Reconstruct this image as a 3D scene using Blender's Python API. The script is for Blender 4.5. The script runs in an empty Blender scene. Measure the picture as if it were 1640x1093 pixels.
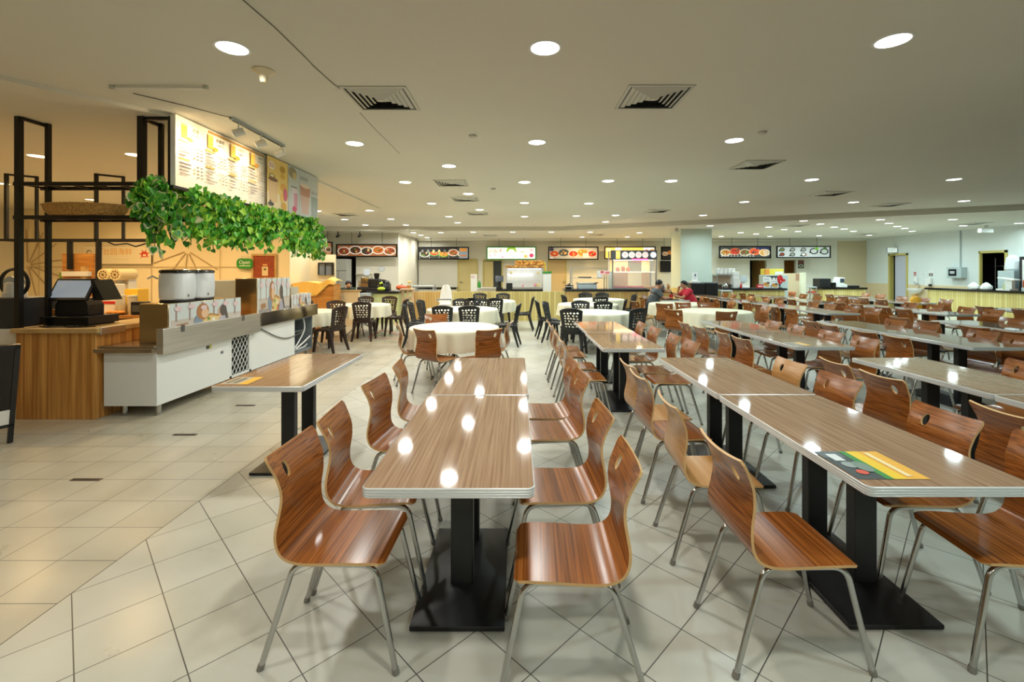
import bpy, bmesh, math, random
from mathutils import Vector, Matrix
from mathutils.geometry import delaunay_2d_cdt

S = bpy.context.scene
COL = S.collection
PI = math.pi
R = math.radians

# ---------------------------------------------------------------- camera, world, exposure
CAM_H = 1.55
FPX = 729.0                     # focal length in pixels of the 1640 px wide frame (16 mm on 36 mm)
cam_data = bpy.data.cameras.new('camera')
cam_data.lens = 16.0
cam_data.sensor_width = 36.0
cam_data.shift_x = -0.0049
cam_data.shift_y = -0.0686
cam_data.clip_start = 0.05
cam = bpy.data.objects.new('camera', cam_data)
COL.objects.link(cam)
cam.location = (0, 0, CAM_H)
cam.rotation_euler = (PI / 2, 0, 0)
S.camera = cam

w = bpy.data.worlds.new('world')
S.world = w
w.use_nodes = True
w.node_tree.nodes['Background'].inputs[0].default_value = (0.8, 0.85, 0.9, 1)
w.node_tree.nodes['Background'].inputs[1].default_value = 0.15

S.view_settings.view_transform = 'Standard'
S.view_settings.look = 'None'
S.view_settings.gamma = 1.0
S.view_settings.use_curve_mapping = False
S.view_settings.exposure = 0.0

DOWNLIGHT_W = 21.0
TRACK_W = 24.0
COOL = (0.76, 0.98, 1.0)
NEUTRAL = (1.0, 1.0, 0.93)
WARM = (1.0, 0.66, 0.30)

CEIL = 3.2                      # main ceiling
CEIL_S = 3.165                  # ceiling inside the drink stall
CEIL_B = 3.05                   # dropped ceiling over the far stalls
WALL_R = 16.5
WALL_B = 21.5


def W(px, py, Y):
    """Point of the place seen at a pixel of the photograph, at depth Y."""
    return ((px - 828) / FPX * Y, Y, CAM_H - (py - 434) * Y / FPX)


def X(px, Y):
    return (px - 828) / FPX * Y


def Z(py, Y):
    return CAM_H - (py - 434) * Y / FPX


def on_plane(px, py, z):
    Y = FPX * (CAM_H - z) / (py - 434)
    return (X(px, Y), Y, z)


# ---------------------------------------------------------------- materials
def srgb(r, g, b):
    def f(c):
        c /= 255.0
        return c / 12.92 if c <= 0.04045 else ((c + 0.055) / 1.055) ** 2.4
    return (f(r), f(g), f(b))


MATS = {}


def mat(name, col=(0.8, 0.8, 0.8), rough=0.5, metal=0.0, emit=None, es=1.0, alpha=None, trans=0.0, spec=None):
    if name in MATS:
        return MATS[name]
    m = bpy.data.materials.new(name)
    m.use_nodes = True
    b = m.node_tree.nodes['Principled BSDF']
    b.inputs['Base Color'].default_value = (*col, 1)
    b.inputs['Roughness'].default_value = rough
    b.inputs['Metallic'].default_value = metal
    if spec is not None:
        b.inputs['Specular IOR Level'].default_value = spec
    if emit:
        b.inputs['Emission Color'].default_value = (*emit, 1)
        b.inputs['Emission Strength'].default_value = es
    if trans:
        b.inputs['Transmission Weight'].default_value = trans
    if alpha is not None:
        b.inputs['Alpha'].default_value = alpha
    MATS[name] = m
    return m


def nodes_of(m):
    nt = m.node_tree
    return nt, nt.nodes, nt.links, nt.nodes['Principled BSDF']


def noise_mat(name, c1, c2, scale=(4, 4, 4), rough=0.5, metal=0.0, detail=4.0, lo=0.35, hi=0.65, bump=0.0, coords='Object', nscale=1.0, rvar=0.0):
    """Two colours mixed by a stretched noise: wood, brushed steel, worn paint."""
    if name in MATS:
        return MATS[name]
    m = mat(name, c1, rough, metal)
    nt, N, L, b = nodes_of(m)
    tc = N.new('ShaderNodeTexCoord')
    mp = N.new('ShaderNodeMapping')
    mp.inputs['Scale'].default_value = scale
    L.new(tc.outputs[coords], mp.inputs['Vector'])
    nz = N.new('ShaderNodeTexNoise')
    nz.inputs['Scale'].default_value = nscale
    nz.inputs['Detail'].default_value = detail
    if rvar:
        oi = N.new('ShaderNodeObjectInfo')
        mu = N.new('ShaderNodeMath'); mu.operation = 'MULTIPLY'; mu.inputs[1].default_value = rvar
        L.new(oi.outputs['Random'], mu.inputs[0])
        va = N.new('ShaderNodeVectorMath'); va.operation = 'ADD'
        L.new(mp.outputs[0], va.inputs[0])
        L.new(mu.outputs[0], va.inputs[1])
        L.new(va.outputs[0], nz.inputs['Vector'])
    else:
        L.new(mp.outputs[0], nz.inputs['Vector'])
    rp = N.new('ShaderNodeValToRGB')
    rp.color_ramp.elements[0].position = lo
    rp.color_ramp.elements[1].position = hi
    rp.color_ramp.elements[0].color = (*c1, 1)
    rp.color_ramp.elements[1].color = (*c2, 1)
    L.new(nz.outputs['Fac'], rp.inputs[0])
    L.new(rp.outputs[0], b.inputs['Base Color'])
    if bump:
        bp = N.new('ShaderNodeBump')
        bp.inputs['Strength'].default_value = bump
        bp.inputs['Distance'].default_value = 0.002
        L.new(nz.outputs['Fac'], bp.inputs['Height'])
        L.new(bp.outputs[0], b.inputs['Normal'])
    return m


# ---------------------------------------------------------------- mesh builder
class MB:
    def __init__(self):
        self.v = []
        self.f = []
        self.mi = []
        self.mats = []

    def m(self, material):
        if material is None:
            return 0
        if material not in self.mats:
            self.mats.append(material)
        return self.mats.index(material)

    def add(self, verts, faces, material=None):
        o = len(self.v)
        k = self.m(material)
        self.v += [tuple(p) for p in verts]
        for f in faces:
            self.f.append([i + o for i in f])
            self.mi.append(k)
        return self

    def box(self, x0, x1, y0, y1, z0, z1, material=None):
        x0, x1 = min(x0, x1), max(x0, x1)
        y0, y1 = min(y0, y1), max(y0, y1)
        z0, z1 = min(z0, z1), max(z0, z1)
        vs = [(x0, y0, z0), (x1, y0, z0), (x1, y1, z0), (x0, y1, z0), (x0, y0, z1), (x1, y0, z1), (x1, y1, z1), (x0, y1, z1)]
        fs = [(0, 3, 2, 1), (4, 5, 6, 7), (0, 1, 5, 4), (1, 2, 6, 5), (2, 3, 7, 6), (3, 0, 4, 7)]
        return self.add(vs, fs, material)

    def cbox(self, c, s, material=None, rot=None):
        hx, hy, hz = s[0] / 2, s[1] / 2, s[2] / 2
        vs = [Vector(p) for p in [(-hx, -hy, -hz), (hx, -hy, -hz), (hx, hy, -hz), (-hx, hy, -hz), (-hx, -hy, hz), (hx, -hy, hz), (hx, hy, hz), (-hx, hy, hz)]]
        if rot is not None:
            vs = [rot @ p for p in vs]
        vs = [p + Vector(c) for p in vs]
        fs = [(0, 3, 2, 1), (4, 5, 6, 7), (0, 1, 5, 4), (1, 2, 6, 5), (2, 3, 7, 6), (3, 0, 4, 7)]
        return self.add(vs, fs, material)

    def quad(self, a, b, c, d, material=None):
        return self.add([a, b, c, d], [(0, 1, 2, 3)], material)

    def tube(self, pts, r, n=10, material=None, caps=True, closed=False):
        pts = [Vector(p) for p in pts]
        rr = r if isinstance(r, (list, tuple)) else [r] * len(pts)
        vs, fs = [], []
        up = None
        m_ = len(pts)
        for i, p in enumerate(pts):
            if closed:
                t = (pts[(i + 1) % m_] - pts[i - 1]).normalized()
            elif i == 0:
                t = (pts[1] - pts[0]).normalized()
            elif i == m_ - 1:
                t = (pts[-1] - pts[-2]).normalized()
            else:
                t = ((pts[i + 1] - p).normalized() + (p - pts[i - 1]).normalized())
                t = t.normalized() if t.length > 1e-6 else (pts[i + 1] - p).normalized()
            if up is None:
                up = Vector((0, 0, 1)) if abs(t.z) < 0.9 else Vector((1, 0, 0))
            a = t.cross(up)
            if a.length < 1e-6:
                a = t.cross(Vector((0, 1, 0)))
            a.normalize()
            b = a.cross(t).normalized()
            up = b
            for k in range(n):
                q = 2 * PI * k / n
                vs.append(p + (a * math.cos(q) + b * math.sin(q)) * rr[i])
        segs = m_ if closed else m_ - 1
        for i in range(segs):
            j = (i + 1) % m_
            for k in range(n):
                l = (k + 1) % n
                fs.append((i * n + k, i * n + l, j * n + l, j * n + k))
        if caps and not closed:
            fs.append(tuple(range(n - 1, -1, -1)))
            fs.append(tuple((m_ - 1) * n + k for k in range(n)))
        return self.add(vs, fs, material)

    def lathe(self, prof, c=(0, 0, 0), n=24, material=None, squash=(1, 1)):
        vs, fs = [], []
        for r, z in prof:
            for k in range(n):
                q = 2 * PI * k / n
                vs.append((c[0] + r * math.cos(q) * squash[0], c[1] + r * math.sin(q) * squash[1], c[2] + z))
        for i in range(len(prof) - 1):
            for k in range(n):
                l = (k + 1) % n
                fs.append((i * n + k, i * n + l, (i + 1) * n + l, (i + 1) * n + k))
        fs.append(tuple(range(n - 1, -1, -1)))
        fs.append(tuple((len(prof) - 1) * n + k for k in range(n)))
        return self.add(vs, fs, material)

    def prism(self, poly, z0, z1, material=None):
        n = len(poly)
        vs = [(x, y, z0) for x, y in poly] + [(x, y, z1) for x, y in poly]
        fs = [tuple(range(n - 1, -1, -1)), tuple(range(n, 2 * n))]
        for i in range(n):
            j = (i + 1) % n
            fs.append((i, j, n + j, n + i))
        return self.add(vs, fs, material)

    def prism_y(self, poly, y0, y1, material=None):
        """polygon in (x, z), extruded along y"""
        n = len(poly)
        vs = [(x, y0, z) for x, z in poly] + [(x, y1, z) for x, z in poly]
        fs = [tuple(range(n)), tuple(range(2 * n - 1, n - 1, -1))]
        for i in range(n):
            j = (i + 1) % n
            fs.append((j, i, n + i, n + j))
        return self.add(vs, fs, material)

    def rings(self, rings, material=None, cap=True):
        n = len(rings[0])
        vs = [p for r in rings for p in r]
        fs = []
        for i in range(len(rings) - 1):
            for k in range(n):
                l = (k + 1) % n
                fs.append((i * n + k, i * n + l, (i + 1) * n + l, (i + 1) * n + k))
        if cap:
            fs.append(tuple(range(n - 1, -1, -1)))
            fs.append(tuple((len(rings) - 1) * n + k for k in range(n)))
        return self.add(vs, fs, material)

    def sphere(self, c, r, material=None, n=14, m=9):
        rx, ry, rz = r if isinstance(r, (list, tuple)) else (r, r, r)
        prof = [(math.sin(PI * i / m), -math.cos(PI * i / m)) for i in range(m + 1)]
        vs, fs = [], []
        for a, z in prof:
            for k in range(n):
                q = 2 * PI * k / n
                vs.append((c[0] + rx * max(a, 1e-3) * math.cos(q), c[1] + ry * max(a, 1e-3) * math.sin(q), c[2] + rz * z))
        for i in range(m):
            for k in range(n):
                l = (k + 1) % n
                fs.append((i * n + k, i * n + l, (i + 1) * n + l, (i + 1) * n + k))
        return self.add(vs, fs, material)

    def mesh(self, name, material=None, smooth=True, angle=35):
        me = bpy.data.meshes.new(name)
        me.from_pydata(self.v, [], self.f)
        mats = list(self.mats)
        if material is not None:
            mats = [material] + [q for q in mats]
            if self.mats:
                # faces with no material of their own never occur together with named ones
                mats = mats[1:] if mats[0] in mats[1:] else mats
        if self.mats:
            mats = list(self.mats)
        for q in mats:
            me.materials.append(q)
        if self.mats:
            me.polygons.foreach_set('material_index', self.mi)
        if smooth:
            me.polygons.foreach_set('use_smooth', [True] * len(me.polygons))
            me.set_sharp_from_angle(angle=R(angle))
        me.update()
        return me

    def build(self, name, material=None, parent=None, bevel=0.0, smooth=True, loc=None, rz=None, angle=35, segs=2):
        o = bpy.data.objects.new(name, self.mesh(name, material, smooth, angle))
        COL.objects.link(o)
        if parent is not None:
            o.parent = parent
        if loc is not None:
            o.location = loc
        if rz is not None:
            o.rotation_euler = (0, 0, rz)
        if bevel:
            b = o.modifiers.new('bevel', 'BEVEL')
            b.width = bevel
            b.segments = segs
            b.limit_method = 'ANGLE'
            b.angle_limit = R(40)
        return o


def tag(o, label=None, cat=None, group=None, kind=None):
    if label:
        o['label'] = label
    if cat:
        o['category'] = cat
    if group:
        o['group'] = group
    if kind:
        o['kind'] = kind
    return o


def thing(name, label, cat, loc=(0, 0, 0), rz=0.0, group=None):
    o = bpy.data.objects.new(name, None)
    o.empty_display_size = 0.1
    COL.objects.link(o)
    o.location = loc
    o.rotation_euler = (0, 0, rz)
    return tag(o, label, cat, group)


def structure(o):
    o['kind'] = 'structure'
    return o


def copy_tree(o, parent=None, only=None):
    c = o.copy()
    COL.objects.link(c)
    if parent is not None:
        c.parent = parent
    for ch in list(o.children):
        if only is None or ch.type in only:
            copy_tree(ch, c, only)
    return c


def rrect(w_, d_, r, n=5, cx=0.0, cy=0.0):
    pts = []
    for (sx, sy, a0) in ((1, 1, 0), (-1, 1, 90), (-1, -1, 180), (1, -1, 270)):
        for k in range(n + 1):
            a = R(a0 + 90 * k / n)
            pts.append((cx + sx * (w_ / 2 - r) + r * math.cos(a), cy + sy * (d_ / 2 - r) + r * math.sin(a)))
    return pts


def text_mesh(txt, size, align='CENTER'):
    cu = bpy.data.curves.new('text', 'FONT')
    cu.body = txt
    cu.size = size
    cu.align_x = align
    cu.align_y = 'CENTER'
    ob = bpy.data.objects.new('text', cu)
    COL.objects.link(ob)
    dg = bpy.context.evaluated_depsgraph_get()
    me = bpy.data.meshes.new_from_object(ob.evaluated_get(dg))
    bpy.data.objects.remove(ob)
    vs = [tuple(v.co) for v in me.vertices]
    fs = [tuple(p.vertices) for p in me.polygons]
    bpy.data.meshes.remove(me)
    return vs, fs


def colmat(c, rough=0.45, emit=0.0):
    key = 'print_%02x%02x%02x_%d_%d' % (int(c[0]), int(c[1]), int(c[2]), int(rough * 100), int(emit * 100))
    col = srgb(*c)
    return mat(key, col, rough, emit=col if emit else None, es=emit)


def art(mb, items, emit=0.0, rough=0.4, y0=-0.0015):
    """Printed flat artwork in the local x (right) / z (up) plane, facing -y; later items lie over earlier ones."""
    y = y0
    for it in items:
        kind = it[0]
        y -= 0.00025
        if kind == 'r':                      # x0 z0 x1 z1 colour
            _, x0, z0, x1, z1, c = it
            mb.quad((x0, y, z0), (x1, y, z0), (x1, y, z1), (x0, y, z1), colmat(c, rough, emit))
        elif kind == 'e':                    # cx cz rx rz colour [rot]
            _, cx, cz, rx, rz, c = it[:6]
            a0 = R(it[6]) if len(it) > 6 else 0
            n = 18
            pts = []
            for k in range(n):
                q = 2 * PI * k / n
                u, v = rx * math.cos(q), rz * math.sin(q)
                pts.append((cx + u * math.cos(a0) - v * math.sin(a0), y, cz + u * math.sin(a0) + v * math.cos(a0)))
            mb.add(pts, [tuple(range(n))], colmat(c, rough, emit))
        elif kind == 'p':                    # polygon, colour
            _, poly, c = it
            mb.add([(px, y, pz) for px, pz in poly], [tuple(range(len(poly)))], colmat(c, rough, emit))
        elif kind == 't':                    # text cx cz size string colour [stretch]
            _, cx, cz, sz, s, c = it[:6]
            st = it[6] if len(it) > 6 else 1.0
            vs, fs = text_mesh(s, sz)
            mb.add([(cx + p[0] * st, y, cz + p[1]) for p in vs], fs, colmat(c, rough, emit))
    return mb


ORD = ['first', 'second', 'third', 'fourth', 'fifth', 'sixth', 'seventh', 'eighth', 'ninth', 'tenth', 'eleventh', 'twelfth',
       'thirteenth', 'fourteenth', 'fifteenth', 'sixteenth', 'seventeenth', 'eighteenth', 'nineteenth', 'twentieth']

# ---------------------------------------------------------------- shared materials
chair_wood = noise_mat('chair_veneer', srgb(94, 46, 14), srgb(184, 110, 50), (1.6, 105, 105), 0.22, detail=6, lo=0.28, hi=0.74, rvar=9.0)
chair_edge = mat('ply_edge', srgb(214, 172, 116), 0.45)
table_wood = noise_mat('table_laminate', srgb(136, 102, 78), srgb(178, 146, 118), (80, 1.5, 80), 0.06, detail=7, lo=0.3, hi=0.7, bump=0.05, rvar=7.0)
alu = noise_mat('aluminium_edge', srgb(214, 216, 216), srgb(232, 234, 234), (2, 2, 90), 0.35, 0.35)
chrome = mat('chromed_tube', (0.5, 0.5, 0.49), 0.16, 1.0)
black_metal = noise_mat('black_powder_coat', srgb(14, 15, 17), srgb(26, 27, 29), (6, 6, 6), 0.42)
black_plastic = mat('black_plastic', srgb(24, 25, 27), 0.42)
brown_plastic = mat('dark_brown_plastic', srgb(46, 30, 22), 0.42)
black_gloss = mat('black_gloss', srgb(10, 10, 12), 0.15)
white_paint = mat('white_paint', srgb(226, 228, 226), 0.45)
white_plastic = mat('white_plastic', srgb(232, 232, 228), 0.35)
steel = noise_mat('brushed_steel', (0.66, 0.65, 0.63), (0.78, 0.77, 0.75), (2, 2, 120), 0.34, 1.0)
steel_dark = mat('dark_steel', (0.25, 0.25, 0.26), 0.35, 1.0)
rack_black = mat('rack_black', srgb(16, 15, 14), 0.45)
rubber = mat('black_rubber', srgb(18, 18, 18), 0.7)
glass = mat('clear_glass', (1, 1, 1), 0.03, alpha=0.16)
plastic_clear = mat('clear_plastic', srgb(236, 238, 236), 0.15, alpha=0.42)
screen_grey = mat('pale_screen', srgb(170, 180, 190), 0.2, emit=srgb(170, 185, 200), es=0.35)
red_plastic = mat('red_plastic', srgb(196, 32, 34), 0.4)
yellow_paint = mat('yellow_print', srgb(238, 196, 60), 0.5)
green_print = mat('green_print', srgb(48, 140, 48), 0.45)
cloth_cream = noise_mat('cream_cloth', srgb(236, 231, 204), srgb(241, 237, 212), (120, 120, 120), 0.85)
cloth_yellow = noise_mat('yellow_cloth', srgb(236, 190, 92), srgb(244, 208, 120), (60, 60, 60), 0.85)
granite = noise_mat('black_granite', srgb(22, 23, 26), srgb(46, 48, 52), (60, 60, 60), 0.2, detail=8)
wall_paint = noise_mat('wall_paint', srgb(218, 214, 198), srgb(224, 221, 206), (0.6, 0.6, 0.6), 0.75)
ceil_paint = noise_mat('ceiling_paint', srgb(214, 212, 200), srgb(220, 218, 206), (0.3, 0.3, 0.3), 0.85)
cream_wall = noise_mat('cream_panel', srgb(238, 222, 184), srgb(242, 228, 194), (0.8, 0.8, 0.8), 0.6)
beige_dado = mat('beige_dado', srgb(222, 202, 164), 0.6)
door_khaki = mat('khaki_door', srgb(200, 184, 126), 0.5)
frame_khaki = mat('khaki_frame', srgb(196, 180, 104), 0.45)
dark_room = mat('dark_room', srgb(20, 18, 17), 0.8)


def stripes_mat(name, cols, period, rough=0.45):
    """Vertical boards of slightly different colour along local x."""
    if name in MATS:
        return MATS[name]
    m = mat(name, cols[0], rough)
    nt, N, L, b = nodes_of(m)
    tc = N.new('ShaderNodeTexCoord')
    sp = N.new('ShaderNodeSeparateXYZ')
    L.new(tc.outputs['Object'], sp.inputs[0])
    ad = N.new('ShaderNodeMath'); ad.operation = 'ADD'
    L.new(sp.outputs['X'], ad.inputs[0]); L.new(sp.outputs['Y'], ad.inputs[1])
    dv = N.new('ShaderNodeMath'); dv.operation = 'DIVIDE'; dv.inputs[1].default_value = period
    L.new(ad.outputs[0], dv.inputs[0])
    fl = N.new('ShaderNodeMath'); fl.operation = 'FLOOR'
    L.new(dv.outputs[0], fl.inputs[0])
    wn = N.new('ShaderNodeTexWhiteNoise'); wn.noise_dimensions = '1D'
    L.new(fl.outputs[0], wn.inputs['W'])
    fr = N.new('ShaderNodeMath'); fr.operation = 'FRACT'
    L.new(dv.outputs[0], fr.inputs[0])
    gt = N.new('ShaderNodeMath'); gt.operation = 'GREATER_THAN'; gt.inputs[1].default_value = 0.1
    L.new(fr.outputs[0], gt.inputs[0])
    rp = N.new('ShaderNodeValToRGB')
    els = rp.color_ramp.elements
    els[0].color = (*cols[0], 1)
    els[1].color = (*cols[-1], 1)
    for i, c in enumerate(cols[1:-1]):
        e = els.new((i + 1) / (len(cols) - 1))
        e.color = (*c, 1)
    L.new(wn.outputs['Value'], rp.inputs[0])
    mx = N.new('ShaderNodeMix'); mx.data_type = 'RGBA'
    mx.inputs[6].default_value = tuple(c * 0.5 for c in cols[0]) + (1,)
    L.new(gt.outputs[0], mx.inputs[0])
    L.new(rp.outputs[0], mx.inputs[7])
    L.new(mx.outputs[2], b.inputs['Base Color'])
    return m


rib_wood = stripes_mat('ribbed_panel', [srgb(206, 186, 112), srgb(222, 206, 138), srgb(196, 172, 100)], 0.085)
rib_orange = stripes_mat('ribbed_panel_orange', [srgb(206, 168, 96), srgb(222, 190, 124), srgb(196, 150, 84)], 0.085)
cab_wood = noise_mat('zebra_wood', srgb(158, 98, 38), srgb(222, 168, 92), (26, 26, 0.8), 0.4, detail=3, lo=0.3, hi=0.7)
cab_top = noise_mat('tan_top', srgb(186, 152, 96), srgb(204, 172, 118), (4, 4, 4), 0.4)
brown_wood = noise_mat('brown_board', srgb(172, 112, 48), srgb(204, 148, 78), (2, 2, 30), 0.45)
amber_tint_steel = noise_mat('steel_warm_reflection', (0.7, 0.54, 0.33), (0.8, 0.64, 0.42), (1, 1, 3), 0.18, 1.0, bump=0.6)  # plain steel; the stall's warm amber reflection is put into its colour
wicker = noise_mat('wicker', srgb(150, 104, 46), srgb(206, 164, 92), (70, 70, 70), 0.6, bump=0.4)

# ---------------------------------------------------------------- room shell
XL, YF = -13.2, -5.0            # left wall, wall behind the camera


def floor_material():
    m = mat('floor_tiles', (0.6, 0.58, 0.5), 0.2)
    nt, N, L, b = nodes_of(m)
    geo = N.new('ShaderNodeNewGeometry')
    T = 0.31

    def bricks(angle, anchor, cell, c1_, c2_):
        a = R(angle)
        ca, sa = math.cos(a), math.sin(a)
        mp = N.new('ShaderNodeMapping')
        mp.inputs['Rotation'].default_value = (0, 0, a)
        mp.inputs['Location'].default_value = (-(ca * anchor[0] - sa * anchor[1]) + 400 * cell, -(sa * anchor[0] + ca * anchor[1]) + 400 * cell, 0)
        L.new(geo.outputs['Position'], mp.inputs['Vector'])
        br = N.new('ShaderNodeTexBrick')
        br.offset = 0.0
        br.squash = 1.0
        br.inputs['Scale'].default_value = 1.0
        br.inputs['Brick Width'].default_value = cell
        br.inputs['Row Height'].default_value = cell
        br.inputs['Mortar Size'].default_value = 0.0022
        br.inputs['Mortar Smooth'].default_value = 0.0
        br.inputs['Color1'].default_value = (*srgb(*c1_), 1)
        br.inputs['Color2'].default_value = (*srgb(*c2_), 1)
        br.inputs['Mortar'].default_value = (*srgb(84, 82, 76), 1)
        L.new(mp.outputs[0], br.inputs['Vector'])
        return br
    diag = bricks(45, (-2.14, 2.186), T, (192, 191, 178), (202, 201, 190))
    axis = bricks(0, (-2.14, 2.118), 0.315, (184, 178, 159), (192, 187, 170))
    sp = N.new('ShaderNodeSeparateXYZ')
    L.new(geo.outputs['Position'], sp.inputs[0])
    lt = N.new('ShaderNodeMath'); lt.operation = 'LESS_THAN'; lt.inputs[1].default_value = -2.14
    L.new(sp.outputs['X'], lt.inputs[0])
    mx = N.new('ShaderNodeMix'); mx.data_type = 'RGBA'
    L.new(lt.outputs[0], mx.inputs[0])
    L.new(diag.outputs['Color'], mx.inputs[6])
    L.new(axis.outputs['Color'], mx.inputs[7])
    # border joint
    su = N.new('ShaderNodeMath'); su.operation = 'ADD'; su.inputs[1].default_value = 2.14
    L.new(sp.outputs['X'], su.inputs[0])
    ab = N.new('ShaderNodeMath'); ab.operation = 'ABSOLUTE'
    L.new(su.outputs[0], ab.inputs[0])
    bd = N.new('ShaderNodeMath'); bd.operation = 'LESS_THAN'; bd.inputs[1].default_value = 0.003
    L.new(ab.outputs[0], bd.inputs[0])
    mb_ = N.new('ShaderNodeMix'); mb_.data_type = 'RGBA'
    mb_.inputs[7].default_value = (*srgb(80, 78, 72), 1)
    L.new(bd.outputs[0], mb_.inputs[0])
    L.new(mx.outputs[2], mb_.inputs[6])
    # worn patches
    nz = N.new('ShaderNodeTexNoise')
    nz.inputs['Scale'].default_value = 2.2
    nz.inputs['Detail'].default_value = 6
    L.new(geo.outputs['Position'], nz.inputs['Vector'])
    rp = N.new('ShaderNodeValToRGB')
    rp.color_ramp.elements[0].position = 0.25
    rp.color_ramp.elements[1].position = 0.7
    rp.color_ramp.elements[0].color = (0.86, 0.84, 0.8, 1)
    rp.color_ramp.elements[1].color = (1, 1, 1, 1)
    L.new(nz.outputs['Fac'], rp.inputs[0])
    ml = N.new('ShaderNodeMix'); ml.data_type = 'RGBA'; ml.blend_type = 'MULTIPLY'; ml.inputs[0].default_value = 1.0
    L.new(mb_.outputs[2], ml.inputs[6])
    L.new(rp.outputs[0], ml.inputs[7])
    L.new(ml.outputs[2], b.inputs['Base Color'])
    r2 = N.new('ShaderNodeMapRange')
    r2.inputs['To Min'].default_value = 0.2
    r2.inputs['To Max'].default_value = 0.42
    L.new(nz.outputs['Fac'], r2.inputs['Value'])
    L.new(r2.outputs[0], b.inputs['Roughness'])
    return m


structure(MB().box(XL - 0.2, WALL_R + 0.2, YF - 0.2, WALL_B + 3, -0.12, 0).build('floor', floor_material()))

# the step of the ceiling: along x at first, then slanting towards the camera on the right
STEP = [(XL - 0.2, 17.0), (1.6, 17.0), (WALL_R + 0.2, 9.1)]
front = [(XL - 0.2, YF - 0.2), (WALL_R + 0.2, YF - 0.2), STEP[2], STEP[1], STEP[0]]
structure(MB().prism(front, CEIL, CEIL + 0.1).build('ceiling', ceil_paint))
back = [STEP[0], STEP[1], STEP[2], (WALL_R + 0.2, WALL_B + 0.2), (XL - 0.2, WALL_B + 0.2)]
structure(MB().prism(back, CEIL_B, CEIL + 0.1).build('ceiling', ceil_paint))

structure(MB().prism([(-7.3, 0.0), (-3.6, 4.84), (-3.6, 12.0), (XL, 12.0), (XL, 0.0)], CEIL_S, CEIL).build('ceiling', ceil_paint))

wall_cool = noise_mat('right_wall_paint', srgb(214, 222, 220), srgb(222, 229, 226), (0.6, 0.6, 0.6), 0.7)
# right wall with two openings: a door (far) and a kitchen doorway (near)
D1 = (19.25, 20.15, 2.25)       # y0, y1, height
D2 = (15.35, 16.2, 2.2)
wr = MB()
for (y0, y1, z0, z1) in ((YF, D2[0], 0, CEIL), (D2[0], D2[1], D2[2], CEIL), (D2[1], D1[0], 0, CEIL), (D1[0], D1[1], D1[2], CEIL), (D1[1], WALL_B, 0, CEIL)):
    wr.box(WALL_R, WALL_R + 0.05, y0, y1, z0, z1)
structure(wr.build('wall_right', wall_cool))
structure(MB().box(WALL_R - 0.012, WALL_R, D1[1] + 0.06, WALL_B, 0, 0.98).box(WALL_R - 0.012, WALL_R, D2[1] + 0.06, D1[0] - 0.06, 0, 0.98).build('trim_1', beige_dado))

# back wall, with openings: doorway 2 (juice stall), dark doorway (right stall), dark doorway handled in the left stall
OPEN = [(X(775, WALL_B), X(803, WALL_B), 2.03), (X(1201, WALL_B), X(1228, WALL_B), 2.05), (X(1256, WALL_B), X(1275, WALL_B), 2.05)]
wb = MB()
x = X(668, WALL_B)
for (a, b_, h) in OPEN:
    wb.box(x, a, WALL_B, WALL_B + 0.15, 0, CEIL_B)
    wb.box(a, b_, WALL_B, WALL_B + 0.15, h, CEIL_B)
    x = b_
wb.box(x, WALL_R + 0.15, WALL_B, WALL_B + 0.15, 0, CEIL_B)
structure(wb.build('wall_back', wall_paint))
structure(MB().box(X(1341, WALL_B), WALL_R - 0.01, WALL_B - 0.012, WALL_B, 0, CEIL_B).build('trim_3', mat('beige_wall', srgb(206, 190, 156), 0.65)))
# shallow bulkhead along the top of the back wall
structure(MB().box(X(668, 21), X(1388, 21.0), WALL_B - 0.45, WALL_B, CEIL_B - 0.09, CEIL_B).build('trim_2', ceil_paint))
# rooms behind the openings
for i, (a, b_, h) in enumerate(OPEN):
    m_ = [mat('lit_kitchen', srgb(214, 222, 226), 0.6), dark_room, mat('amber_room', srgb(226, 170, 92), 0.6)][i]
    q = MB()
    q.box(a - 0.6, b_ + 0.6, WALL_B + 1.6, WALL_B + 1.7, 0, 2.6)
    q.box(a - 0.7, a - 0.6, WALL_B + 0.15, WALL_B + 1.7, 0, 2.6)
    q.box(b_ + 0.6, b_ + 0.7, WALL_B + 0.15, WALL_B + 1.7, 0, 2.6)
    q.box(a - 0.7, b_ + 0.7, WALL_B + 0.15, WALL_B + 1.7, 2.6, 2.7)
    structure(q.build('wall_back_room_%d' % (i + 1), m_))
q = MB()
q.box(WALL_R + 1.6, WALL_R + 1.7, D2[0] - 0.6, D2[1] + 0.6, 0, 2.6, dark_room)
q.box(WALL_R + 0.05, WALL_R + 1.7, D2[0] - 0.7, D2[0] - 0.6, 0, 2.6, dark_room)
q.box(WALL_R + 0.05, WALL_R + 1.7, D2[1] + 0.6, D2[1] + 0.7, 0, 2.6, dark_room)
q.box(WALL_R + 0.05, WALL_R + 1.7, D2[0] - 0.7, D2[1] + 0.7, 2.6, 2.7, dark_room)
structure(q.build('wall_kitchen', dark_room))

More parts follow.
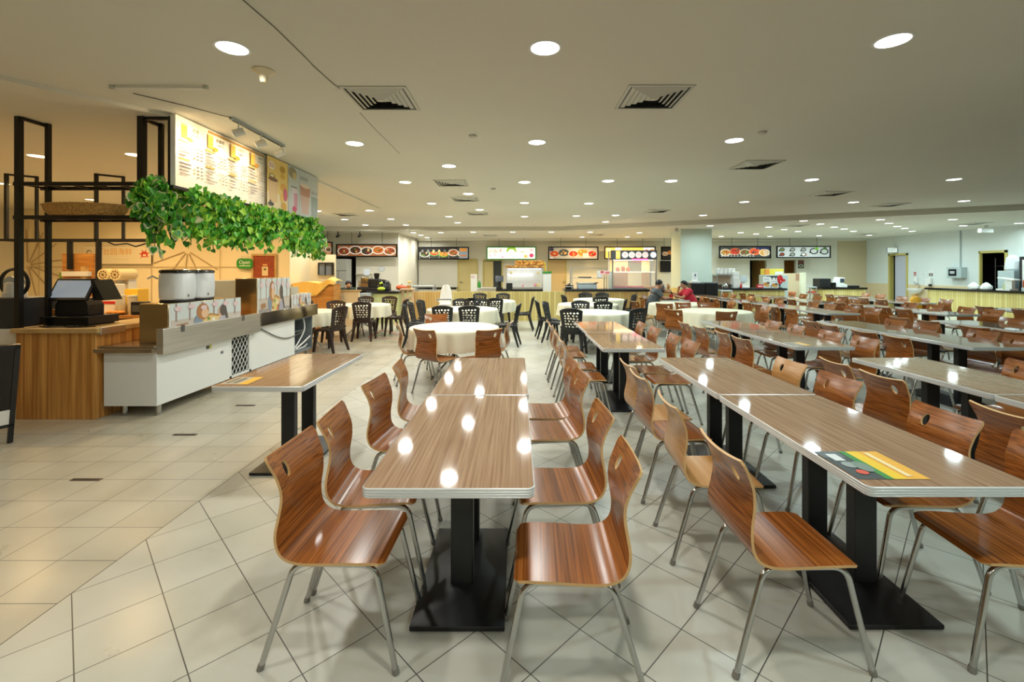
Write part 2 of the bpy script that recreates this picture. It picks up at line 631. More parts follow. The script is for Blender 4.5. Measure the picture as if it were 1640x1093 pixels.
# left half: cream wall behind the drink stall, stall at the far left, return walls
LB = 18.0
structure(MB().box(XL - 0.15, XL, YF, 12.15, 0, CEIL).build('wall_left', wall_paint))
structure(MB().box(XL, X(464, 12.0), 12.0, 12.15, 0, CEIL).build('wall_stall', cream_wall))
structure(MB().box(X(464, 12) - 0.1, X(464, 12), 12.15, 13.2, 0, CEIL).box(-9.5, X(464, 12), 13.2, 13.3, 0, CEIL).build('wall_stall_side', cream_wall))
door_dark = (X(535, LB), X(570, LB), 2.12)
q = MB()
q.box(-9.6, door_dark[0], LB, LB + 0.15, 0, CEIL_B).box(door_dark[0], door_dark[1], LB, LB + 0.15, door_dark[2], CEIL_B)
q.box(door_dark[1], X(638, LB), LB, LB + 0.15, 0, CEIL_B)
structure(q.build('wall_far_left', wall_paint))
structure(MB().box(X(638, LB) - 0.15, X(638, LB), LB + 0.15, WALL_B, 0, CEIL_B).build('wall_far_left_return', wall_paint))
structure(MB().box(X(638, LB) - 0.15, X(670, WALL_B), WALL_B, WALL_B + 0.15, 0, CEIL_B).build('wall_far_left_end', wall_paint))
structure(MB().box(-7.75, -7.6, 13.3, LB, 0, CEIL_B).build('wall_far_left_side', wall_paint))
q = MB()
q.box(door_dark[0] - 0.3, door_dark[1] + 0.3, LB + 1.2, LB + 1.3, 0, 2.5).box(door_dark[0] - 0.4, door_dark[0] - 0.3, LB + 0.15, LB + 1.3, 0, 2.5)
q.box(door_dark[1] + 0.3, door_dark[1] + 0.4, LB + 0.15, LB + 1.3, 0, 2.5).box(door_dark[0] - 0.4, door_dark[1] + 0.4, LB + 0.15, LB + 1.3, 2.5, 2.6)
structure(q.build('wall_store_room', dark_room))
structure(MB().box(XL - 0.15, WALL_R + 0.15, YF - 0.15, YF, 0, CEIL).build('wall_behind', wall_paint))

# square pillar
pil = MB().box(X(1090, 16.3), X(1140, 16.3), 16.3, 17.3, 0.0, CEIL_B)
structure(pil.build('wall_pillar', noise_mat('pillar_paint', srgb(206, 222, 212), srgb(212, 228, 218), (0.5, 0.5, 0.5), 0.7)))
structure(MB().box(X(1090, 16.3) - 0.015, X(1140, 16.3) + 0.015, 16.285, 17.31, 0.0, 0.92).build('trim_pillar', rib_wood))

# doors of the back wall
def door_leaf(name, x0, x1, h, Y, m_, handle=None, frame=frame_khaki):
    t = MB().box(x0, x1, Y - 0.04, Y - 0.005, 0.01, h).build(name, m_)
    structure(t)
    f = MB().box(x0 - 0.06, x0, Y - 0.06, Y - 0.002, 0, h + 0.06).box(x1, x1 + 0.06, Y - 0.06, Y - 0.002, 0, h + 0.06).box(x0, x1, Y - 0.06, Y - 0.002, h, h + 0.06)
    f.build('door_frame', frame, t)
    if handle:
        hx = x0 + 0.08 if handle == 'l' else x1 - 0.08
        MB().box(hx - 0.012, hx + 0.1, Y - 0.09, Y - 0.075, 1.0, 1.025).box(hx - 0.012, hx + 0.012, Y - 0.09, Y - 0.04, 0.98, 1.045).build('door_handle', steel_dark, t)
    return t


door_leaf('door_1', X(735, WALL_B), X(763, WALL_B), 2.03, WALL_B, door_khaki, 'l')
door_leaf('door_2', X(879, WALL_B), X(905, WALL_B), 2.05, WALL_B, mat('tan_door', srgb(206, 182, 132), 0.5), 'r')
t = MB().box(X(775.5, WALL_B), X(790, WALL_B), WALL_B - 0.03, WALL_B + 0.0, 0.01, 2.0).build('door_3', door_khaki)
structure(t)
MB().box(OPEN[0][0] - 0.06, OPEN[0][0], WALL_B - 0.03, WALL_B - 0.002, 0, 2.09).box(OPEN[0][1], OPEN[0][1] + 0.06, WALL_B - 0.03, WALL_B - 0.002, 0, 2.09).box(OPEN[0][0], OPEN[0][1], WALL_B - 0.03, WALL_B - 0.002, 2.03, 2.09).build('door_frame', frame_khaki, t)
# door of the right wall, frames of both openings
lav = mat('lavender_door', srgb(190, 192, 206), 0.5)
t = MB().box(WALL_R + 0.06, WALL_R + 0.1, D1[0] + 0.03, D1[1] - 0.22, 0.01, D1[2] - 0.03).build('door_4', lav)
structure(t)
fr = MB()
for (y0, y1) in ((D1[0] - 0.05, D1[0] + 0.03), (D1[1] - 0.03, D1[1] + 0.05)):
    fr.box(WALL_R - 0.03, WALL_R + 0.16, y0, y1, 0, D1[2] + 0.05)
fr.box(WALL_R - 0.03, WALL_R + 0.16, D1[0] - 0.05, D1[1] + 0.05, D1[2] - 0.03, D1[2] + 0.05)
fr.build('door_frame', frame_khaki, t)
MB().box(WALL_R + 0.2, WALL_R + 0.25, D1[0] - 0.1, D1[1] + 0.1, 0, D1[2]).build('dark_gap', dark_room, t)
fr = MB()
for (y0, y1) in ((D2[0] - 0.05, D2[0] + 0.03), (D2[1] - 0.01, D2[1] + 0.03)):
    fr.box(WALL_R - 0.03, WALL_R + 0.06, y0, y1, 0, D2[2] + 0.05)
fr.box(WALL_R - 0.03, WALL_R + 0.06, D2[0] - 0.05, D2[1] + 0.05, D2[2] - 0.03, D2[2] + 0.05)
t = structure(fr.build('door_5', frame_khaki))
MB().box(WALL_R + 0.07, WALL_R + 0.8, D2[0] + 0.03, D2[0] + 0.07, 0.01, D2[2] - 0.03).build('door_leaf', mat('olive_door', srgb(196, 196, 90), 0.5), t)
# ---------------------------------------------------------------- bent plywood chair
def catmull(pts, per=6):
    out = []
    P = [pts[0]] + list(pts) + [pts[-1]]
    for i in range(1, len(P) - 2):
        p0, p1, p2, p3 = P[i - 1], P[i], P[i + 1], P[i + 2]
        for k in range(per):
            t = k / per
            out.append(tuple(0.5 * (2 * p1[j] + (p2[j] - p0[j]) * t + (2 * p0[j] - 5 * p1[j] + 4 * p2[j] - p3[j]) * t * t
                                    + (-p0[j] + 3 * p1[j] - 3 * p2[j] + p3[j]) * t ** 3) for j in range(len(p1))))
    out.append(tuple(pts[-1]))
    return out


def cdt_plate(loops, interior):
    """2-D outline with holes -> (verts, triangles); the first loop is the outline."""
    vs, es = [], []
    for lp in loops:
        o = len(vs)
        vs += [Vector(p) for p in lp]
        es += [(o + i, o + (i + 1) % len(lp)) for i in range(len(lp))]
    vs += [Vector(p) for p in interior]
    r = delaunay_2d_cdt(vs, es, [], 2, 1e-6)
    V2 = [tuple(p) for p in r[0]]

    def inside(x_, y_, lp):
        c = False
        for i in range(len(lp)):
            a, b = lp[i], lp[i - 1]
            if (a[1] > y_) != (b[1] > y_) and x_ < (b[0] - a[0]) * (y_ - a[1]) / (b[1] - a[1]) + a[0]:
                c = not c
        return c
    F2 = []
    for f in r[2]:
        cx = sum(V2[i][0] for i in f) / 3
        cy = sum(V2[i][1] for i in f) / 3
        if inside(cx, cy, loops[0]) and not any(inside(cx, cy, h) for h in loops[1:]):
            F2.append(tuple(f))
    return V2, F2


def thick_shell(mb, loops, interior, mapf, th, m_face, m_edge, skip=None):
    """Bend a flat plate with holes into space and give it thickness."""
    v2, tris = cdt_plate(loops, interior)
    n = len(v2)
    fr, bk = [], []
    for p in v2:
        pos, nor = mapf(p[0], p[1])
        fr.append(pos + nor * (th / 2))
        bk.append(pos - nor * (th / 2))
    # orientation
    a, b, c = tris[0]
    nn = (fr[b] - fr[a]).cross(fr[c] - fr[a])
    flip = nn.dot(fr[a] - bk[a]) < 0
    T = [t[::-1] if flip else t for t in tris]
    mb.add(fr, T, m_face)
    mb.add(bk, [t[::-1] for t in T], m_face)
    cnt = {}
    for t in T:
        for i in range(3):
            e = (t[i], t[(i + 1) % 3])
            cnt[e] = cnt.get(e, 0) + 1
    vs, fs = [], []
    for (i, j) in cnt:
        if (j, i) in cnt:
            continue
        if skip and skip(v2[i], v2[j]):
            continue
        o = len(vs)
        vs += [fr[i], bk[i], bk[j], fr[j]]
        fs.append((o, o + 1, o + 2, o + 3))
    mb.add(vs, fs, m_edge)


PROF = catmull([(.208, .408), (.196, .419), (.16, .424), (.08, .424), (0, .421), (-.07, .419), (-.12, .421), (-.16, .431), (-.189, .452),
                (-.206, .488), (-.209, .535), (-.2, .59), (-.191, .64), (-.192, .69), (-.207, .74), (-.231, .79), (-.25, .826)], 5)
PS = [0.0]
for i in range(1, len(PROF)):
    PS.append(PS[-1] + math.dist(PROF[i], PROF[i - 1]))
PL = PS[-1]


def prof_at(s):
    s = max(0.0, min(PL, s))
    for i in range(1, len(PS)):
        if PS[i] >= s or i == len(PS) - 1:
            t = (s - PS[i - 1]) / (PS[i] - PS[i - 1])
            a, b = PROF[i - 1], PROF[i]
            return (a[0] + (b[0] - a[0]) * t, a[1] + (b[1] - a[1]) * t)


def chair_map(u, s):
    p = prof_at(s)
    q0, q1 = prof_at(s - 0.012), prof_at(s + 0.012)
    t = Vector((0, q1[0] - q0[0], q1[1] - q0[1])).normalized()
    n = Vector((0, t.z, -t.y))
    k = max(0.0, min(1.0, (s - 0.42) / 0.2))
    y = p[0] - 0.016 * k * (1 - (u / 0.19) ** 2)
    # the top of the back sags in the middle
    tt = max(0.0, (s - (PL - 0.12)) / 0.12)
    z = p[1] - 0.012 * tt * (1 - (u / 0.19) ** 2)
    return Vector((u, y, z)), n


def half_w(s):
    pts = [(0, .188), (.1, .194), (.3, .194), (.4, .193), (.47, .190), (.56, .178), (.63, .174), (.7, .18), (.78, .19), (PL, .196)]
    for i in range(1, len(pts)):
        if s <= pts[i][0]:
            a, b = pts[i - 1], pts[i]
            t = (s - a[0]) / (b[0] - a[0])
            t = t * t * (3 - 2 * t)
            return a[1] + (b[1] - a[1]) * t
    return pts[-1][1]


S_SPLIT = 0.385


def chair_plate(s0, s1, holes, round0, round1):
    n = 22
    right, left = [], []
    for i in range(n + 1):
        s = s0 + (s1 - s0) * i / n
        wv = half_w(s)
        if round0 and s - s0 < 0.03:
            wv -= 0.03 - math.sqrt(max(0, 0.03 ** 2 - (0.03 - (s - s0)) ** 2))
        if round1 and s1 - s < 0.014:
            wv -= 0.014 - math.sqrt(max(0, 0.014 ** 2 - (0.014 - (s1 - s)) ** 2))
        right.append((wv, s))
        left.append((-wv, s))
    nb = 12
    bot = [(-right[0][0] + 2 * right[0][0] * k / nb, s0) for k in range(1, nb)]
    top = [(right[-1][0] - 2 * right[-1][0] * k / nb, s1) for k in range(1, nb)]
    outline = right + top + left[::-1] + bot
    inter = []
    ns = max(4, int((s1 - s0) / 0.016))
    for i in range(1, ns):
        s = s0 + (s1 - s0) * i / ns
        wv = half_w(s) - 0.012
        for k in range(11):
            u = -wv + 2 * wv * k / 10
            if any(((u - h[0]) / (h[2] + .006)) ** 2 + ((s - h[1]) / (h[3] + .006)) ** 2 < 1 for h in holes):
                continue
            inter.append((u, s))
    loops = [outline]
    for h in holes:
        loops.append([(h[0] + h[2] * math.cos(2 * PI * k / 20), h[1] + h[3] * math.sin(2 * PI * k / 20)) for k in range(20)])
    return loops, inter


foot_grey = mat('foot_cap_grey', srgb(128, 124, 116), 0.5)


def make_dining_chair():
    root = thing('dining_chair', 'brown plywood chair', 'chair')
    q = MB()
    lp, it = chair_plate(0.0, S_SPLIT, [], True, False)
    thick_shell(q, lp, it, chair_map, 0.011, chair_wood, chair_edge, skip=lambda a, b: abs(a[1] - S_SPLIT) < 1e-4 and abs(b[1] - S_SPLIT) < 1e-4)
    q.build('seat', None, root)
    q = MB()
    # oval hand hole towards the sitter's right shoulder
    lp, it = chair_plate(S_SPLIT, PL, [(0.092, PL - 0.088, 0.021, 0.036)], False, True)
    thick_shell(q, lp, it, chair_map, 0.011, chair_wood, chair_edge, skip=lambda a, b: abs(a[1] - S_SPLIT) < 1e-4 and abs(b[1] - S_SPLIT) < 1e-4)
    q.build('backrest', None, root)
    r = 0.0115
    for sx in (1, -1):
        for front in (True, False):
            fy = 0.262 if front else -0.272
            ty = 0.155 if front else -0.135
            sg = 1 if front else -1
            x0, x1 = 0.158 * sx, 0.182 * sx
            foot = Vector((x1, fy, 0.0))
            knee = Vector((x0 + 0.003 * sx, ty + 0.028 * sg, 0.355))
            pts = [(x0, 0.0, 0.402), (x0, ty - 0.045 * sg, 0.402)]
            c0 = Vector((x0, ty - 0.045 * sg, 0.402)); c1 = Vector((x0, ty + 0.012 * sg, 0.402)); c2 = knee
            for k in range(1, 7):
                t = k / 6
                pts.append(tuple(c0 * (1 - t) ** 2 + c1 * 2 * t * (1 - t) + c2 * t * t))
            pts.append(tuple(foot))
            lg = MB().tube(pts, r, 10).build('leg', chrome, root, angle=50)
            up_ = (knee - foot).normalized()
            MB().tube([tuple(foot), tuple(foot + up_ * 0.022)], r + 0.0022, 10).build('foot_cap', foot_grey, lg, angle=50)
    for y in (0.1, -0.09):
        MB().tube([(-0.158, y, 0.4), (0.158, y, 0.4)], 0.008, 8).build('crossbar', chrome, root)
    return root


DINING = make_dining_chair()
used_dining = [False]


def put_chair(x, y, face, label, group, jitter=True):
    """face: heading of the sitter in degrees, 0 = +x, 90 = +y (away from the camera)"""
    o = copy_tree(DINING) if used_dining[0] else DINING
    used_dining[0] = True
    o.location = (x, y, 0)
    o.rotation_euler = (0, 0, R(face - 90))
    o['label'] = label
    o['category'] = 'chair'
    o['group'] = group
    return o


chair_pale = noise_mat('chair_veneer_pale', srgb(176, 122, 66), srgb(206, 154, 96), (1.6, 105, 105), 0.22, detail=6, lo=0.28, hi=0.74, rvar=9.0)
PALE = {}


def pale_chair(o):
    for ch in o.children:
        n = ch.name.split('.')[0]
        if n in ('seat', 'backrest'):
            if n not in PALE:
                PALE[n] = ch.data.copy()
                PALE[n].materials[0] = chair_pale
            ch.data = PALE[n]
    o['label'] = o['label'].replace('plywood', 'pale plywood')


# ---------------------------------------------------------------- long tables
TW, TL = 0.65, 1.27


def make_table():
    root = thing('dining_table', 'table', 'table')
    zt, zb = 0.74, 0.703
    # laminate top
    q = MB()
    q.prism(rrect(TW - 0.008, TL - 0.008, 0.026), zb + 0.004, zt)
    q.build('tabletop', table_wood, root, smooth=False)
    # ribbed aluminium edge
    q = MB()
    prof = [(-0.004, zt + 0.0006), (0.0, zt - 0.002), (0.0, zt - 0.009), (-0.002, zt - 0.0105), (0.0, zt - 0.012), (0.0, zt - 0.019), (-0.002, zt - 0.0205),
            (0.0, zt - 0.022), (0.0, zt - 0.029), (-0.002, zt - 0.0305), (0.0, zt - 0.032), (-0.002, zb), (-0.02, zb)]
    rings = []
    for off, z in prof:
        rings.append([(px, py, z) for px, py in rrect(TW + 2 * off, TL + 2 * off, 0.03 + off)][::-1])
    q.rings(rings, None, cap=False)
    q.build('edge_band', alu, root, angle=30)
    MB().prism(rrect(TW - 0.05, TL - 0.05, 0.02), zb - 0.004, zb + 0.003).build('underside', black_metal, root, smooth=False)
    # black trestle: two square columns on one hipped floor plate
    for sy in (-1, 1):
        MB().box(-0.052, 0.052, sy * 0.17 - 0.032, sy * 0.17 + 0.032, 0.05, zb - 0.02).build('column', black_metal, root, bevel=0.006)
        MB().box(-0.2, 0.2, sy * 0.17 - 0.09, sy * 0.17 + 0.09, zb - 0.022, zb - 0.004).build('support_plate', black_metal, root)
    q = MB()
    W2, L2 = 0.205, 0.375
    rg = []
    for (a, b, z) in ((W2 - 0.004, L2 - 0.004, 0.0), (W2, L2, 0.004), (W2, L2, 0.022), (W2 - 0.01, L2 - 0.01, 0.026), (0.075, 0.235, 0.085), (0.06, 0.22, 0.087)):
        rg.append([(a, b, z), (-a, b, z), (-a, -b, z), (a, -b, z)])
    q.rings(rg)
    q.build('base_plate', black_metal, root, bevel=0.004)
    return root


TABLE = make_table()
used_table = [False]


def put_table(x, y, label, rz=0.0, group=None):
    o = copy_tree(TABLE) if used_table[0] else TABLE
    used_table[0] = True
    o.location = (x, y, 0)
    o.rotation_euler = (0, 0, rz)
    o['label'] = label
    o['category'] = 'table'
    o['group'] = group or 'long wood-grain dining tables'
    return o


rnd = random.Random(7)
G_CH = 'brown plywood dining chairs'
# one row: x of its left edge, y of its near end, number of tables, chairs on its left (facing +x) and right side (facing -x): y or (x, y[, heading])
ROWS = [
    ('the middle front row', -0.58, 1.69, 2,
     [(-0.72, 1.94, -2), (-0.72, 2.38, 4), (-0.715, 3.03, -6), (-0.70, 3.62, 5)],
     [(0.205, 1.83, 178), (0.215, 2.40, 183), (0.225, 3.22, 186), (0.215, 3.66, 184)]),
    ('the front row with the yellow poster', 1.31, 1.70, 2,
     [(1.10, 1.92, 1), (1.10, 2.57, -3), (1.10, 3.22, 2), (1.12, 3.62, 4)],
     [(2.03, 1.92, 176), (1.99, 2.37, 180), (1.99, 3.13, 184), (1.98, 3.68, 182)]),
    ('the front row cut by the right edge', 3.10, 1.70, 2,
     [(2.78, 2.36, -2), (2.79, 3.2, 3), (2.8, 3.66, -3)],
     [(3.84, 3.0, 182), (3.84, 3.62, 178)]),
    ('the row reflecting pink light', 0.90, 4.72, 2,
     [(0.72, 4.86, 1), (0.715, 5.4, -2), (0.71, 6.14, 2), (0.70, 6.62, 0)],
     [(1.58, 4.74, 181), (1.56, 5.2, 178), (1.54, 5.85, 182), (1.52, 6.42, 180)]),
    ('the second-rank row behind the poster row', 2.97, 4.84, 2,
     [(2.68, 4.97, 2), (2.68, 5.42, -3), (2.62, 5.95, 2), (2.6, 6.45, 0)],
     [(3.58, 4.98, 180), (3.56, 5.48, 184), (3.54, 6.15, 178), (3.5, 6.62, 180)]),
    ('the second-rank row left of the last', 4.82, 4.81, 2,
     [(4.45, 5.06, 0), (4.42, 5.5, 3), (4.46, 6.15, -3), (4.5, 6.62, 0)],
     [(5.43, 5.1, 181), (5.44, 5.55, 178), (5.42, 6.28, 182), (5.38, 6.75, 180)]),
    ('the second-rank row furthest right', 6.75, 4.9, 2,
     [(6.2, 5.5, 0), (6.2, 5.95, 4), (6.25, 6.65, -2), (6.25, 7.15, 0)],
     [(7.42, 6.45, 180), (7.42, 7.0, 184)]),
    ('the third-rank row beside the round cloths', 5.9, 8.65, 2,
     [(5.48, 8.75, 2), (5.46, 9.25, -2), (5.5, 9.95, 0), (5.52, 10.5, 3)],
     [(6.74, 8.9, 180), (6.74, 9.45, 184), (6.72, 10.1, 178), (6.72, 10.65, 181)]),
    ('the middle third-rank row', 7.95, 8.42, 2,
     [(7.62, 8.7, 0), (7.62, 9.2, 3), (7.64, 9.9, -3), (7.64, 10.45, 0)],
     [(8.78, 8.6, 180), (8.8, 9.15, 177), (8.78, 9.8, 182), (8.78, 10.4, 180)]),
    ('the third-rank row along the right counter', 10.15, 7.4, 2,
     [(9.8, 8.0, 0), (9.78, 8.6, 3), (9.8, 9.3, -3)],
     [(10.98, 8.4, 180), (10.98, 9.0, 178)]),
    ('the fourth-rank row nearest the pillar', 5.75, 11.6, 2,
     [(5.4, 11.85, 0), (5.38, 12.4, 4), (5.4, 13.3, 0)],
     [(6.58, 11.8, 180), (6.58, 12.4, 176), (6.56, 13.2, 182)]),
    ('the middle fourth-rank row', 7.6, 11.4, 2,
     [(7.28, 11.7, 0), (7.26, 12.25, 3), (7.28, 12.95, -2)],
     [(8.42, 11.65, 180), (8.44, 12.2, 184), (8.42, 13.1, 180)]),
    ('the fourth-rank row by the yellow bag', 9.86, 11.36, 2,
     [(9.52, 11.6, 0), (9.52, 12.2, -3), (9.54, 13.0, 2)],
     [(10.7, 11.6, 180), (10.72, 12.25, 183), (10.7, 12.9, 180)]),
    ('the single table before the left counter', 5.75, 14.05, 1, [(5.42, 14.3, 0), (5.42, 14.9, 0)], [(6.58, 14.3, 180), (6.58, 14.85, 184)]),
    ('the single table before the ribbed counter', 7.95, 14.1, 1, [(7.62, 14.35, 0), (7.62, 14.95, 3)], [(8.78, 14.3, 180), (8.78, 14.9, 178)]),
    ('the single table before the corner counter', 10.3, 13.95, 1, [(9.97, 14.2, 0), (9.97, 14.8, -3)], [(11.12, 14.2, 180), (11.12, 14.8, 178)]),
]
for (desc, x0, y0, nt_, left, right) in ROWS:
    xc = x0 + TW / 2
    for k in range(nt_):
        part_ = '' if nt_ == 1 else ('near half of ' if k == 0 else 'far half of ')
        put_table(xc + rnd.uniform(-.008, .008) + (0.012 * k), y0 + TL / 2 + k * (TL + 0.006),
                  'wood-grain table, ' + part_ + desc)
    for side, lst in (('left', left), ('right', right)):
        for i, c in enumerate(lst):
            o = put_chair(c[0], c[1], c[2], 'plywood chair, %s from front, %s of %s' % (ORD[i], side, desc), G_CH)
            if 'yellow poster' in desc and (side, i) in (('left', 1), ('left', 3), ('right', 3)):
                pale_chair(o)
for (x_, y_, lab) in ((-2.12, 3.24, 'yellow-edged pale sticker at the near corner of the lone table'), (2.99, 4.92, 'yellow-edged pale sticker on the second-rank table behind the poster row')):
    q = art(MB(), [('r', 0, 0, .2, .22, (186, 176, 156)), ('r', .13, 0, .2, .22, (240, 184, 70)), ('r', .02, .03, .05, .19, (120, 112, 100)), ('r', .07, .03, .1, .19, (120, 112, 100))], y0=0.0)
    o = q.build('table_sticker', None)
    o.rotation_euler = (R(-90), 0, 0)
    o.location = (x_, y_, .7412)
    tag(o, lab, 'sticker')
put_table(-1.82, 3.81, 'lone wood-grain table without chairs beside the white display counter')


# ---------------------------------------------------------------- perforated plastic chair
def make_plastic_chair(m_):
    root = thing('plastic_chair', 'black plastic chair', 'chair')
    H0, H1 = 0.40, 0.88

    def outline():
        pts = []
        for k in range(9):
            t = k / 8
            pts.append((0.165 + 0.045 * t, H0 + (H1 - 0.05 - H0) * t))
        for k in range(1, 12):
            t = k / 12
            x_ = 0.21 - 0.42 * t
            pts.append((x_, H1 - 0.05 + 0.05 * math.sin(PI * t) ** 0.7))
        for k in range(9):
            t = 1 - k / 8
            pts.append((-(0.165 + 0.045 * t), H0 + (H1 - 0.05 - H0) * t))
        for k in range(1, 6):
            pts.append((-0.165 + 0.33 * k / 6, H0))
        return pts
    rr = random.Random(3)
    holes = []
    for row in range(6):
        n = 5 if row % 2 else 4
        for k in range(n):
            cz = 0.54 + row * 0.049 + rr.uniform(-.005, .005)
            wd = 0.125 + 0.03 * (cz - 0.5) / 0.35
            cx = -wd + 2 * wd * (k + 0.5) / n + rr.uniform(-.005, .005)
            holes.append((cx, cz, 0.0205 + rr.uniform(-.005, .004), 0.0185 + rr.uniform(-.004, .003)))
    loops = [outline()]
    for (cx, cz, rx, rz) in holes:
        loops.append([(cx + rx * math.cos(2 * PI * k / 10), cz + rz * math.sin(2 * PI * k / 10)) for k in range(10)])
    inter = []
    for i in range(1, 6):
        for k in range(5):
            inter.append((-0.13 + 0.26 * k / 4, H0 + 0.02 + 0.016 * i))

    def mp(u, z):
        y = -0.2 - 0.11 * (z - 0.42) / 0.46 + 0.05 * (u / 0.21) ** 2
        n = Vector((-0.24 * u / 0.21, 1, 0.24)).normalized()
        return Vector((u, y, z)), n
    q = MB()
    thick_shell(q, loops, inter, mp, 0.022, m_, m_)
    q.build('backrest', m_, root, angle=50)
    q = MB()
    rg = []
    for (a, z) in ((0.0, 0.405), (0.008, 0.40), (0.008, 0.43), (0.0, 0.44), (-0.03, 0.436)):
        rg.append([(px, py, z - 0.012 * (1 - abs(px) / 0.22) * (1 if z > 0.435 else 0)) for px, py in rrect(0.42 + 2 * a, 0.42 + 2 * a, 0.06)])
    q.rings(rg)
    q.build('seat', m_, root)
    for sx in (1, -1):
        for sy in (1, -1):
            tx, ty = 0.165 * sx, 0.165 * sy
            fx, fy = 0.205 * sx, (0.2 if sy > 0 else -0.275)
            rg = []
            for t, a in ((0.0, 0.042), (0.35, 0.03), (1.0, 0.021)):
                cx, cy, z = tx + (fx - tx) * t, ty + (fy - ty) * t ** 1.3, 0.415 * (1 - t)
                rg.append([(cx - a, cy - a * .8, z), (cx - a, cy + a * .8, z), (cx + a, cy + a * .8, z), (cx + a, cy - a * .8, z)])
            MB().rings(rg).build('leg', m_, root, bevel=0.006)
    for sx in (1, -1):
        MB().tube([(0.19 * sx, -0.22, 0.47), (0.205 * sx, -0.05, 0.445), (0.2 * sx, 0.1, 0.435)], 0.014, 8).build('side_rail', m_, root)
    return root


PLAST = {}


def put_plastic(x, y, face, label, brown=False, group='black perforated plastic chairs'):
    key = 'b' if brown else 'k'
    if key not in PLAST:
        PLAST[key] = make_plastic_chair(brown_plastic if brown else black_plastic)
        o = PLAST[key]
    else:
        o = copy_tree(PLAST[key])
    o.location = (x, y, 0)
    o.rotation_euler = (0, 0, R(face - 90))
    o['label'] = label
    o['category'] = 'chair'
    o['group'] = group
    return o


# ---------------------------------------------------------------- round tables under cloths
def make_round(name_desc, x, y, r, seed):
    t = thing('round_table', 'round folding table under the ' + name_desc, 'table', (x, y, 0), group='round folding tables')
    MB().lathe([(r * .97, 0), (r, .006), (r, .022), (r * .97, .028)], (0, 0, .705), 40).build('tabletop', black_metal, t)
    for k in range(4):
        a = PI / 4 + k * PI / 2
        b = a + PI * 0.9
        MB().tube([(r * .62 * math.cos(a), r * .62 * math.sin(a), .705), (r * .1 * math.cos(a), r * .1 * math.sin(a), .4),
                   (r * .55 * math.cos(b), r * .55 * math.sin(b), .0)], .014, 8).build('leg', chrome, t)
    rr = random.Random(seed)
    n = 120
    ph = [rr.uniform(0, 6.28) for _ in range(4)]
    q = MB()
    rg = []
    drop = 0.27
    lv = [(0.0, 0)] + [(0.35, 0), (0.7, 0), (0.97, 0), (1.0, 0.004), (1.012, 0.016)]
    for f, dz in lv:
        rg.append([(max(f, .01) * r * math.cos(2 * PI * k / n), max(f, .01) * r * math.sin(2 * PI * k / n), .7375 - dz) for k in range(n)])
    for i in range(1, 8):
        tt = i / 7
        ring = []
        for k in range(n):
            a = 2 * PI * k / n
            wv = 0.5 * math.sin(13 * a + ph[0]) + 0.4 * math.sin(21 * a + ph[1]) + 0.25 * math.sin(7 * a + ph[2])
            rad = r * 1.015 + 0.06 * tt ** 0.7 * wv * 0.8 + 0.012 * tt
            z = .7375 - .016 - (drop - .016) * tt - (0.012 * abs(math.sin(30 * a)) if i == 7 else 0)
            ring.append((rad * math.cos(a), rad * math.sin(a), z))
        rg.append(ring)
    q.rings(rg, None, cap=False)
    c = q.build('tablecloth', cloth_cream, None, angle=80)
    c.location = (x, y, 0)
    tag(c, name_desc, 'tablecloth', 'cream cloths on round tables')
    return t


ROUND = [
    ('cream cloth on the nearest round table, centre left', -0.91, 6.62, 0.64),
    ('cream cloth on the middle round table, centre left', -1.17, 9.78, 0.75),
    ('cream cloth on the far round table before the ribbed panel', -0.88, 12.4, 0.82),
    ('cream cloth on the round table behind the pink-lit row', 1.58, 9.05, 0.66),
    ('cream cloth on the middle round table of the black-chaired trio', 1.74, 11.2, 0.72),
    ('cream cloth on the far round table before the dark counter', 2.35, 13.1, 0.72),
    ('cream cloth on the near round table among plywood chairs', 4.02, 9.3, 0.70),
    ('cream cloth on the round table before the seated men', 4.05, 11.3, 0.74),
    ('cream cloth on the round table behind the display counter', -4.3, 9.2, 0.62),
    ('cream cloth on the far left table of the perforated chairs', -3.75, 11.0, 0.66),
]
for i, a in enumerate(ROUND):
    make_round(*a, seed=i + 2)

RD = 'plywood chairs around the round tables'
put_chair(-1.02, 5.86, 55, 'plywood chair at the near left of the nearest round table', RD)
put_chair(-1.42, 6.35, 20, 'plywood chair at the left of the nearest round table, half hidden', RD)
put_chair(-0.48, 5.86, 125, 'plywood chair at the near right of the nearest round table', RD)
put_chair(-0.34, 6.55, 172, 'plywood chair facing left at the right of the nearest round table', RD)
put_chair(-1.30, 7.42, -75, 'plywood chair behind the nearest round table, only its top showing', RD)
put_chair(3.12, 8.72, 40, 'plywood chair at the front left of the near plywood-chaired round table', RD)
put_chair(3.78, 8.4, 85, 'plywood chair in front of the near plywood-chaired round table', RD)
put_chair(3.82, 10.2, -85, 'plywood chair behind the near plywood-chaired round table, left one', RD)
put_chair(4.32, 10.25, -95, 'plywood chair behind the near plywood-chaired round table, right one', RD)
put_chair(3.05, 11.05, 20, 'plywood chair at the left of the table before the seated men', RD)
put_chair(3.4, 10.35, 60, 'plywood chair seen edge-on left of the two cloth tables', RD)
put_chair(5.0, 11.1, 175, 'plywood chair at the right of the table before the seated men', RD)
put_chair(4.85, 9.3, 178, 'plywood chair at the right of the near plywood-chaired round table', RD)

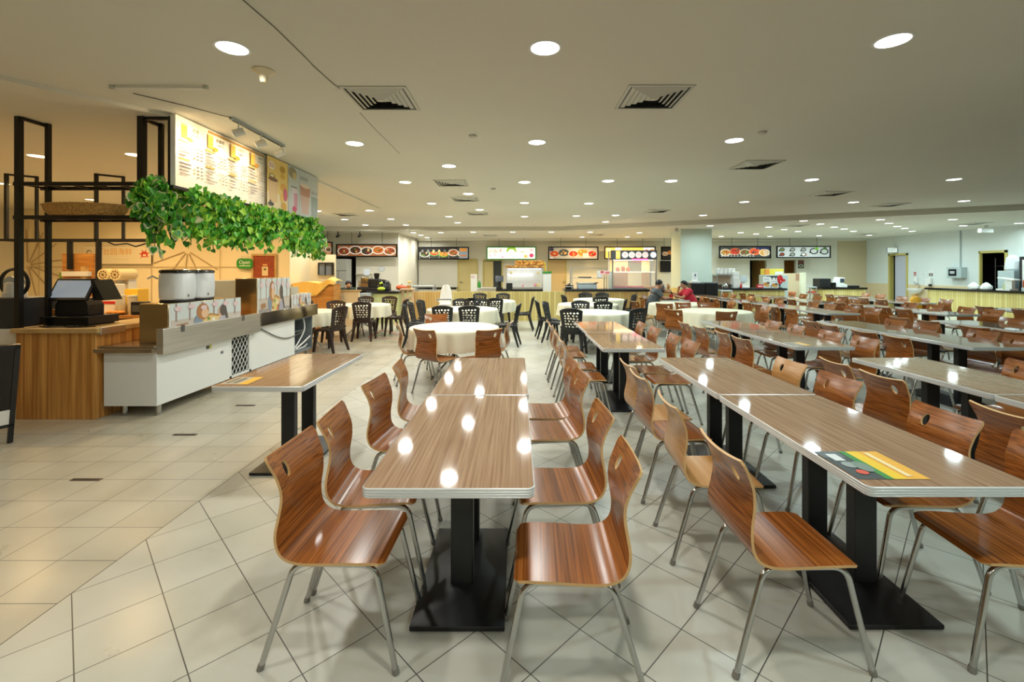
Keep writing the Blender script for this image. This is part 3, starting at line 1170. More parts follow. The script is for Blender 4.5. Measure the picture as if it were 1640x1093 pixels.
put_plastic(-1.44, 9.08, 88, 'black perforated chair, left one in front of the middle round table')
put_plastic(-0.94, 9.08, 92, 'black perforated chair, right one in front of the middle round table')
put_plastic(-2.05, 9.35, 8, 'black perforated chair, nearest on the left of the middle round table')
put_plastic(-2.05, 9.85, 0, 'black perforated chair, second on the left of the middle round table')
put_plastic(-2.0, 10.5, -14, 'black perforated chair, farthest on the left of the middle round table')
put_plastic(-0.22, 9.45, 172, 'black perforated chair on the right of the middle round table')
put_plastic(-1.35, 10.75, -90, 'black perforated chair behind the middle round table, left one')
put_plastic(-0.85, 10.75, -90, 'black perforated chair behind the middle round table, right one')
put_plastic(-1.12, 11.55, 90, 'black perforated chair, left one in front of the far round table')
put_plastic(-0.55, 11.55, 90, 'black perforated chair, right one in front of the far round table')
put_plastic(-1.12, 13.45, -90, 'black perforated chair behind the far round table, left one')
put_plastic(-0.42, 13.45, -90, 'black perforated chair behind the far round table, right one')
put_plastic(0.15, 11.9, 176, 'black perforated chair on the right of the far round table')
put_plastic(1.05, 8.42, 72, 'black perforated chair at the front left behind the pink-lit row')
put_plastic(2.08, 8.45, 118, 'black perforated chair at the front right behind the pink-lit row')
put_plastic(0.86, 9.9, -20, 'black perforated chair at the left of the pair facing the aisle, nearer')
put_plastic(0.72, 10.55, 5, 'black perforated chair at the left of the trio, by the aisle, farther')
put_plastic(1.42, 10.0, -92, 'black perforated chair between the near and middle tables of the trio, left')
put_plastic(1.92, 10.35, 88, 'black perforated chair between the near and middle tables of the trio, right')
put_plastic(2.35, 11.0, 165, 'black perforated chair at the right of the middle table of the trio')
put_plastic(2.2, 12.25, 90, 'black perforated chair in front of the far table of the trio')
put_plastic(1.55, 12.8, 15, 'black perforated chair at the left of the far table of the trio')
put_plastic(2.1, 13.75, -90, 'black perforated chair against the counter, left one of the pair')
put_plastic(2.62, 13.75, -90, 'black perforated chair against the counter, right one of the pair')
put_plastic(3.1, 13.0, 185, 'black perforated chair at the right of the far table of the trio')
GB = 'dark brown perforated chairs at the left tables'
put_plastic(-3.62, 8.8, 160, 'dark brown perforated chair nearest the display counter', True, GB)
put_plastic(-4.05, 10.05, -80, 'dark brown perforated chair behind the nearest left table', True, GB)
put_plastic(-3.42, 10.2, 95, 'dark brown perforated chair with its back to us, left far table', True, GB)
put_plastic(-2.92, 10.95, 178, 'dark brown perforated chair facing left at the far left table', True, GB)
put_plastic(-3.98, 11.8, -85, 'dark brown perforated chair behind the far left table, left one', True, GB)
put_plastic(-3.38, 11.8, -92, 'dark brown perforated chair behind the far left table, right one', True, GB)
put_plastic(-4.5, 10.6, 20, 'dark brown perforated chair at the left of the far left table', True, GB)
# ---------------------------------------------------------------- recessed downlights
disc_n = mat('diffuser_neutral', (0.9, 0.9, 0.88), 0.4, emit=(1.0, 0.98, 0.93), es=6.0)
disc_w = mat('diffuser_warm', (0.9, 0.85, 0.7), 0.4, emit=(1.0, 0.82, 0.5), es=4.0)
DL_MAIN = [(372, 77), (873, 77), (1430, 65), (568, 230), (860, 228), (1176, 225), (719, 266), (649, 292), (840, 292), (974, 290), (1075, 290),
           (1300, 288), (1528, 287.5), (750, 310.5), (691, 326), (840, 325), (943, 326), (1192, 323.6), (1367, 324), (1544, 322), (592, 337.5),
           (768, 336), (719, 347), (733, 357), (840, 347), (923, 346), (986, 345), (970, 355.6), (626, 351), (508, 338), (552, 351.5), (547, 319), (1126, 345),
           (585, 360.5), (650, 360.5)]
DL_BACK = [(662, 373), (674, 377), (684, 381), (706, 373), (758, 372), (821, 372), (883, 372), (945, 372), (932, 380), (1005, 379.6), (1024, 373),
           (1137, 362), (1155, 379), (1186, 372.8), (1211, 375), (1233, 378.6), (1231, 364), (1256, 367.8), (1278, 371), (1287, 354), (1314, 359),
           (1336, 364), (1352, 367), (1367, 370.5), (1312, 377.8), (1392, 377), (1410, 352), (1424, 357.8), (1437, 362.8), (1449, 366), (1461, 370.5),
           (1526, 351.7), (1543, 361.7), (1632, 357.8)]
DL_WARM = [(60, 250), (216, 248), (2, 294), (109, 293), (146, 320)]
lamps = []
for (px, py) in DL_MAIN:
    p = on_plane(px, py, CEIL)
    lamps.append((p[0], p[1], CEIL, 'n'))
for (px, py) in DL_BACK:
    p = on_plane(px, py, CEIL_B)
    lamps.append((p[0], p[1], CEIL_B, 'n'))
for (px, py) in DL_WARM:
    p = on_plane(px, py, CEIL_S)
    lamps.append((p[0], p[1], CEIL_S, 'w'))
# the rows that carry on over and behind the camera
for (y_, xs_) in ((0.95, (-2.08, 0.2, 2.75, 5.2)), (-1.9, (-2.08, 0.3, 2.75))):
    for x_ in xs_:
        lamps.append((x_, y_, CEIL, 'n'))
lamps.append((-8.5, 4.2, CEIL_S, 'w'))
lamps.append((-11.0, 4.0, CEIL_S, 'w'))
lamps.append((-7.1, 10.2, CEIL_S, 'w'))  # this pair is added unseen behind the menu board to brighten the stall
lamps.append((-5.0, 9.6, CEIL_S, 'w'))


def make_downlight(kind):
    t = thing('downlight', 'downlight', 'ceiling light')
    q = MB()
    q.lathe([(0.106, 0.0), (0.106, -0.004), (0.112, -0.006), (0.124, -0.004), (0.127, 0.0)], (0, 0, 0), 28)
    q.build('trim_ring', white_paint, t)
    MB().lathe([(0.105, 0.001), (0.105, -0.0025)], (0, 0, 0), 28).build('diffuser', disc_w if kind == 'w' else disc_n, t)
    return t


protos, lamp_data = {}, {}


def lamp_tone(x_, kind, y_=0):
    if kind == 'w' or (1.6 < x_ < 5.6 and y_ > 17):
        return 'warm'
    if x_ > 1.2:
        return 'cool'
    return 'neutral'


rows, cur = [], []
for L_ in sorted(lamps, key=lambda a: (a[1])):
    if L_[1] < 0.5 * 2 + 0.2:
        key = 'near'
    if cur and L_[1] - cur[-1][1] > 0.28:
        rows.append(cur)
        cur = []
    cur.append(L_)
rows.append(cur)
row_no = 0
for rw in rows:
    vis = [l for l in rw if l[1] > 2.0]
    if vis:
        row_no += 1
    rw.sort(key=lambda a: a[0])
    for i, (x_, y_, z_, kind) in enumerate(rw):
        if kind not in protos:
            protos[kind] = make_downlight(kind)
            o = protos[kind]
        else:
            o = copy_tree(protos[kind], only=('MESH',))
        o.location = (x_, y_, z_)
        if y_ < 2.0:
            o['label'] = 'round recessed white downlight overhead, out of the picture'
        else:
            o['label'] = 'round %s downlight, %s from left in the %s ceiling row from the camera' % (
                'amber' if kind == 'w' else 'white', ORD[min(i, 19)], ORD[min(row_no - 1, 19)])
        o['category'] = 'ceiling light'
        o['group'] = 'recessed ceiling downlights'
        tone = lamp_tone(x_, kind, y_)
        if tone not in lamp_data:
            d = bpy.data.lights.new('downlight_' + tone, 'AREA')
            d.shape = 'DISK'
            d.size = 0.2
            d.energy = DOWNLIGHT_W * (1.9 if tone == 'warm' else 1.0)
            d.color = {'warm': WARM, 'cool': COOL, 'neutral': NEUTRAL}[tone]
            d.spread = R(165)
            lamp_data[tone] = d
        lo = bpy.data.objects.new('bulb', lamp_data[tone])
        COL.objects.link(lo)
        lo.parent = o
        lo.location = (0, 0, -0.006)

# ---------------------------------------------------------------- ceiling diffusers, detectors, cable
vent_w = mat('vent_white', srgb(200, 200, 190), 0.5)


def make_vent():
    t = thing('air_vent', 'vent', 'vent')
    MB().box(-.27, .27, -.27, .27, -.004, 0.0).build('backing', black_plastic, t)
    q = MB()
    for k in range(6):
        a = .30 - .047 * k
        b = a - .034 + (0.006 if k == 0 else 0)
        z0, z1 = -.006, -.02
        vs = []
        for (h, z) in ((a, z0), (b, z1)):
            vs += [(h, h, z), (-h, h, z), (-h, -h, z), (h, -h, z)]
        fs = [(0, 1, 5, 4), (1, 2, 6, 5), (2, 3, 7, 6), (3, 0, 4, 7)]
        if k == 0:
            vs = []
            for (h, z) in ((a, -.001), (a, -.01), (a - .03, -.012)):
                vs += [(h, h, z), (-h, h, z), (-h, -h, z), (h, -h, z)]
            fs = [(0, 1, 5, 4), (1, 2, 6, 5), (2, 3, 7, 6), (3, 0, 4, 7), (4, 5, 9, 8), (5, 6, 10, 9), (6, 7, 11, 10), (7, 4, 8, 11)]
        q.add(vs, fs)
    q.box(-.03, .03, -.03, .03, -.022, -.012)
    q.build('louvre', vent_w, t, smooth=False)
    return t


VENTS = [(612, 158, 'nearest square ceiling vent, left of the two'), (1045, 156, 'nearest square ceiling vent, right of the two'),
         (1210, 264, 'square ceiling vent beside the right-hand smoke detector'), (723, 293, 'square ceiling vent near the third light row, centre left'),
         (745, 319, 'square ceiling vent just behind the centre left one'), (765, 342, 'third square ceiling vent down the centre left line'),
         (1330, 310, 'stained square ceiling vent right of centre'), (1425, 328, 'square ceiling vent before the slanting step, right'),
         (555, 343.5, 'square ceiling vent behind the leafy sign'), (1052, 338, 'square ceiling vent near the pink glow')]
vp = None
for (px, py, lab) in VENTS:
    p = on_plane(px, py, CEIL)
    if vp is None:
        vp = make_vent(); o = vp
    else:
        o = copy_tree(vp)
    o.location = p
    tag(o, lab, 'vent', 'square ceiling vents')
for (px, py, lab) in ((1275, 361, 'flat ceiling vent over the right stalls, larger stained one'), (1385, 375, 'flat ceiling vent in the far right corner'),
                      (785, 377, 'flat ceiling vent over the juice stall'), (955, 376, 'flat ceiling vent over the dark counter'), (556, 378, 'flat ceiling vent over the far left stall'),
                      (1560, 358, 'flat ceiling vent above the metal wall box')):
    p = on_plane(px, py, CEIL_B)
    o = copy_tree(vp)
    o.location = p
    tag(o, lab, 'vent', 'square ceiling vents')

for (px, py, lab) in ((757, 217, 'small round sprinkler head left of the centre light line'), (1221, 211, 'round white smoke detector above the right vent'),
                      (790, 302, 'small round detector beyond the centre left vents')):
    p = on_plane(px, py, CEIL)
    o = MB().lathe([(0.035, 0.0), (0.05, -0.004), (0.05, -0.018), (0.03, -0.03), (0.01, -0.032)], (0, 0, 0), 20).build('smoke_detector', vent_w)
    o.location = p
    tag(o, lab, 'detector')
p = on_plane(422, 113, CEIL)
o = MB().lathe([(0.085, 0.0), (0.088, -0.008), (0.06, -0.025), (0.034, -0.05), (0.028, -0.085), (0.022, -0.1), (0.004, -0.104)], (0, 0, 0), 24).build('ceiling_sensor', mat('sensor_cream', srgb(226, 214, 180), 0.45))
o.location = p
tag(o, 'cream cone-shaped sensor on the ceiling beside the left light', 'sensor')

# thin white batten on the ceiling
a, b = on_plane(180, 137, CEIL), on_plane(324, 134, CEIL)
t = thing('tube_fitting', 'thin white tube fitting on the ceiling above the black rack', 'light fitting', ((a[0] + b[0]) / 2, a[1], CEIL))
hl = (b[0] - a[0]) / 2
MB().tube([(-hl, 0, -.02), (hl, 0, -.02)], .011, 10).build('tube', white_plastic, t)
for s in (-1, 1):
    MB().box(s * hl - .02, s * hl + .02, -.014, .014, -.034, 0).build('end_clip', vent_w, t)

# thin cable along the ceiling
cb = [on_plane(x_, y_, CEIL) for (x_, y_) in ((388, -2), (440, 43), (490, 92), (500, 103), (533, 133), (560, 152))]
cb2 = [on_plane(x_, y_, CEIL) for (x_, y_) in ((576, 180), (600, 206), (622, 228), (640, 246))]
o = MB().tube([(x_, y_, CEIL - 0.005) for (x_, y_, z_) in cb], 0.003, 6).build('ceiling_cable', mat('grey_cable', srgb(90, 86, 76), 0.6))
tag(o, 'thin grey cable running over the ceiling to the left vent', 'cable')
o = MB().tube([(x_, y_, CEIL - 0.004) for (x_, y_, z_) in cb2], 0.002, 6).build('ceiling_cable', mat('grey_cable'))
tag(o, 'thin grey cable running on behind the left vent', 'cable')
# camera domes on the pillar
t = thing('security_camera', 'small security camera under the ceiling left of the pillar', 'camera', (X(1082, 16.2), 16.1, CEIL_B))
MB().box(-.04, .04, -.04, .04, -.12, 0).build('bracket', vent_w, t)
MB().tube([(-.14, -.1, -.14), (.06, .02, -.1)], .05, 14).build('housing', white_plastic, t)
for (px, py, lab) in ((576, 380, 'black spot camera hanging over the far left menu'), (541, 388, 'black spot camera at the corner of the far left menus')):
    q = W(px, py, 17.3 if px > 560 else 17.4)
    t = thing('spot_camera', lab, 'camera', (q[0], q[1], CEIL_B))
    MB().tube([(0, 0, 0), (0, 0, -.12)], .02, 8).build('stem', black_plastic, t)
    MB().tube([(0, .08, -.14), (0, -.1, -.2)], .045, 12).build('housing', black_plastic, t)
# ================================================================ drink stall on the left
t = thing('till_counter', 'wood-panelled till counter with tan top at the left', 'counter', (-4.8, 5.05, 0))
MB().box(-.42, .41, -.31, .3, 0, .9).build('body', cab_wood, t, bevel=.004)
MB().box(-.455, .45, -.335, .3, .9, .95).build('countertop', cab_top, t, bevel=.006)
MB().box(.41, .46, -.3, .0, .88, .955).build('corner_strip', steel, t, bevel=.003)
t = thing('side_cabinet', 'wood-grain side cabinet behind the till counter', 'cabinet', (-4.62, 5.62, 0))
MB().box(-.14, .14, -.25, .3, 0, .91).build('body', cab_wood, t, bevel=.004)
MB().box(-.2, .16, -.27, .32, .91, .95).build('countertop', cab_top, t, bevel=.005)
o = MB().box(-6.3, -5.27, 4.8, 5.4, 0, .93).build('cupboard', white_paint, None, bevel=.01)
tag(o, 'white cupboard left of the wood-panelled till counter', 'cupboard')
o = MB().box(-5.95, -5.3, 4.86, 5.25, .93, 1.26).build('storage_box', mat('navy_box', srgb(40, 48, 58), 0.5), None, bevel=.012)
tag(o, 'dark navy box standing on the white cupboard', 'box')
t = thing('table_fan', 'white appliance with black hoop at the left edge, on the navy box', 'appliance', (-5.52, 5.0, 1.26))
MB().lathe([(.1, 0), (.1, .05), (.085, .06), (.08, .15), (.06, .17)], (0, 0, 0), 20).build('base', white_plastic, t)
MB().tube([(.15 * math.cos(a * PI / 12), 0, .16 + .15 * math.sin(a * PI / 12)) for a in range(24)], .018, 8, closed=True).build('hoop', black_plastic, t)
MB().tube([(0, -.05, .16), (0, .05, .16)], .07, 16).build('motor', mat('pale_grey', srgb(176, 184, 188), 0.4), t)
# sandwich board at the picture's left edge
t = thing('sandwich_board', 'black framed sandwich board at the left edge of the floor', 'sign', (-4.88, 3.95, 0), R(60))
for s in (-1, 1):
    rt = Matrix.Rotation(R(14 * s), 3, 'X')
    q = MB()
    for (cx, cz, sx, sz) in ((-.28, .45, .035, .92), (.28, .45, .035, .92), (0, .9, .59, .035), (0, .16, .59, .03)):
        q.cbox(rt @ Vector((cx, 0, cz)) + Vector((0, -.22 * s, .02)), (sx, .03, sz), None, rt)
    q.build('frame', black_plastic, t)
    MB().cbox(rt @ Vector((0, 0, .53)) + Vector((0, -.22 * s, .02)), (.53, .012, .7), None, rt).build('board', black_gloss, t)
    MB().cbox(rt @ Vector((0, -.004 * s, .24)) + Vector((0, -.222 * s, .02)), (.53, .012, .14), None, rt).build('foot_panel', white_plastic, t)

# --- black ceiling rack over the till
t = thing('ceiling_rack', 'black steel shelf rack hung from the ceiling above the till', 'rack', (-4.6, 4.88, 0))


def loc(o_):
    return (-4.6, 4.88, 0)


def bar(p0, p1, th, name='post'):
    p0 = Vector(p0) - Vector((-4.6, 4.88, 0)); p1 = Vector(p1) - Vector((-4.6, 4.88, 0))
    q = MB()
    h = th / 2
    a = [min(p0[i], p1[i]) - h for i in range(3)]
    b = [max(p0[i], p1[i]) + h for i in range(3)]
    q.box(a[0], b[0], a[1], b[1], a[2] if abs(p0.z - p1.z) < .01 else a[2] + h, b[2] if abs(p0.z - p1.z) < .01 else b[2] - h)
    return q.build(name, rack_black, t)


XA, XC, YA, YB = -5.22, -3.93, 4.77, 5.0
bar((XA, YA, .95), (XA, YA, CEIL_S), .05)
bar((XA + .07, YB, .95), (XA + .07, YB, CEIL_S), .04)
bar((XC, YA, 2.1), (XC, YA, CEIL_S), .06)
bar((XC + .02, YB, 2.1), (XC + .02, YB, CEIL_S), .04)
bar((-3.63, YA, 2.05), (-3.63, YA, CEIL_S), .035)
for x_ in (XA + .035, XC):
    bar((x_, YA, CEIL_S - .02), (x_, YB, CEIL_S - .02), .03, 'top_bar')
bar((XC, YA, CEIL_S - .02), (-3.63, YA, CEIL_S - .02), .03, 'top_bar')
for z_ in (2.1, 2.45):
    q = MB()
    for y_ in (YA - .02, YB + .02):
        q.box(XA - XC - .67 + XC + .67 + 4.6 - XA + XA - .04 - 0, XC + .3 + 4.6, y_ - .012 - 4.88, y_ + .012 - 4.88, z_ - .012, z_ + .028) if False else q.box(XA + 4.6 - .03, XC + 4.6 + .3, y_ - .012 - 4.88, y_ + .012 - 4.88, z_ - .012, z_ + .028)
    for k in range(7):
        xx = XA + 4.6 + .02 + (XC - XA + .2) * k / 6
        q.box(xx - .01, xx + .01, YA - 4.88, YB - 4.88, z_, z_ + .018)
    q.build('shelf', rack_black, t)
# woven tray
t = thing('winnowing_basket', 'flat oval woven basket lying on the black rack shelf', 'basket', (-4.62, 4.88, 2.128))
MB().lathe([(.3, 0), (.36, .01), (.41, .06), (.43, .115), (.415, .12), (.395, .07), (.34, .022), (.02, .018)], (0, 0, 0), 40, squash=(1, .5)).build('bowl', wicker, t)
MB().tube([(.424 * math.cos(2 * PI * k / 40), .212 * math.sin(2 * PI * k / 40), .118) for k in range(40)], .011, 8, closed=True).build('rim', wicker, t)

# --- rack deeper inside the stall
t = thing('ceiling_rack', 'black hanging rack further back inside the drink stall', 'rack', (-7.4, 7.55, 0))
for (a, b) in ((-8.47, -8.2), (-6.98, -6.72)):
    q = MB()
    q.box(a + 7.4 - .022, a + 7.4 + .022, -.02, .02, 2.05, CEIL_S)
    q.build('post', rack_black, t)
    q = MB()
    q.box(b + 7.4 - .016, b + 7.4 + .016, .2, .24, 2.05, CEIL_S)
    q.build('post', rack_black, t)
    q = MB()
    q.add([(a + 7.4, -.015, CEIL_S - .03), (b + 7.4, .22, CEIL_S - .03), (b + 7.4, .25, CEIL_S - .03), (a + 7.4, .02, CEIL_S - .03),
           (a + 7.4, -.015, CEIL_S), (b + 7.4, .22, CEIL_S), (b + 7.4, .25, CEIL_S), (a + 7.4, .02, CEIL_S)],
          [(0, 3, 2, 1), (4, 5, 6, 7), (0, 1, 5, 4), (2, 3, 7, 6)])
    q.build('top_bar', rack_black, t)
MB().box(-1.12, 1.55, -.03, .0, 2.04, 2.08).box(-1.12, 1.55, .2, .23, 2.04, 2.08).build('rail', rack_black, t)
MB().box(-1.15, -1.12, -.03, .23, 2.04, 2.08).box(1.55, 1.58, -.03, .23, 2.04, 2.08).box(0.42, .45, -.03, .23, 2.04, 2.08).build('cross_rail', rack_black, t)
for (px, y1) in ((112, 432), (158, 478)):
    q = MB()
    q.tube([(X(px, 7.55) + 7.4, 0, 2.05), (X(px, 7.55) + 7.4, 0, Z(y1, 7.55))], .04, 8)
    q.build('hanging_pipe', rack_black, t)
q = MB()
q.tube([(.6, -.02, 2.04), (.75, -.03, 1.98), (.95, -.02, 2.0), (1.1, -.03, 1.95), (1.25, -.02, 2.0), (1.5, -.02, 2.03)], .012, 6)
q.build('cable', rubber, t)

# --- till: cash drawer and touch screen
t = thing('cash_drawer', 'black cash drawer on the till counter', 'cash drawer', (-4.92, 5.12, .95))
MB().box(-.27, .27, -.18, .2, .012, .1).build('body', black_plastic, t, bevel=.005)
MB().box(-.25, .25, -.19, -.18, .02, .09).build('front', black_gloss, t, bevel=.003)
for a in (-1, 1):
    MB().box(a * .22 - .02, a * .22 + .02, -.16, .17, 0, .012).build('foot', rubber, t)
t = thing('till_terminal', 'black touch-screen till with pale tilted display', 'till', (-4.95, 5.12, 1.05))
q = MB()
q.prism_y([(-.17, 0), (.2, 0), (.2, .12), (.14, .2), (-.13, .2), (-.17, .12)], -.08, .12)
q.build('stand', black_plastic, t, bevel=.008)
rt = Matrix.Rotation(R(-28), 3, 'X')
MB().cbox((0, -.05, .29), (.44, .03, .27), None, rt).build('display_case', black_plastic, t, bevel=.006)
MB().cbox(Vector((0, -.05, .29)) + rt @ Vector((0, -.0165, .0)), (.39, .004, .21), None, rt).build('screen', screen_grey, t)
MB().prism_y([(.215, .17), (.34, .17), (.22, .4), (.19, .4)], -.04, .2).build('rear_display', black_plastic, t)
cbl = [((-5.1, 4.86), (-4.98, 4.8), (-4.86, 4.86), (-4.7, 4.8), (-4.62, 4.9)), ((-5.16, 5.1), (-5.1, 4.92), (-4.95, 4.83), (-4.8, 4.86), (-4.74, 4.92)),
       ((-5.0, 4.9), (-4.9, 4.86), (-4.78, 4.9), (-4.66, 4.82), (-4.5, 4.86))]
for i, c in enumerate(cbl):
    pts = catmull([(x_, y_, .957) for x_, y_ in c], 5)
    o = MB().tube(pts, .006, 6).build('cable', [rubber, mat('grey_cable'), rubber][i])
    tag(o, ['black cable looping on the till counter, front one', 'black cable looping on the till counter behind', 'grey cable lying on the till counter'][i].replace('behind', 'by the posts'), 'cable')
o = MB().box(-5.2, -5.08, 5.08, 5.2, .95, 1.12).build('storage_box', brown_wood, None, bevel=.004)
tag(o, 'small brown box behind the rack posts on the till counter', 'box')

# --- white display counter
XF = -3.80
t = thing('display_counter', 'long white display counter with steel front lip and metal legs', 'counter', (0, 0, 0))
MB().box(-4.36, XF, 4.8, 6.02, .12, .70).build('body', white_paint, t, bevel=.004)
MB().box(-4.36, -3.86, 6.02, 6.48, .12, .70).build('motor_bay', dark_room, t)
q = MB()
n = 5
for k in range(-9, n + 1):
    for s in (1, -1):
        y0 = 6.06 + .4 * k / n
        pts = []
        for (yy, zz) in ((y0, .14 if s > 0 else .7), (y0 + .4 * 9 / n * .55, .7 if s > 0 else .14)):
            pts.append((yy, zz))
        # clip the bar to the opening in y
        (ya, za), (yb, zb) = pts
        lo_, hi_ = 6.06, 6.46
        if yb <= lo_ or ya >= hi_:
            continue
        f = lambda y_: za + (zb - za) * (y_ - ya) / (yb - ya)
        y1, y2 = max(ya, lo_), min(yb, hi_)
        q.tube([(XF - .01, y1, f(y1)), (XF - .01, y2, f(y2))], .005, 5)
for (a, b, c, d) in ((6.02, 6.06, .12, .7), (6.46, 6.5, .12, .7), (6.02, 6.5, .12, .15), (6.02, 6.5, .69, .72)):
    q.box(XF - .02, XF, a, b, c, d)
q.build('mesh_grille', white_paint, t)
MB().box(-4.36, XF, 6.5, 7.78, .12, .72).build('rear_body', white_paint, t, bevel=.004)
q = MB()
q.box(-4.36, -4.3, 7.78, 8.45, .12, .72).box(-4.3, XF, 7.78, 8.45, .12, .15).box(-4.3, XF, 8.42, 8.45, .12, .72).box(-4.3, XF, 7.78, 8.45, .7, .72)
q.box(-4.3, -3.95, 7.8, 8.42, .45, .47)
q.build('open_bay', mat('grey_bay', srgb(120, 128, 132), 0.5), t)
q = MB()
q.tube(catmull([(-3.85, 8.2, .7), (-3.83, 8.2, .5), (-3.84, 8.0, .3), (-3.84, 7.85, .22)], 5), .012, 8)
q.tube(catmull([(-3.82, 7.85, .2), (-3.82, 8.1, .26), (-3.82, 8.4, .35)], 5), .014, 8)
q.tube(catmull([(-3.9, 7.9, .16), (-3.86, 8.2, .17), (-3.88, 8.4, .2)], 5), .014, 8)
q.build('water_hose', white_plastic, t)
MB().box(-4.42, -3.8, 4.76, 8.46, .72, .76).box(-4.42, XF, 4.74, 4.96, .69, .735).build('worktop', noise_mat('brown_steel', (0.42, 0.34, 0.24), (0.5, 0.42, 0.32), (3, 3, 60), 0.25, 0.9), t, bevel=.004)
lip = MB().box(XF - .005, -3.73, 4.80, 6.62, .665, .935).build('front_lip', steel, t, bevel=.004)
MB().box(XF - .005, -3.73, 6.64, 8.52, .735, .935).build('front_lip', noise_mat('mirror_lip', (0.55, 0.5, 0.48), (0.62, 0.6, 0.58), (3, 3, 3), 0.12, 1.0), t, bevel=.004)
for (x_, y_) in ((-4.22, 4.9), (-3.86, 4.9), (-3.86, 5.95), (-4.22, 6.0), (-3.86, 7.1), (-4.22, 7.1), (-3.86, 8.36), (-4.22, 8.36)):
    MB().lathe([(.028, 0), (.032, .006), (.032, .02), (.026, .024), (.026, .12)], (x_, y_, 0), 14).build('leg', chrome, t)
for y_ in (5.08, 6.2):
    MB().box(-3.735, -3.722, y_ - .02, y_ + .02, .87, .95).build('clip', steel_dark, lip)
q = MB()
art_o = art(MB(), [('r', -.06, -.02, .0, .02, (60, 60, 58)), ('r', .005, -.022, .04, .022, (200, 190, 40))]).build('maker_label', None, t)
art_o.location = (XF, 5.62, .61); art_o.rotation_euler = (0, 0, R(90))
art_o = art(MB(), [('r', -.03, -.02, .03, .02, (150, 156, 158)), ('r', -.015, -.012, .015, .012, (90, 94, 96))]).build('maker_label', None, t)
art_o.location = (XF, 5.86, .5); art_o.rotation_euler = (0, 0, R(90))
# cable sagging along the white panel, pipe on the floor
o = MB().tube(catmull([(-3.795 + .012, 6.5, .74), (-3.785, 6.75, .68), (-3.785, 7.15, .52), (-3.785, 7.5, .44), (-3.785, 7.9, .46), (-3.8, 8.1, .5)], 6), .008, 8).build('power_cable', mat('grey_cable'))
tag(o, 'dark power cable sagging across the white counter panel', 'cable')
o = MB().tube([(-4.75, 5.2, .03), (-4.2, 5.22, .03), (-4.1, 5.4, .03), (-4.06, 8.3, .03)], .018, 10).build('floor_pipe', mat('pipe_grey', srgb(120, 124, 124), 0.4))
tag(o, 'grey pipe on the floor under the white display counter', 'pipe')

# illustrated front panels of the warming boxes (a cafe scene in soft colours)
def cafe_scene(w_, h_, sx=1.0):
    it = [('r', 0, 0, w_, h_, (196, 186, 176)), ('r', 0, h_ * .55, w_, h_, (206, 214, 214))]
    for k in range(6):
        x_ = w_ * (k + .3) / 6
        it.append(('r', x_, h_ * .5, x_ + w_ * .02, h_, (150, 132, 124)))
    it.append(('r', 0, 0, w_, h_ * .3, (150, 146, 142)))
    it.append(('p', [(w_ * .02, h_ * .06), (w_ * .2, h_ * .02), (w_ * .3, h_ * .22), (w_ * .12, h_ * .2)], (206, 188, 168)))
    it.append(('p', [(w_ * .06, h_ * .42), (w_ * .2, h_ * .44), (w_ * .22, h_ * .34), (w_ * .08, h_ * .3)], (168, 126, 88)))
    it.append(('p', [(w_ * .26, h_ * .22), (w_ * .55, h_ * .14), (w_ * .72, h_ * .5), (w_ * .5, h_ * .62)], (186, 140, 82)))
    it.append(('p', [(w_ * .3, h_ * .26), (w_ * .54, h_ * .2), (w_ * .66, h_ * .48), (w_ * .5, h_ * .55)], (224, 196, 136)))
    it.append(('e', w_ * .34, h_ * .42, w_ * .06, h_ * .2, (128, 144, 160)))
    it.append(('e', w_ * .4, h_ * .7, w_ * .085, h_ * .24, (176, 122, 76)))
    it.append(('e', w_ * .43, h_ * .64, w_ * .05, h_ * .14, (224, 186, 150)))
    it.append(('e', w_ * .69, h_ * .3, w_ * .06, h_ * .24, (170, 168, 184)))
    it.append(('e', w_ * .67, h_ * .62, w_ * .05, h_ * .17, (214, 178, 150)))
    it.append(('e', w_ * .7, h_ * .66, w_ * .055, h_ * .18, (92, 84, 80)))
    it.append(('e', w_ * .75, h_ * .5, w_ * .022, h_ * .26, (92, 84, 80), 18))
    for (a, b, c) in ((.42, .3, (150, 84, 60)), (.5, .34, (214, 210, 96)), (.55, .42, (238, 236, 224)), (.48, .46, (120, 150, 70)), (.59, .33, (150, 84, 60)), (.4, .24, (236, 220, 180)), (.56, .26, (206, 120, 90))):
        it.append(('e', w_ * a, h_ * b, w_ * .022, h_ * .045, c))
    for k in range(6):
        it.append(('e', w_ * (.08 + .165 * k), h_ * (.85 + .04 * math.sin(k * 2.3)), w_ * .045, h_ * .07, (222, 196, 200)))
    it.append(('e', w_ * .9, h_ * .18, w_ * .04, h_ * .06, (86, 150, 110)))
    return it


def warm_box(lab, y0, y1, z1, x0=-4.12):
    b = thing('warming_box', lab, 'food box', (0, 0, 0))
    MB().box(x0, XF, y0, y1, .76, z1).build('body', amber_tint_steel, b, bevel=.008)
    MB().box(XF - .002, XF + .004, y0 + .01, y0 + .03, .76, z1 - .005).build('corner_strip', white_paint, b)
    p_ = art(MB(), cafe_scene(y1 - y0 - .05, z1 - .78)).build('picture_panel', None, b)
    p_.location = (XF + .0005, y0 + .035, .775)
    p_.rotation_euler = (0, 0, R(90))
    return b


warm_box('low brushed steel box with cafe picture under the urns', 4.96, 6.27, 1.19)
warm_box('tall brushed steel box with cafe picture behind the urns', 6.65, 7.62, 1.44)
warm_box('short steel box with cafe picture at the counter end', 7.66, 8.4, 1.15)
o = MB().box(-4.1, -3.83, 7.72, 7.98, 1.15, 1.27).build('carton', mat('grey_carton', srgb(190, 184, 168), 0.6), None, bevel=.004)
tag(o, 'pale grey carton on the short steel box', 'carton')

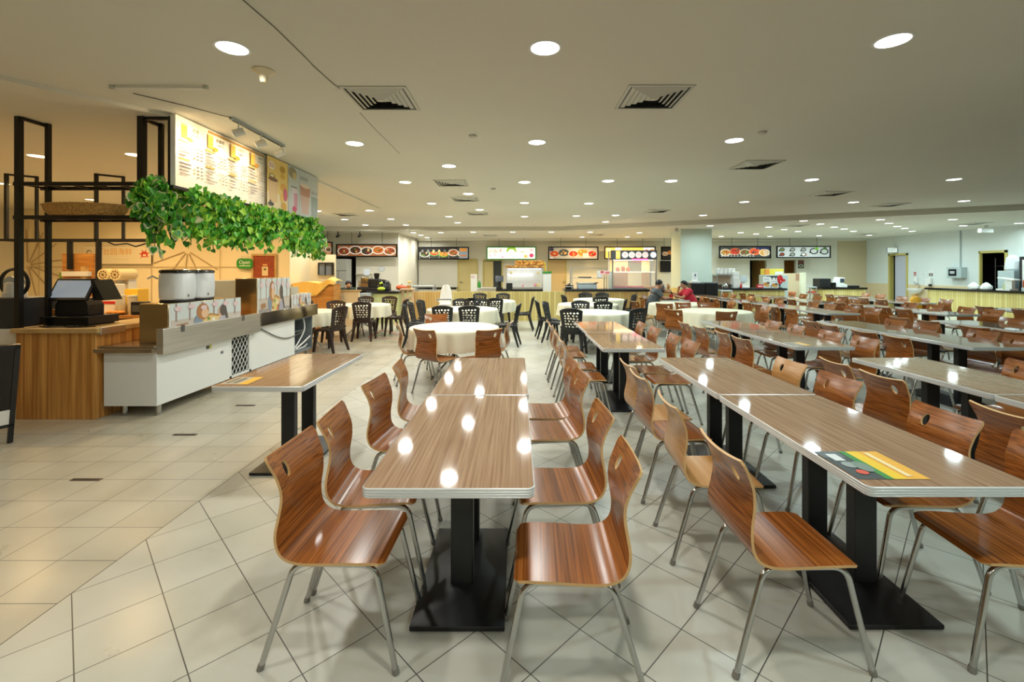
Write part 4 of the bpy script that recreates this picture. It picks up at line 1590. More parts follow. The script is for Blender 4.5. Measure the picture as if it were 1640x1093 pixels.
# twin white urns
urn_white = noise_mat('urn_white', srgb(214, 220, 224), srgb(232, 236, 238), (3, 3, .2), 0.25)
for (yc, lab) in ((5.29, 'white tea urn with black lid, the nearer of the pair'), (5.63, 'white tea urn with black lid, the farther of the pair')):
    u = thing('tea_urn', lab, 'urn', (-3.945, yc, 1.19), group='white tea urns')
    MB().prism(rrect(.27, .31, .08), 0.0, .03).build('base', black_plastic, u, bevel=.008)
    q = MB()
    rg = []
    for (g, z_) in ((-.01, .03), (0, .045), (.004, .18), (0, .32), (-.01, .335)):
        rg.append([(px, py, z_) for px, py in rrect(.275 + 2 * g, .325 + 2 * g, .09, 7)])
    q.rings(rg)
    q.build('body', urn_white, u)
    rg = []
    for (g, z_) in ((-.002, .335), (.004, .345), (.0, .366), (-.03, .376), (-.1, .38)):
        rg.append([(px, py, z_) for px, py in rrect(.275 + 2 * g, .325 + 2 * g, .03 if g < -.05 else .09, 7)])
    MB().rings(rg).build('lid', black_gloss, u)
    b_ = MB().lathe([(.016, 0), (.016, .004), (.004, .006)], (0, 0, 0), 14, squash=(1, .6)).build('badge', steel_dark, u)
    b_.location = (.14, -.02, .075); b_.rotation_euler = (R(0), R(90), 0)
    MB().tube([(-.1, -.165, .27), (-.12, -.22, .3), (-.15, -.25, .27)], .01, 8).build('tap', chrome, u)

# --- things behind the warming boxes
t = thing('work_bench', 'steel work bench behind the warming boxes', 'bench', (0, 0, 0))
MB().box(-4.95, -4.42, 6.1, 8.4, .86, .9).build('worktop', steel, t)
for (x_, y_) in ((-4.9, 6.2), (-4.47, 6.2), (-4.9, 8.3), (-4.47, 8.3)):
    MB().tube([(x_, y_, 0), (x_, y_, .86)], .02, 10).build('leg', steel, t)
t = thing('water_boiler', 'grey steel boiler with black tap right of the urns', 'boiler', (-4.66, 7.35, .9))
MB().box(-.24, .24, -.16, .16, 0, .5).build('body', mat('pale_grey'), t, bevel=.015)
MB().tube([(-.14, -.16, .34), (-.14, -.22, .33), (-.12, -.25, .26)], .016, 8).build('tap', black_plastic, t)
t = thing('kettle', 'black coffee kettle with curved handle beside the boiler', 'kettle', (-4.64, 6.45, .9))
MB().lathe([(.09, 0), (.095, .02), (.09, .3), (.1, .5), (.105, .56), (.02, .57)], (0, 0, 0), 20).build('body', black_plastic, t)
MB().tube(catmull([(-.09, -.02, .5), (-.16, -.04, .48), (-.17, -.05, .36), (-.13, -.04, .3)], 4), .012, 8).build('handle', mat('copper', (0.7, 0.36, 0.2), 0.3, 1.0), t)
o = MB().box(-4.75, -4.5, 7.75, 8.1, .9, 1.12).box(-4.74, -4.5, 7.78, 8.05, 1.12, 1.3).build('cardboard_box', mat('cardboard', srgb(196, 152, 96), 0.8), None, bevel=.004)
tag(o, 'brown cardboard boxes stacked on the steel bench', 'box')

# --- back bench with jars
t = thing('back_bench', 'wooden back bench with red and teal panels inside the stall', 'bench', (0, 0, 0))
MB().box(-8.3, -5.1, 6.85, 7.45, .83, .88).build('worktop', brown_wood, t, bevel=.004)
q = MB()
for x_ in (-8.28, -7.3, -6.36, -6.02, -5.12):
    q.box(x_ - .02, x_ + .02, 6.88, 7.44, 0, .83)
q.box(-8.28, -5.12, 7.4, 7.44, 0, .83).box(-6.0, -5.14, 6.9, 7.4, .42, .45)
q.build('carcass', mat('bench_brown', srgb(120, 84, 50), 0.6), t)
MB().box(-6.72, -6.04, 6.86, 6.88, .56, .82).build('red_panel', red_plastic, t)
MB().box(-6.46, -6.04, 6.86, 6.88, .3, .55).build('teal_panel', mat('teal_panel', srgb(104, 172, 150), 0.5), t)
MB().box(-8.26, -6.76, 6.87, 6.89, .02, .82).build('front_panel', mat('bench_brown'), t)
t = thing('wood_board', 'tall upright wooden board behind the back bench', 'board', (0, 0, 0))
MB().box(-7.62, -7.08, 7.62, 7.66, 0, 1.84).build('panel', brown_wood, t, bevel=.003)
MB().box(-7.55, -7.12, 7.54, 7.62, 1.46, 1.54).build('shelf_rail', white_paint, t)
MB().box(-7.25, -7.17, 7.56, 7.62, .9, 1.62).build('batten', cab_top, t)
for i, px in enumerate((171, 190)):
    t = thing('cup_dispenser', 'round cream cup dispenser, %s of the two on the stall wall' % ('left', 'right')[i], 'dispenser', (X(px, 7.35), 7.4, Z(440, 7.35)), group='round cup dispensers')
    q = MB().tube([(0, -.12, 0), (0, .22, 0)], .092, 24)
    q.build('tube', cloth_cream if False else mat('cream_plastic', srgb(226, 208, 160), 0.4), t)
    q = MB()
    for k in range(9):
        a = 2 * PI * k / 9
        q.tube([(.055 * math.cos(a), -.126, .055 * math.sin(a)), (.055 * math.cos(a), -.115, .055 * math.sin(a))], .012, 8)
    q.tube([(0, -.128, 0), (0, -.115, 0)], .02, 10)
    q.build('finger_holes', mat('dispenser_brown', srgb(120, 90, 56), 0.5), t)
    MB().box(-.03, .03, .1, .26, -.62 if False else -.3, -.08).build('bracket', white_plastic, t)
o = MB().box(X(160, 7.6), X(203, 7.6), 7.63, 7.7, .88, Z(446, 7.6) ).build('backboard', white_paint, None, bevel=.003)
tag(o, 'white back panel carrying the cup dispensers', 'panel')
t = thing('soap_machine', 'white machine with dark window and red stripe on the bench', 'machine', (X(178, 7.2), 7.25, .88))
MB().box(-.1, .1, -.09, .1, 0, .46).build('body', white_plastic, t, bevel=.01)
MB().box(-.06, .06, -.097, -.088, .3, .36).build('window', black_gloss, t)
MB().box(-.1, .1, -.095, -.089, .15, .19).build('stripe', red_plastic, t)
for i, (px, w_, h_, lab) in enumerate(((157, .1, .22, 'clear plastic jar left of the white machine'), (188, .09, .22, 'clear plastic jar right of the white machine'),
                                       (197, .1, .27, 'clear plastic jar of yellow drink, middle of the bench'), (209, .12, .26, 'clear plastic jar at the right of the bench'))):
    t = thing('jar', lab, 'jar', (X(px, 7.0), 6.98 + (i % 2) * .05, .88), group='clear jars on the back bench')
    MB().lathe([(w_ * .45, 0), (w_ * .5, .01), (w_ * .5, h_), (w_ * .46, h_ + .01)], (0, 0, 0), 18).build('body', plastic_clear, t)
    MB().lathe([(w_ * .44, .006), (w_ * .44, h_ * .6)], (0, 0, 0), 14).build('contents', mat('pale_yellow', srgb(232, 208, 140), 0.4), t)
    MB().lathe([(w_ * .53, h_ + .01), (w_ * .53, h_ + .03), (w_ * .2, h_ + .034)], (0, 0, 0), 18).build('lid', white_plastic, t)
for i, (px, lab) in enumerate(((178, 'orange bread bun on the bench tray, left'), (187, 'orange bread bun on the bench tray, middle'), (196, 'orange bread bun on the bench tray, right'))):
    o = MB().sphere((X(px, 6.95), 6.93, .915), (.055, .045, .028), mat('bun', srgb(214, 138, 52), 0.5)).build('bread_bun')
    tag(o, lab, 'bread', 'bread buns on the bench tray')
o = MB().box(X(170, 6.95), X(203, 6.95), 6.88, 6.99, .88, .888).build('tray', black_plastic)
tag(o, 'black tray under the bread buns', 'tray')
for (px0, px1, y1, m_, lab) in ((205, 226, 463, yellow_paint, 'yellow box at the right end of the back bench'), (138, 152, 484, mat('orange_box', srgb(226, 150, 60), 0.5), 'orange box beside the till terminal'),
                               (104, 118, 480, white_plastic, 'white box left of the till terminal on the bench'), (82, 98, 484, brown_wood, 'brown box at the left of the back bench')):
    o = MB().box(X(px0, 7.15), X(px1, 7.15), 7.08, 7.3, .88, Z(y1, 7.15)).build('carton', m_, None, bevel=.004)
    tag(o, lab, 'carton')
t = thing('coffee_grinder', 'small black coffee grinder left of the urns', 'grinder', (X(221, 6.9), 6.95, .88))
MB().box(-.09, .09, -.08, .08, 0, .2).build('body', black_plastic, t, bevel=.01)
MB().box(-.06, .06, -.088, -.08, .05, .15).build('panel', steel_dark, t)

# --- walls of the stall
def on_wall(name, lab, cat, px0, px1, py0, py1, Y, items_fn, emit=0.0, border=None, depth=.03):
    x0, x1 = X(px0, Y), X(px1, Y)
    z0, z1 = Z(py1, Y), Z(py0, Y)
    o = thing(name, lab, cat, (x0, Y, z0))
    w_, h_ = x1 - x0, z1 - z0
    b = .02 if border is None else border
    MB().box(0, w_, 0, depth, 0, h_).build('backing', black_plastic, o, bevel=.004)
    p = art(MB(), items_fn(w_, h_), emit=emit).build('print', None, o)
    return o


def seafood(w_, h_):
    it = [('r', 0, 0, w_, h_, (236, 222, 190)), ('t', w_ * .5, h_ * .68, h_ * .42, '台园海鲜', (222, 160, 40)), ('t', w_ * .55, h_ * .25, h_ * .2, '• • • • • • •', (210, 180, 130)),
          ('e', w_ * .9, h_ * .55, h_ * .2, h_ * .17, (206, 66, 40)), ('e', w_ * .9, h_ * .5, h_ * .1, h_ * .07, (240, 220, 190))]
    for k in range(6):
        a = -.6 + k * .9
        it.append(('e', w_ * .9 + h_ * .22 * math.cos(a), h_ * .55 + h_ * .22 * math.sin(a), h_ * .09, h_ * .025, (206, 66, 40), math.degrees(a)))
    it += [('e', w_ * .08, h_ * .6, h_ * .16, h_ * .2, (120, 110, 100)), ('e', w_ * .085, h_ * .57, h_ * .13, h_ * .17, (236, 222, 190)), ('e', w_ * .24, h_ * .78, h_ * .2, h_ * .05, (200, 50, 40), 30)]
    return it


on_wall('banner', 'cream seafood banner with a red crab on the stall wall', 'sign', 134, 242, 395, 423, 11.93, seafood)
o = art(MB(), [('r', 0, 0, .2, .22, (150, 190, 60)), ('r', .03, .06, .1, .2, (110, 160, 40)), ('r', .12, .02, .19, .1, (214, 214, 120))]).build('notice', None, None)
o.location = (X(95, 11.97), 11.97, Z(450, 11.97)); tag(o, 'small green notice on the cream stall wall', 'notice')


def open_sign():
    Y = 11.9
    t = thing('open_sign', 'green rounded Open sign beside the red perforated door', 'sign', (X(391.5, Y), Y, Z(422.5, Y)))
    w_, h_ = .42, .27
    MB().prism_y([(x_, z_) for x_, z_ in rrect(w_, h_, .1)], 0, .02).build('board', green_print, t)
    art(MB(), [('t', 0, .035, .13, 'Open', (240, 244, 240)), ('r', -.14, -.07, .15, -.045, (200, 226, 190)), ('r', -.1, -.008, .1, -.004, (150, 200, 150))], y0=-.0005).build('lettering', None, t)
    for s in (-1, 1):
        MB().tube([(s * .08, .01, .13), (s * .08, .04, .19)], .006, 6).build('hanger', steel, t)


open_sign()
Yd = 11.99
t = MB().box(X(407, Yd), X(441, Yd), Yd - .03, Yd, .01, Z(410, Yd)).build('door_6', noise_mat('red_perforated', srgb(126, 52, 26), srgb(168, 78, 40), (60, 60, 60), 0.5, lo=.45, hi=.55))
structure(t)
x0, x1, zt_ = X(407, Yd), X(441, Yd), Z(410, Yd)
MB().box(x0 - .05, x0, Yd - .05, Yd, 0, zt_ + .05).box(x1, x1 + .05, Yd - .05, Yd, 0, zt_ + .05).box(x0, x1, Yd - .05, Yd, zt_, zt_ + .05).build('door_frame', cab_top, t)
o = art(MB(), [('r', 0, 0, .16, .24, (226, 206, 160)), ('e', .08, .17, .04, .03, (120, 110, 90)), ('r', .02, .27, .14, .3, (236, 190, 120))], y0=-.001).build('notice', None)
o.location = (X(419.5, Yd - .03), Yd - .032, Z(442, Yd)); tag(o, 'cream paper notice taped to the red door', 'notice')
# brown line drawings and panel joints of the stall wall
it = []
for (cx, cy, n_) in ((44, 425, 7), (300, 402, 5)):
    for k in range(n_):
        a = R(-75 + 28 * k) if cx < 100 else R(200 + 32 * k)
        L_ = .95
        x0_, z0_ = X(cx, 11.98), Z(cy, 11.98)
        c, s = math.cos(a), math.sin(a)
        it.append(('p', [(x0_ + c * .08 - s * .012, z0_ + s * .08 + c * .012), (x0_ + c * .08 + s * .012, z0_ + s * .08 - c * .012), (x0_ + c * L_ + s * .012, z0_ + s * L_ - c * .012), (x0_ + c * L_ - s * .012, z0_ + s * L_ + c * .012)], (176, 150, 110)))
for px in (62, 242, 352):
    it.append(('r', X(px, 11.98) - .01, 0, X(px, 11.98) + .01, 2.6, (206, 188, 150)))
it.append(('r', X(42, 11.98), Z(428, 11.98) - .012, X(400, 11.98), Z(428, 11.98) + .012, (206, 188, 150)))
o = art(MB(), it, y0=-.0005).build('trim_wall_lines', None)
o.location = (0, 11.985, 0); structure(o)

# ---------------------------------------------------------------- menu board over the counter
SX, SY0, SY1, SZ0, SZ1 = -3.56, 4.74, 8.02, 2.44, 3.185


def menu_items():
    it = []
    Wd, H = SY1 - SY0, SZ1 - SZ0
    it.append(('r', 0, 0, 1.66, H, (244, 238, 226)))
    it.append(('r', .5, H - .045, 1.66, H - .012, (186, 150, 96)))
    rr = random.Random(5)
    heads = ['奶茶', '鲜果茶', '特调', '咖啡']
    for c in range(4):
        x0 = .05 + c * .405
        # drink picture
        it.append(('r', x0 + .03, H - .22, x0 + .12, H - .07, (222, 178, 84)))
        it.append(('e', x0 + .075, H - .07, .045, .012, (240, 214, 150)))
        it.append(('e', x0 + .16, H - .21, .05, .025, (206, 150, 60)))
        it.append(('t', x0 + .25, H - .1, .05, heads[c], (70, 60, 50)))
        it.append(('r', x0 + .2, H - .15, x0 + .31, H - .142, (150, 140, 130)))
        it.append(('r', x0, H - .265, x0 + .15, H - .24, (206, 170, 110)))
        it.append(('r', x0, H - .455, x0 + .15, H - .43, (186, 166, 110)))
        for k in range(9):
            if k == 4:
                continue
            for blk in (0,):
                z = H - .285 - k * .0375 - (.012 if k > 4 else 0)
                l = .1 + rr.random() * .08
                it.append(('r', x0, z - .005, x0 + l, z + .004, (112, 104, 118)))
                it.append(('r', x0, z - .016, x0 + l * .7, z - .01, (160, 150, 160)))
                it.append(('r', x0 + .26, z - .006, x0 + .3, z + .004, (120, 110, 112)))
                it.append(('r', x0 + .32, z - .006, x0 + .36, z + .004, (120, 110, 112)))
                if rr.random() < .5:
                    it.append(('e', x0 + .225, z, .01, .01, (196, 150, 90)))
    # yellow panel
    a, b = 1.66, 2.24
    it.append(('r', a, 0, b, H, (240, 208, 120)))
    it.append(('r', a, 0, b, H * .32, (246, 226, 180)))
    it.append(('p', [(a + .06, .1), (a + .26, .1), (a + .29, .42), (a + .03, .42)], (232, 196, 140)))
    it.append(('e', a + .16, .43, .13, .03, (120, 86, 60)))
    it.append(('e', a + .12, H - .12, .09, .06, (252, 240, 220)))
    it.append(('t', a + .12, H - .12, .07, '甜品', (206, 90, 80)))
    it.append(('e', a + .13, H - .27, .08, .035, (150, 104, 50)))
    it.append(('e', a + .13, H - .265, .055, .02, (244, 226, 180)))
    for (u, v, rx, rz, c) in ((.42, .62, .08, .05, (196, 150, 40)), (.42, .52, .07, .04, (226, 180, 60)), (.44, .36, .09, .06, (230, 170, 50)), (.5, .26, .06, .1, (212, 90, 120)), (.4, .2, .05, .07, (236, 190, 80)),
                          (.46, .08, .08, .06, (222, 170, 60)), (.1, .07, .08, .03, (60, 60, 60)), (.08, .1, .02, .03, (60, 60, 60))):
        it.append(('e', a + u, v, rx, rz, c))
    # pale drink posters
    a, b = 2.24, Wd
    it.append(('r', a, 0, b, H, (196, 204, 202)))
    it.append(('r', a + .36, 0, a + .37, H, (150, 158, 158)))
    it.append(('e', a + .14, H - .1, .13, .09, (150, 140, 110)))
    it.append(('e', a + .2, H - .14, .06, .06, (196, 180, 120)))
    it.append(('r', a + .12, .1, a + .28, .42, (220, 210, 214)))
    it.append(('r', a + .18, .08, a + .3, .34, (206, 150, 170)))
    it.append(('e', a + .2, .08, .07, .05, (206, 70, 110)))
    it.append(('r', a + .08, H - .33, a + .28, H - .31, (120, 130, 134)))
    it.append(('t', a + .52, H - .13, .07, '玩转好茶', (70, 80, 110)))
    it.append(('p', [(a + .44, .05), (a + .68, .05), (a + .74, .5), (a + .38, .5)], (206, 176, 164)))
    it.append(('p', [(a + .4, .34), (a + .72, .34), (a + .74, .5), (a + .38, .5)], (186, 136, 112)))
    it.append(('e', a + .56, .51, .17, .035, (226, 206, 190)))
    it.append(('p', [(a + .8, .03), (b - .02, .03), (b - .02, .38), (a + .78, .38)], (150, 164, 162)))
    it.append(('t', b - .14, H - .3, .055, '新品上市', (80, 90, 110)))
    return it


t = thing('menu_board', 'long white drink menu board hung over the leafy vines', 'menu board', (SX, SY0, SZ0), R(90))
MB().box(0, SY1 - SY0, 0.0, .05, 0, SZ1 - SZ0).build('board', white_paint, t)
art(MB(), menu_items(), rough=.35).build('print', None, t)
q = MB().box(SY1 - SY0, SY1 - SY0 + .035, -.005, .055, -.02, SZ1 - SZ0 + .015).box(-.03, SY1 - SY0, -.004, .054, -.03, 0.0).build('edge_frame', rack_black, t)

# track lights shining on the board
t = thing('track_light', 'grey ceiling track with three spot heads lighting the menu', 'track light', (-3.06, 5.42, CEIL))
MB().box(-.02, .02, -.55, .55, -.03, 0).build('track', mat('pale_grey'), t)
MB().box(-.012, .012, -.52, .52, -.034, -.03).build('groove', rack_black, t)
q = MB().tube([(0, -.55, -.012), (-.25, -.9, -.006), (-.5, -1.2, -.004)], .004, 6).build('feed_cable', mat('grey_cable'), t)
for i, (y_, ry_, ty_) in enumerate(((-.42, 1, -.6), (.02, 1, -.15), (.45, 1, .45))):
    h = Vector((0, y_, -.13))
    tgt = Vector((-.5, ty_ if i == 0 else ty_, -.36))
    d = (tgt - h).normalized()
    MB().tube([(0, y_, -.03), (0, y_, -.11)], .008, 8).build('stem', white_plastic, t)
    hd = MB().tube([tuple(h - d * .06), tuple(h + d * .055)], .042, 18).build('spot_head', white_plastic, t)
    MB().tube([tuple(h + d * .0555), tuple(h + d * .057)], .034, 18).build('lens', disc_w, hd)
    ld = bpy.data.lights.new('spot_bulb', 'SPOT')
    ld.energy = TRACK_W
    ld.color = (1.0, 0.74, 0.42)
    ld.spot_size = R(110)
    ld.spot_blend = 0.9
    ld.shadow_soft_size = 0.03
    lo = bpy.data.objects.new('spot_bulb', ld)
    COL.objects.link(lo)
    lo.parent = t
    lo.location = h + d * .075
    lo.rotation_euler = d.to_track_quat('-Z', 'Y').to_euler()

# ---------------------------------------------------------------- vines
leaf_mats = [mat('leaf_deep', srgb(52, 132, 38), 0.45), mat('leaf_mid', srgb(92, 180, 52), 0.45), mat('leaf_lime', srgb(162, 214, 70), 0.45), mat('leaf_pale', srgb(232, 232, 186), 0.5)]


def leaves(name, lab, pts, size, weights, stems, seed, variegated=False):
    rr = random.Random(seed)
    o_ = Vector(pts[0])
    t_ = thing(name, lab, 'plant', tuple(o_))
    q = MB()
    for p in pts:
        sz = size * rr.uniform(.7, 1.25)
        k = rr.choices(range(4), weights)[0]
        # heart outline
        out = [(0, 0), (.32, .12), (.5, -.1), (.42, -.5), (0, -1.0), (-.42, -.5), (-.5, -.1), (-.32, .12)]
        yaw, pit, rol = rr.uniform(-1.2, 1.2), rr.uniform(-.5, .7), rr.uniform(-.7, .7)
        M = Matrix.Rotation(yaw + PI / 2, 3, 'Z') @ Matrix.Rotation(pit, 3, 'X') @ Matrix.Rotation(rol, 3, 'Y')
        vs = []
        for (a, b) in out:
            vs.append(Vector(p) - o_ + M @ Vector((a * sz, -.12 * sz * abs(a) * 2, b * sz)))
        mid = Vector(p) - o_ + M @ Vector((0, .05 * sz, -.4 * sz))
        n = len(vs)
        q.add([mid] + vs, [(0, 1 + i, 1 + (i + 1) % n) for i in range(n)], leaf_mats[k])
        if variegated:
            vs2 = []
            for (a, b) in out:
                vs2.append(Vector(p) - o_ + M @ Vector((a * sz * .66, -.01 - .12 * sz * abs(a) * 1.2, b * sz * .66 - .1 * sz)))
            q.add(vs2, [tuple(range(n))], leaf_mats[0 if rr.random() < .6 else 1])
    q.build('foliage', None, t_, smooth=False)
    q = MB()
    for s in stems:
        q.tube([tuple(Vector(p) - o_) for p in s], .004, 5)
    q.build('trailing_stems', mat('stem_green', srgb(70, 100, 40), 0.6), t_)['kind'] = 'stuff'
    return t_


rr = random.Random(12)
pts, stems = [], []
for k in range(2900):
    y_ = rr.uniform(4.85, 7.98)
    low = 2.02 + .1 * math.sin(y_ * 3.1) + .06 * math.sin(y_ * 9.3) - .02
    z_ = rr.uniform(low, 2.5)
    dx = rr.uniform(-.1, .14)
    if z_ > 2.44:
        dx = rr.uniform(.06, .14) if rr.random() < .12 else -.14
        z_ = min(z_, 2.43) if dx < 0 else z_ - .03
    pts.append((SX + dx, y_, z_))
for k in range(26):
    y_ = rr.uniform(4.9, 7.95)
    l_ = rr.uniform(.08, .26)
    st = [(SX + .03, y_, 2.2)]
    for j in range(11):
        f = j / 10
        pts.append((SX + rr.uniform(-.06, .09), y_ + rr.uniform(-.05, .05), 2.05 - l_ * f))
    st.append((SX + .02, y_, 2.05 - l_))
    stems.append(st)
leaves('hanging_vine', 'long green trailing vines under the menu board', pts, .068, (20, 42, 36, 2), stems, 3)
pts, stems = [], []
cx, cy, cz = -3.74, 4.68, 2.3
for k in range(330):
    a, b_ = rr.uniform(0, 2 * PI), rr.uniform(-1, 1)
    r_ = .2 * rr.uniform(.5, 1.0) ** .5
    s_ = math.sqrt(1 - b_ * b_)
    pts.append((cx + r_ * s_ * math.cos(a), cy + r_ * s_ * math.sin(a) * .8, cz + r_ * 1.15 * b_))
for k in range(8):
    x_, y_ = cx + rr.uniform(-.1, .2), cy + rr.uniform(-.1, .12)
    L_ = rr.uniform(.25, .52)
    for j in range(13):
        f = j / 12
        pts.append((x_ + .12 * f + rr.uniform(-.05, .05), y_ + rr.uniform(-.05, .05), cz - .1 - L_ * f))
    stems.append([(x_, y_, cz), (x_ + .12, y_, cz - .1 - L_)])
leaves('ivy', 'variegated ivy bunch hanging at the near corner of the menu board', pts, .085, (10, 45, 20, 30), stems, 5, True)
pts, stems = [], []
for k in range(150):
    f = rr.random()
    pts.append((SX + rr.uniform(-.12, .14), 8.06 + rr.uniform(-.06, .12), 2.38 - .6 * f))
stems.append([(SX, 8.06, 2.3), (SX, 8.08, 1.72)])
leaves('ivy', 'pale ivy trail at the far end of the menu board', pts, .07, (5, 25, 45, 30), stems, 6, True)

# floor drains
for (px, py, lab) in ((138, 769, 'narrow dark floor drain nearest the camera at left'), (296, 697, 'narrow dark floor drain in the middle of the left aisle'),
                      (393, 650, 'narrow dark floor drain beside the lone table')):
    p = on_plane(px, py, 0)
    t = thing('floor_drain', lab, 'drain', (p[0], p[1], 0), group='narrow floor drains')
    MB().box(-.11, .11, -.018, .018, 0, .003).build('slot_plate', mat('drain_brown', srgb(84, 62, 46), 0.6), t)
    q = MB()
    for k in range(9):
        q.box(-.1 + k * .022, -.088 + k * .022, -.012, .012, .003, .0045)
    q.build('slots', rubber, t)

# promotional sticker on the poster row's near table
it = [('r', 0, 0, .155, .27, (62, 70, 72)), ('r', .17, 0, .28, .27, (238, 178, 60)), ('r', .14, 0, .19, .27, (240, 200, 40)), ('r', .11, 0, .14, .27, (60, 140, 66)), ('r', .0, .2, .1, .27, (96, 106, 108)),
      ('r', .03, .17, .075, .24, (220, 226, 226)), ('e', .06, .13, .03, .03, (150, 160, 158)), ('e', .06, .06, .022, .022, (214, 84, 62)), ('r', .205, .02, .228, .25, (244, 222, 170)), ('e', .1, .11, .03, .05, (120, 140, 130))]
q = art(MB(), it, y0=0.0)
st = q.build('table_sticker', None)
st.rotation_euler = (R(-90), 0, 0)
st.location = (1.325, 1.765, .7412)
tag(st, 'yellow and green promotional sticker on the table corner', 'sticker')
# ================================================================ far stalls
def ribbed(name, lab, cat, x0, x1, y0, y1, z1, m_=None, top=None, tz=.06, over=.06):
    """low panelled counter front, with a worktop when top is given"""
    t = thing(name, lab, cat, ((x0 + x1) / 2, (y0 + y1) / 2, 0))
    hx, hy = (x1 - x0) / 2, (y1 - y0) / 2
    MB().box(-hx, hx, -hy, hy, 0, z1).build('panel', m_ or rib_wood, t)
    if top:
        MB().box(-hx - over, hx + over, -hy - over, hy + over, z1, z1 + tz).build('worktop', top, t, bevel=.006)
    return t


YP = 14.1
ribbed('partition', 'low ribbed wooden partition behind the centre round tables', 'partition', X(722, YP), X(904, YP), YP, YP + .12, .905)
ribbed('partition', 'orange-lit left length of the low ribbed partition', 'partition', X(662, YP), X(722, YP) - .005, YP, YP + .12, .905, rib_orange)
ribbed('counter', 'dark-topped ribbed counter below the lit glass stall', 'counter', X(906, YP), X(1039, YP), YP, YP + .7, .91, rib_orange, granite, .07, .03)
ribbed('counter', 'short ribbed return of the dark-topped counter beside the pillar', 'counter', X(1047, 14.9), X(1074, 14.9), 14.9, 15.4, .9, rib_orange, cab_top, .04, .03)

# --- juice stall (centre)
YJ = 15.2
t = thing('counter', 'dark juice counter with steel left end behind the ribbed partition', 'counter', (0, 0, 0))
MB().box(X(762, YJ), X(795, YJ), YJ - .3, YJ + .4, 0, .99).build('steel_end', steel, t, bevel=.005)
MB().box(X(795.5, YJ), X(872, YJ), YJ - .3, YJ + .4, 0, .9).build('body', black_plastic, t)
MB().box(X(795.5, YJ), X(873, YJ), YJ - .33, YJ + .43, .9, .95).build('worktop', granite, t, bevel=.005)
# glass display case
x0, x1 = X(811, YJ), X(869, YJ)
t = thing('display_case', 'lit glass display case of the juice stall', 'display case', ((x0 + x1) / 2, YJ + .05, .95))
hw = (x1 - x0) / 2
q = MB()
for a in (-1, 1):
    for b in (-1, 1):
        q.box(a * hw - .015, a * hw + .015, b * .27 - .015, b * .27 + .015, 0, .7)
q.box(-hw, hw, -.28, .28, 0, .06).box(-hw, hw, -.28, .28, .68, .7)
q.build('frame', steel, t)
MB().box(-hw + .01, hw - .01, .24, .26, .06, .68).build('back_panel', white_plastic, t)
for z_ in (.26, .47):
    MB().box(-hw + .02, hw - .02, -.2, .24, z_, z_ + .012).build('shelf', glass, t)
MB().box(-hw + .05, hw - .05, .0, .03, .655, .675).build('lamp_strip', mat('strip_white', (1, 1, 1), 0.4, emit=(0.95, 1.0, 1.0), es=5.0), t)
MB().box(-hw + .05, hw - .3, .2, .23, .45, .468).build('lamp_strip', mat('strip_white'), t)
MB().box(-hw + .01, hw - .01, -.268, -.262, .06, .68).build('front_glass', glass, t)
for i, (dx, z_, c, s, nm, lab) in enumerate((( -.45, .272, (240, 236, 220), .07, 'cup', 'white cup on the lower glass shelf'), (-.3, .272, (236, 236, 230), .07, 'cup', 'white cup beside it on the lower glass shelf'),
                                        (-.45, .482, (226, 206, 110), .06, 'fruit', 'yellow fruit on the upper glass shelf, left'), (.45, .482, (232, 202, 90), .06, 'fruit', 'yellow fruit on the upper glass shelf, right'),
                                        (.36, .06, (214, 120, 130), .08, 'fruit', 'pink fruit at the bottom right of the case'), (.46, .06, (226, 204, 70), .08, 'fruit', 'yellow fruit at the bottom right of the case'), (-.05, .06, (220, 80, 90), .05, 'fruit', 'red fruit at the bottom of the case'))):
    c_ = W(840, 440, YJ)
    o = MB()
    if nm == 'cup':
        o.lathe([(s * .5, 0), (s * .6, s * 1.5)], (0, 0, 0), 14)
    else:
        o.sphere((0, 0, s * .8), s * .85)
    o = o.build(nm, mat('small_%d_%d_%d' % c, srgb(*c), 0.4))
    o.location = ((x0 + x1) / 2 + dx, YJ + .05 - .02, .95 + z_ + (.0 if z_ > .1 else .001))
    tag(o, lab, nm)
# garland of oranges over the case
t = thing('fruit_canopy', 'orange and brown patterned canopy over the juice case', 'canopy', ((x0 + x1) / 2, YJ + .05, 1.65))
canopy_m = noise_mat('canopy_print', srgb(150, 84, 30), srgb(238, 186, 90), (14, 14, 14), 0.6, lo=.4, hi=.6)
MB().box(-hw - .03, hw + .03, -.32, .3, 0, .075).build('band', canopy_m, t, bevel=.01)
q = MB()
n = 9
for k in range(n + 1):
    x_ = -hw + .36 + (hw * 2 - .38) * k / n
    q.lathe([(.02, .075), (.075, .1), (.06, .17), (.075, .22), (.03, .25)], (x_, -.1, 0), 12)
q.build('fringe', canopy_m, t)
MB().tube(catmull([(hw - .02, -.05, .2), (hw + .04, -.05, .19), (hw + .08, -.05, .08), (hw + .085, -.05, -.13)], 4), .03, 10).build('side_roll', mat('yellow_print'), t)
t = thing('pillar_board', 'pale post with green cap beside the juice case', 'post', (X(874.5, YJ), YJ - .46, 0))
MB().box(-.13, .13, -.08, .08, 0, 1.47).build('post', white_paint, t, bevel=.006)
MB().box(-.15, .15, -.1, .1, 1.47, 1.53).build('cap', green_print, t, bevel=.006)
t = thing('till_terminal', 'dark till screen left of the juice case', 'till', (X(800, YJ), YJ, .95))
MB().box(-.1, .1, -.1, .1, 0, .05).build('foot', black_plastic, t)
MB().box(-.06, .06, -.04, .04, .05, .24).build('stand', black_plastic, t)
MB().cbox((0, -.05, .33), (.26, .04, .2), None, Matrix.Rotation(R(-15), 3, 'X')).build('screen', mat('dark_screen', srgb(60, 70, 80), 0.2), t)
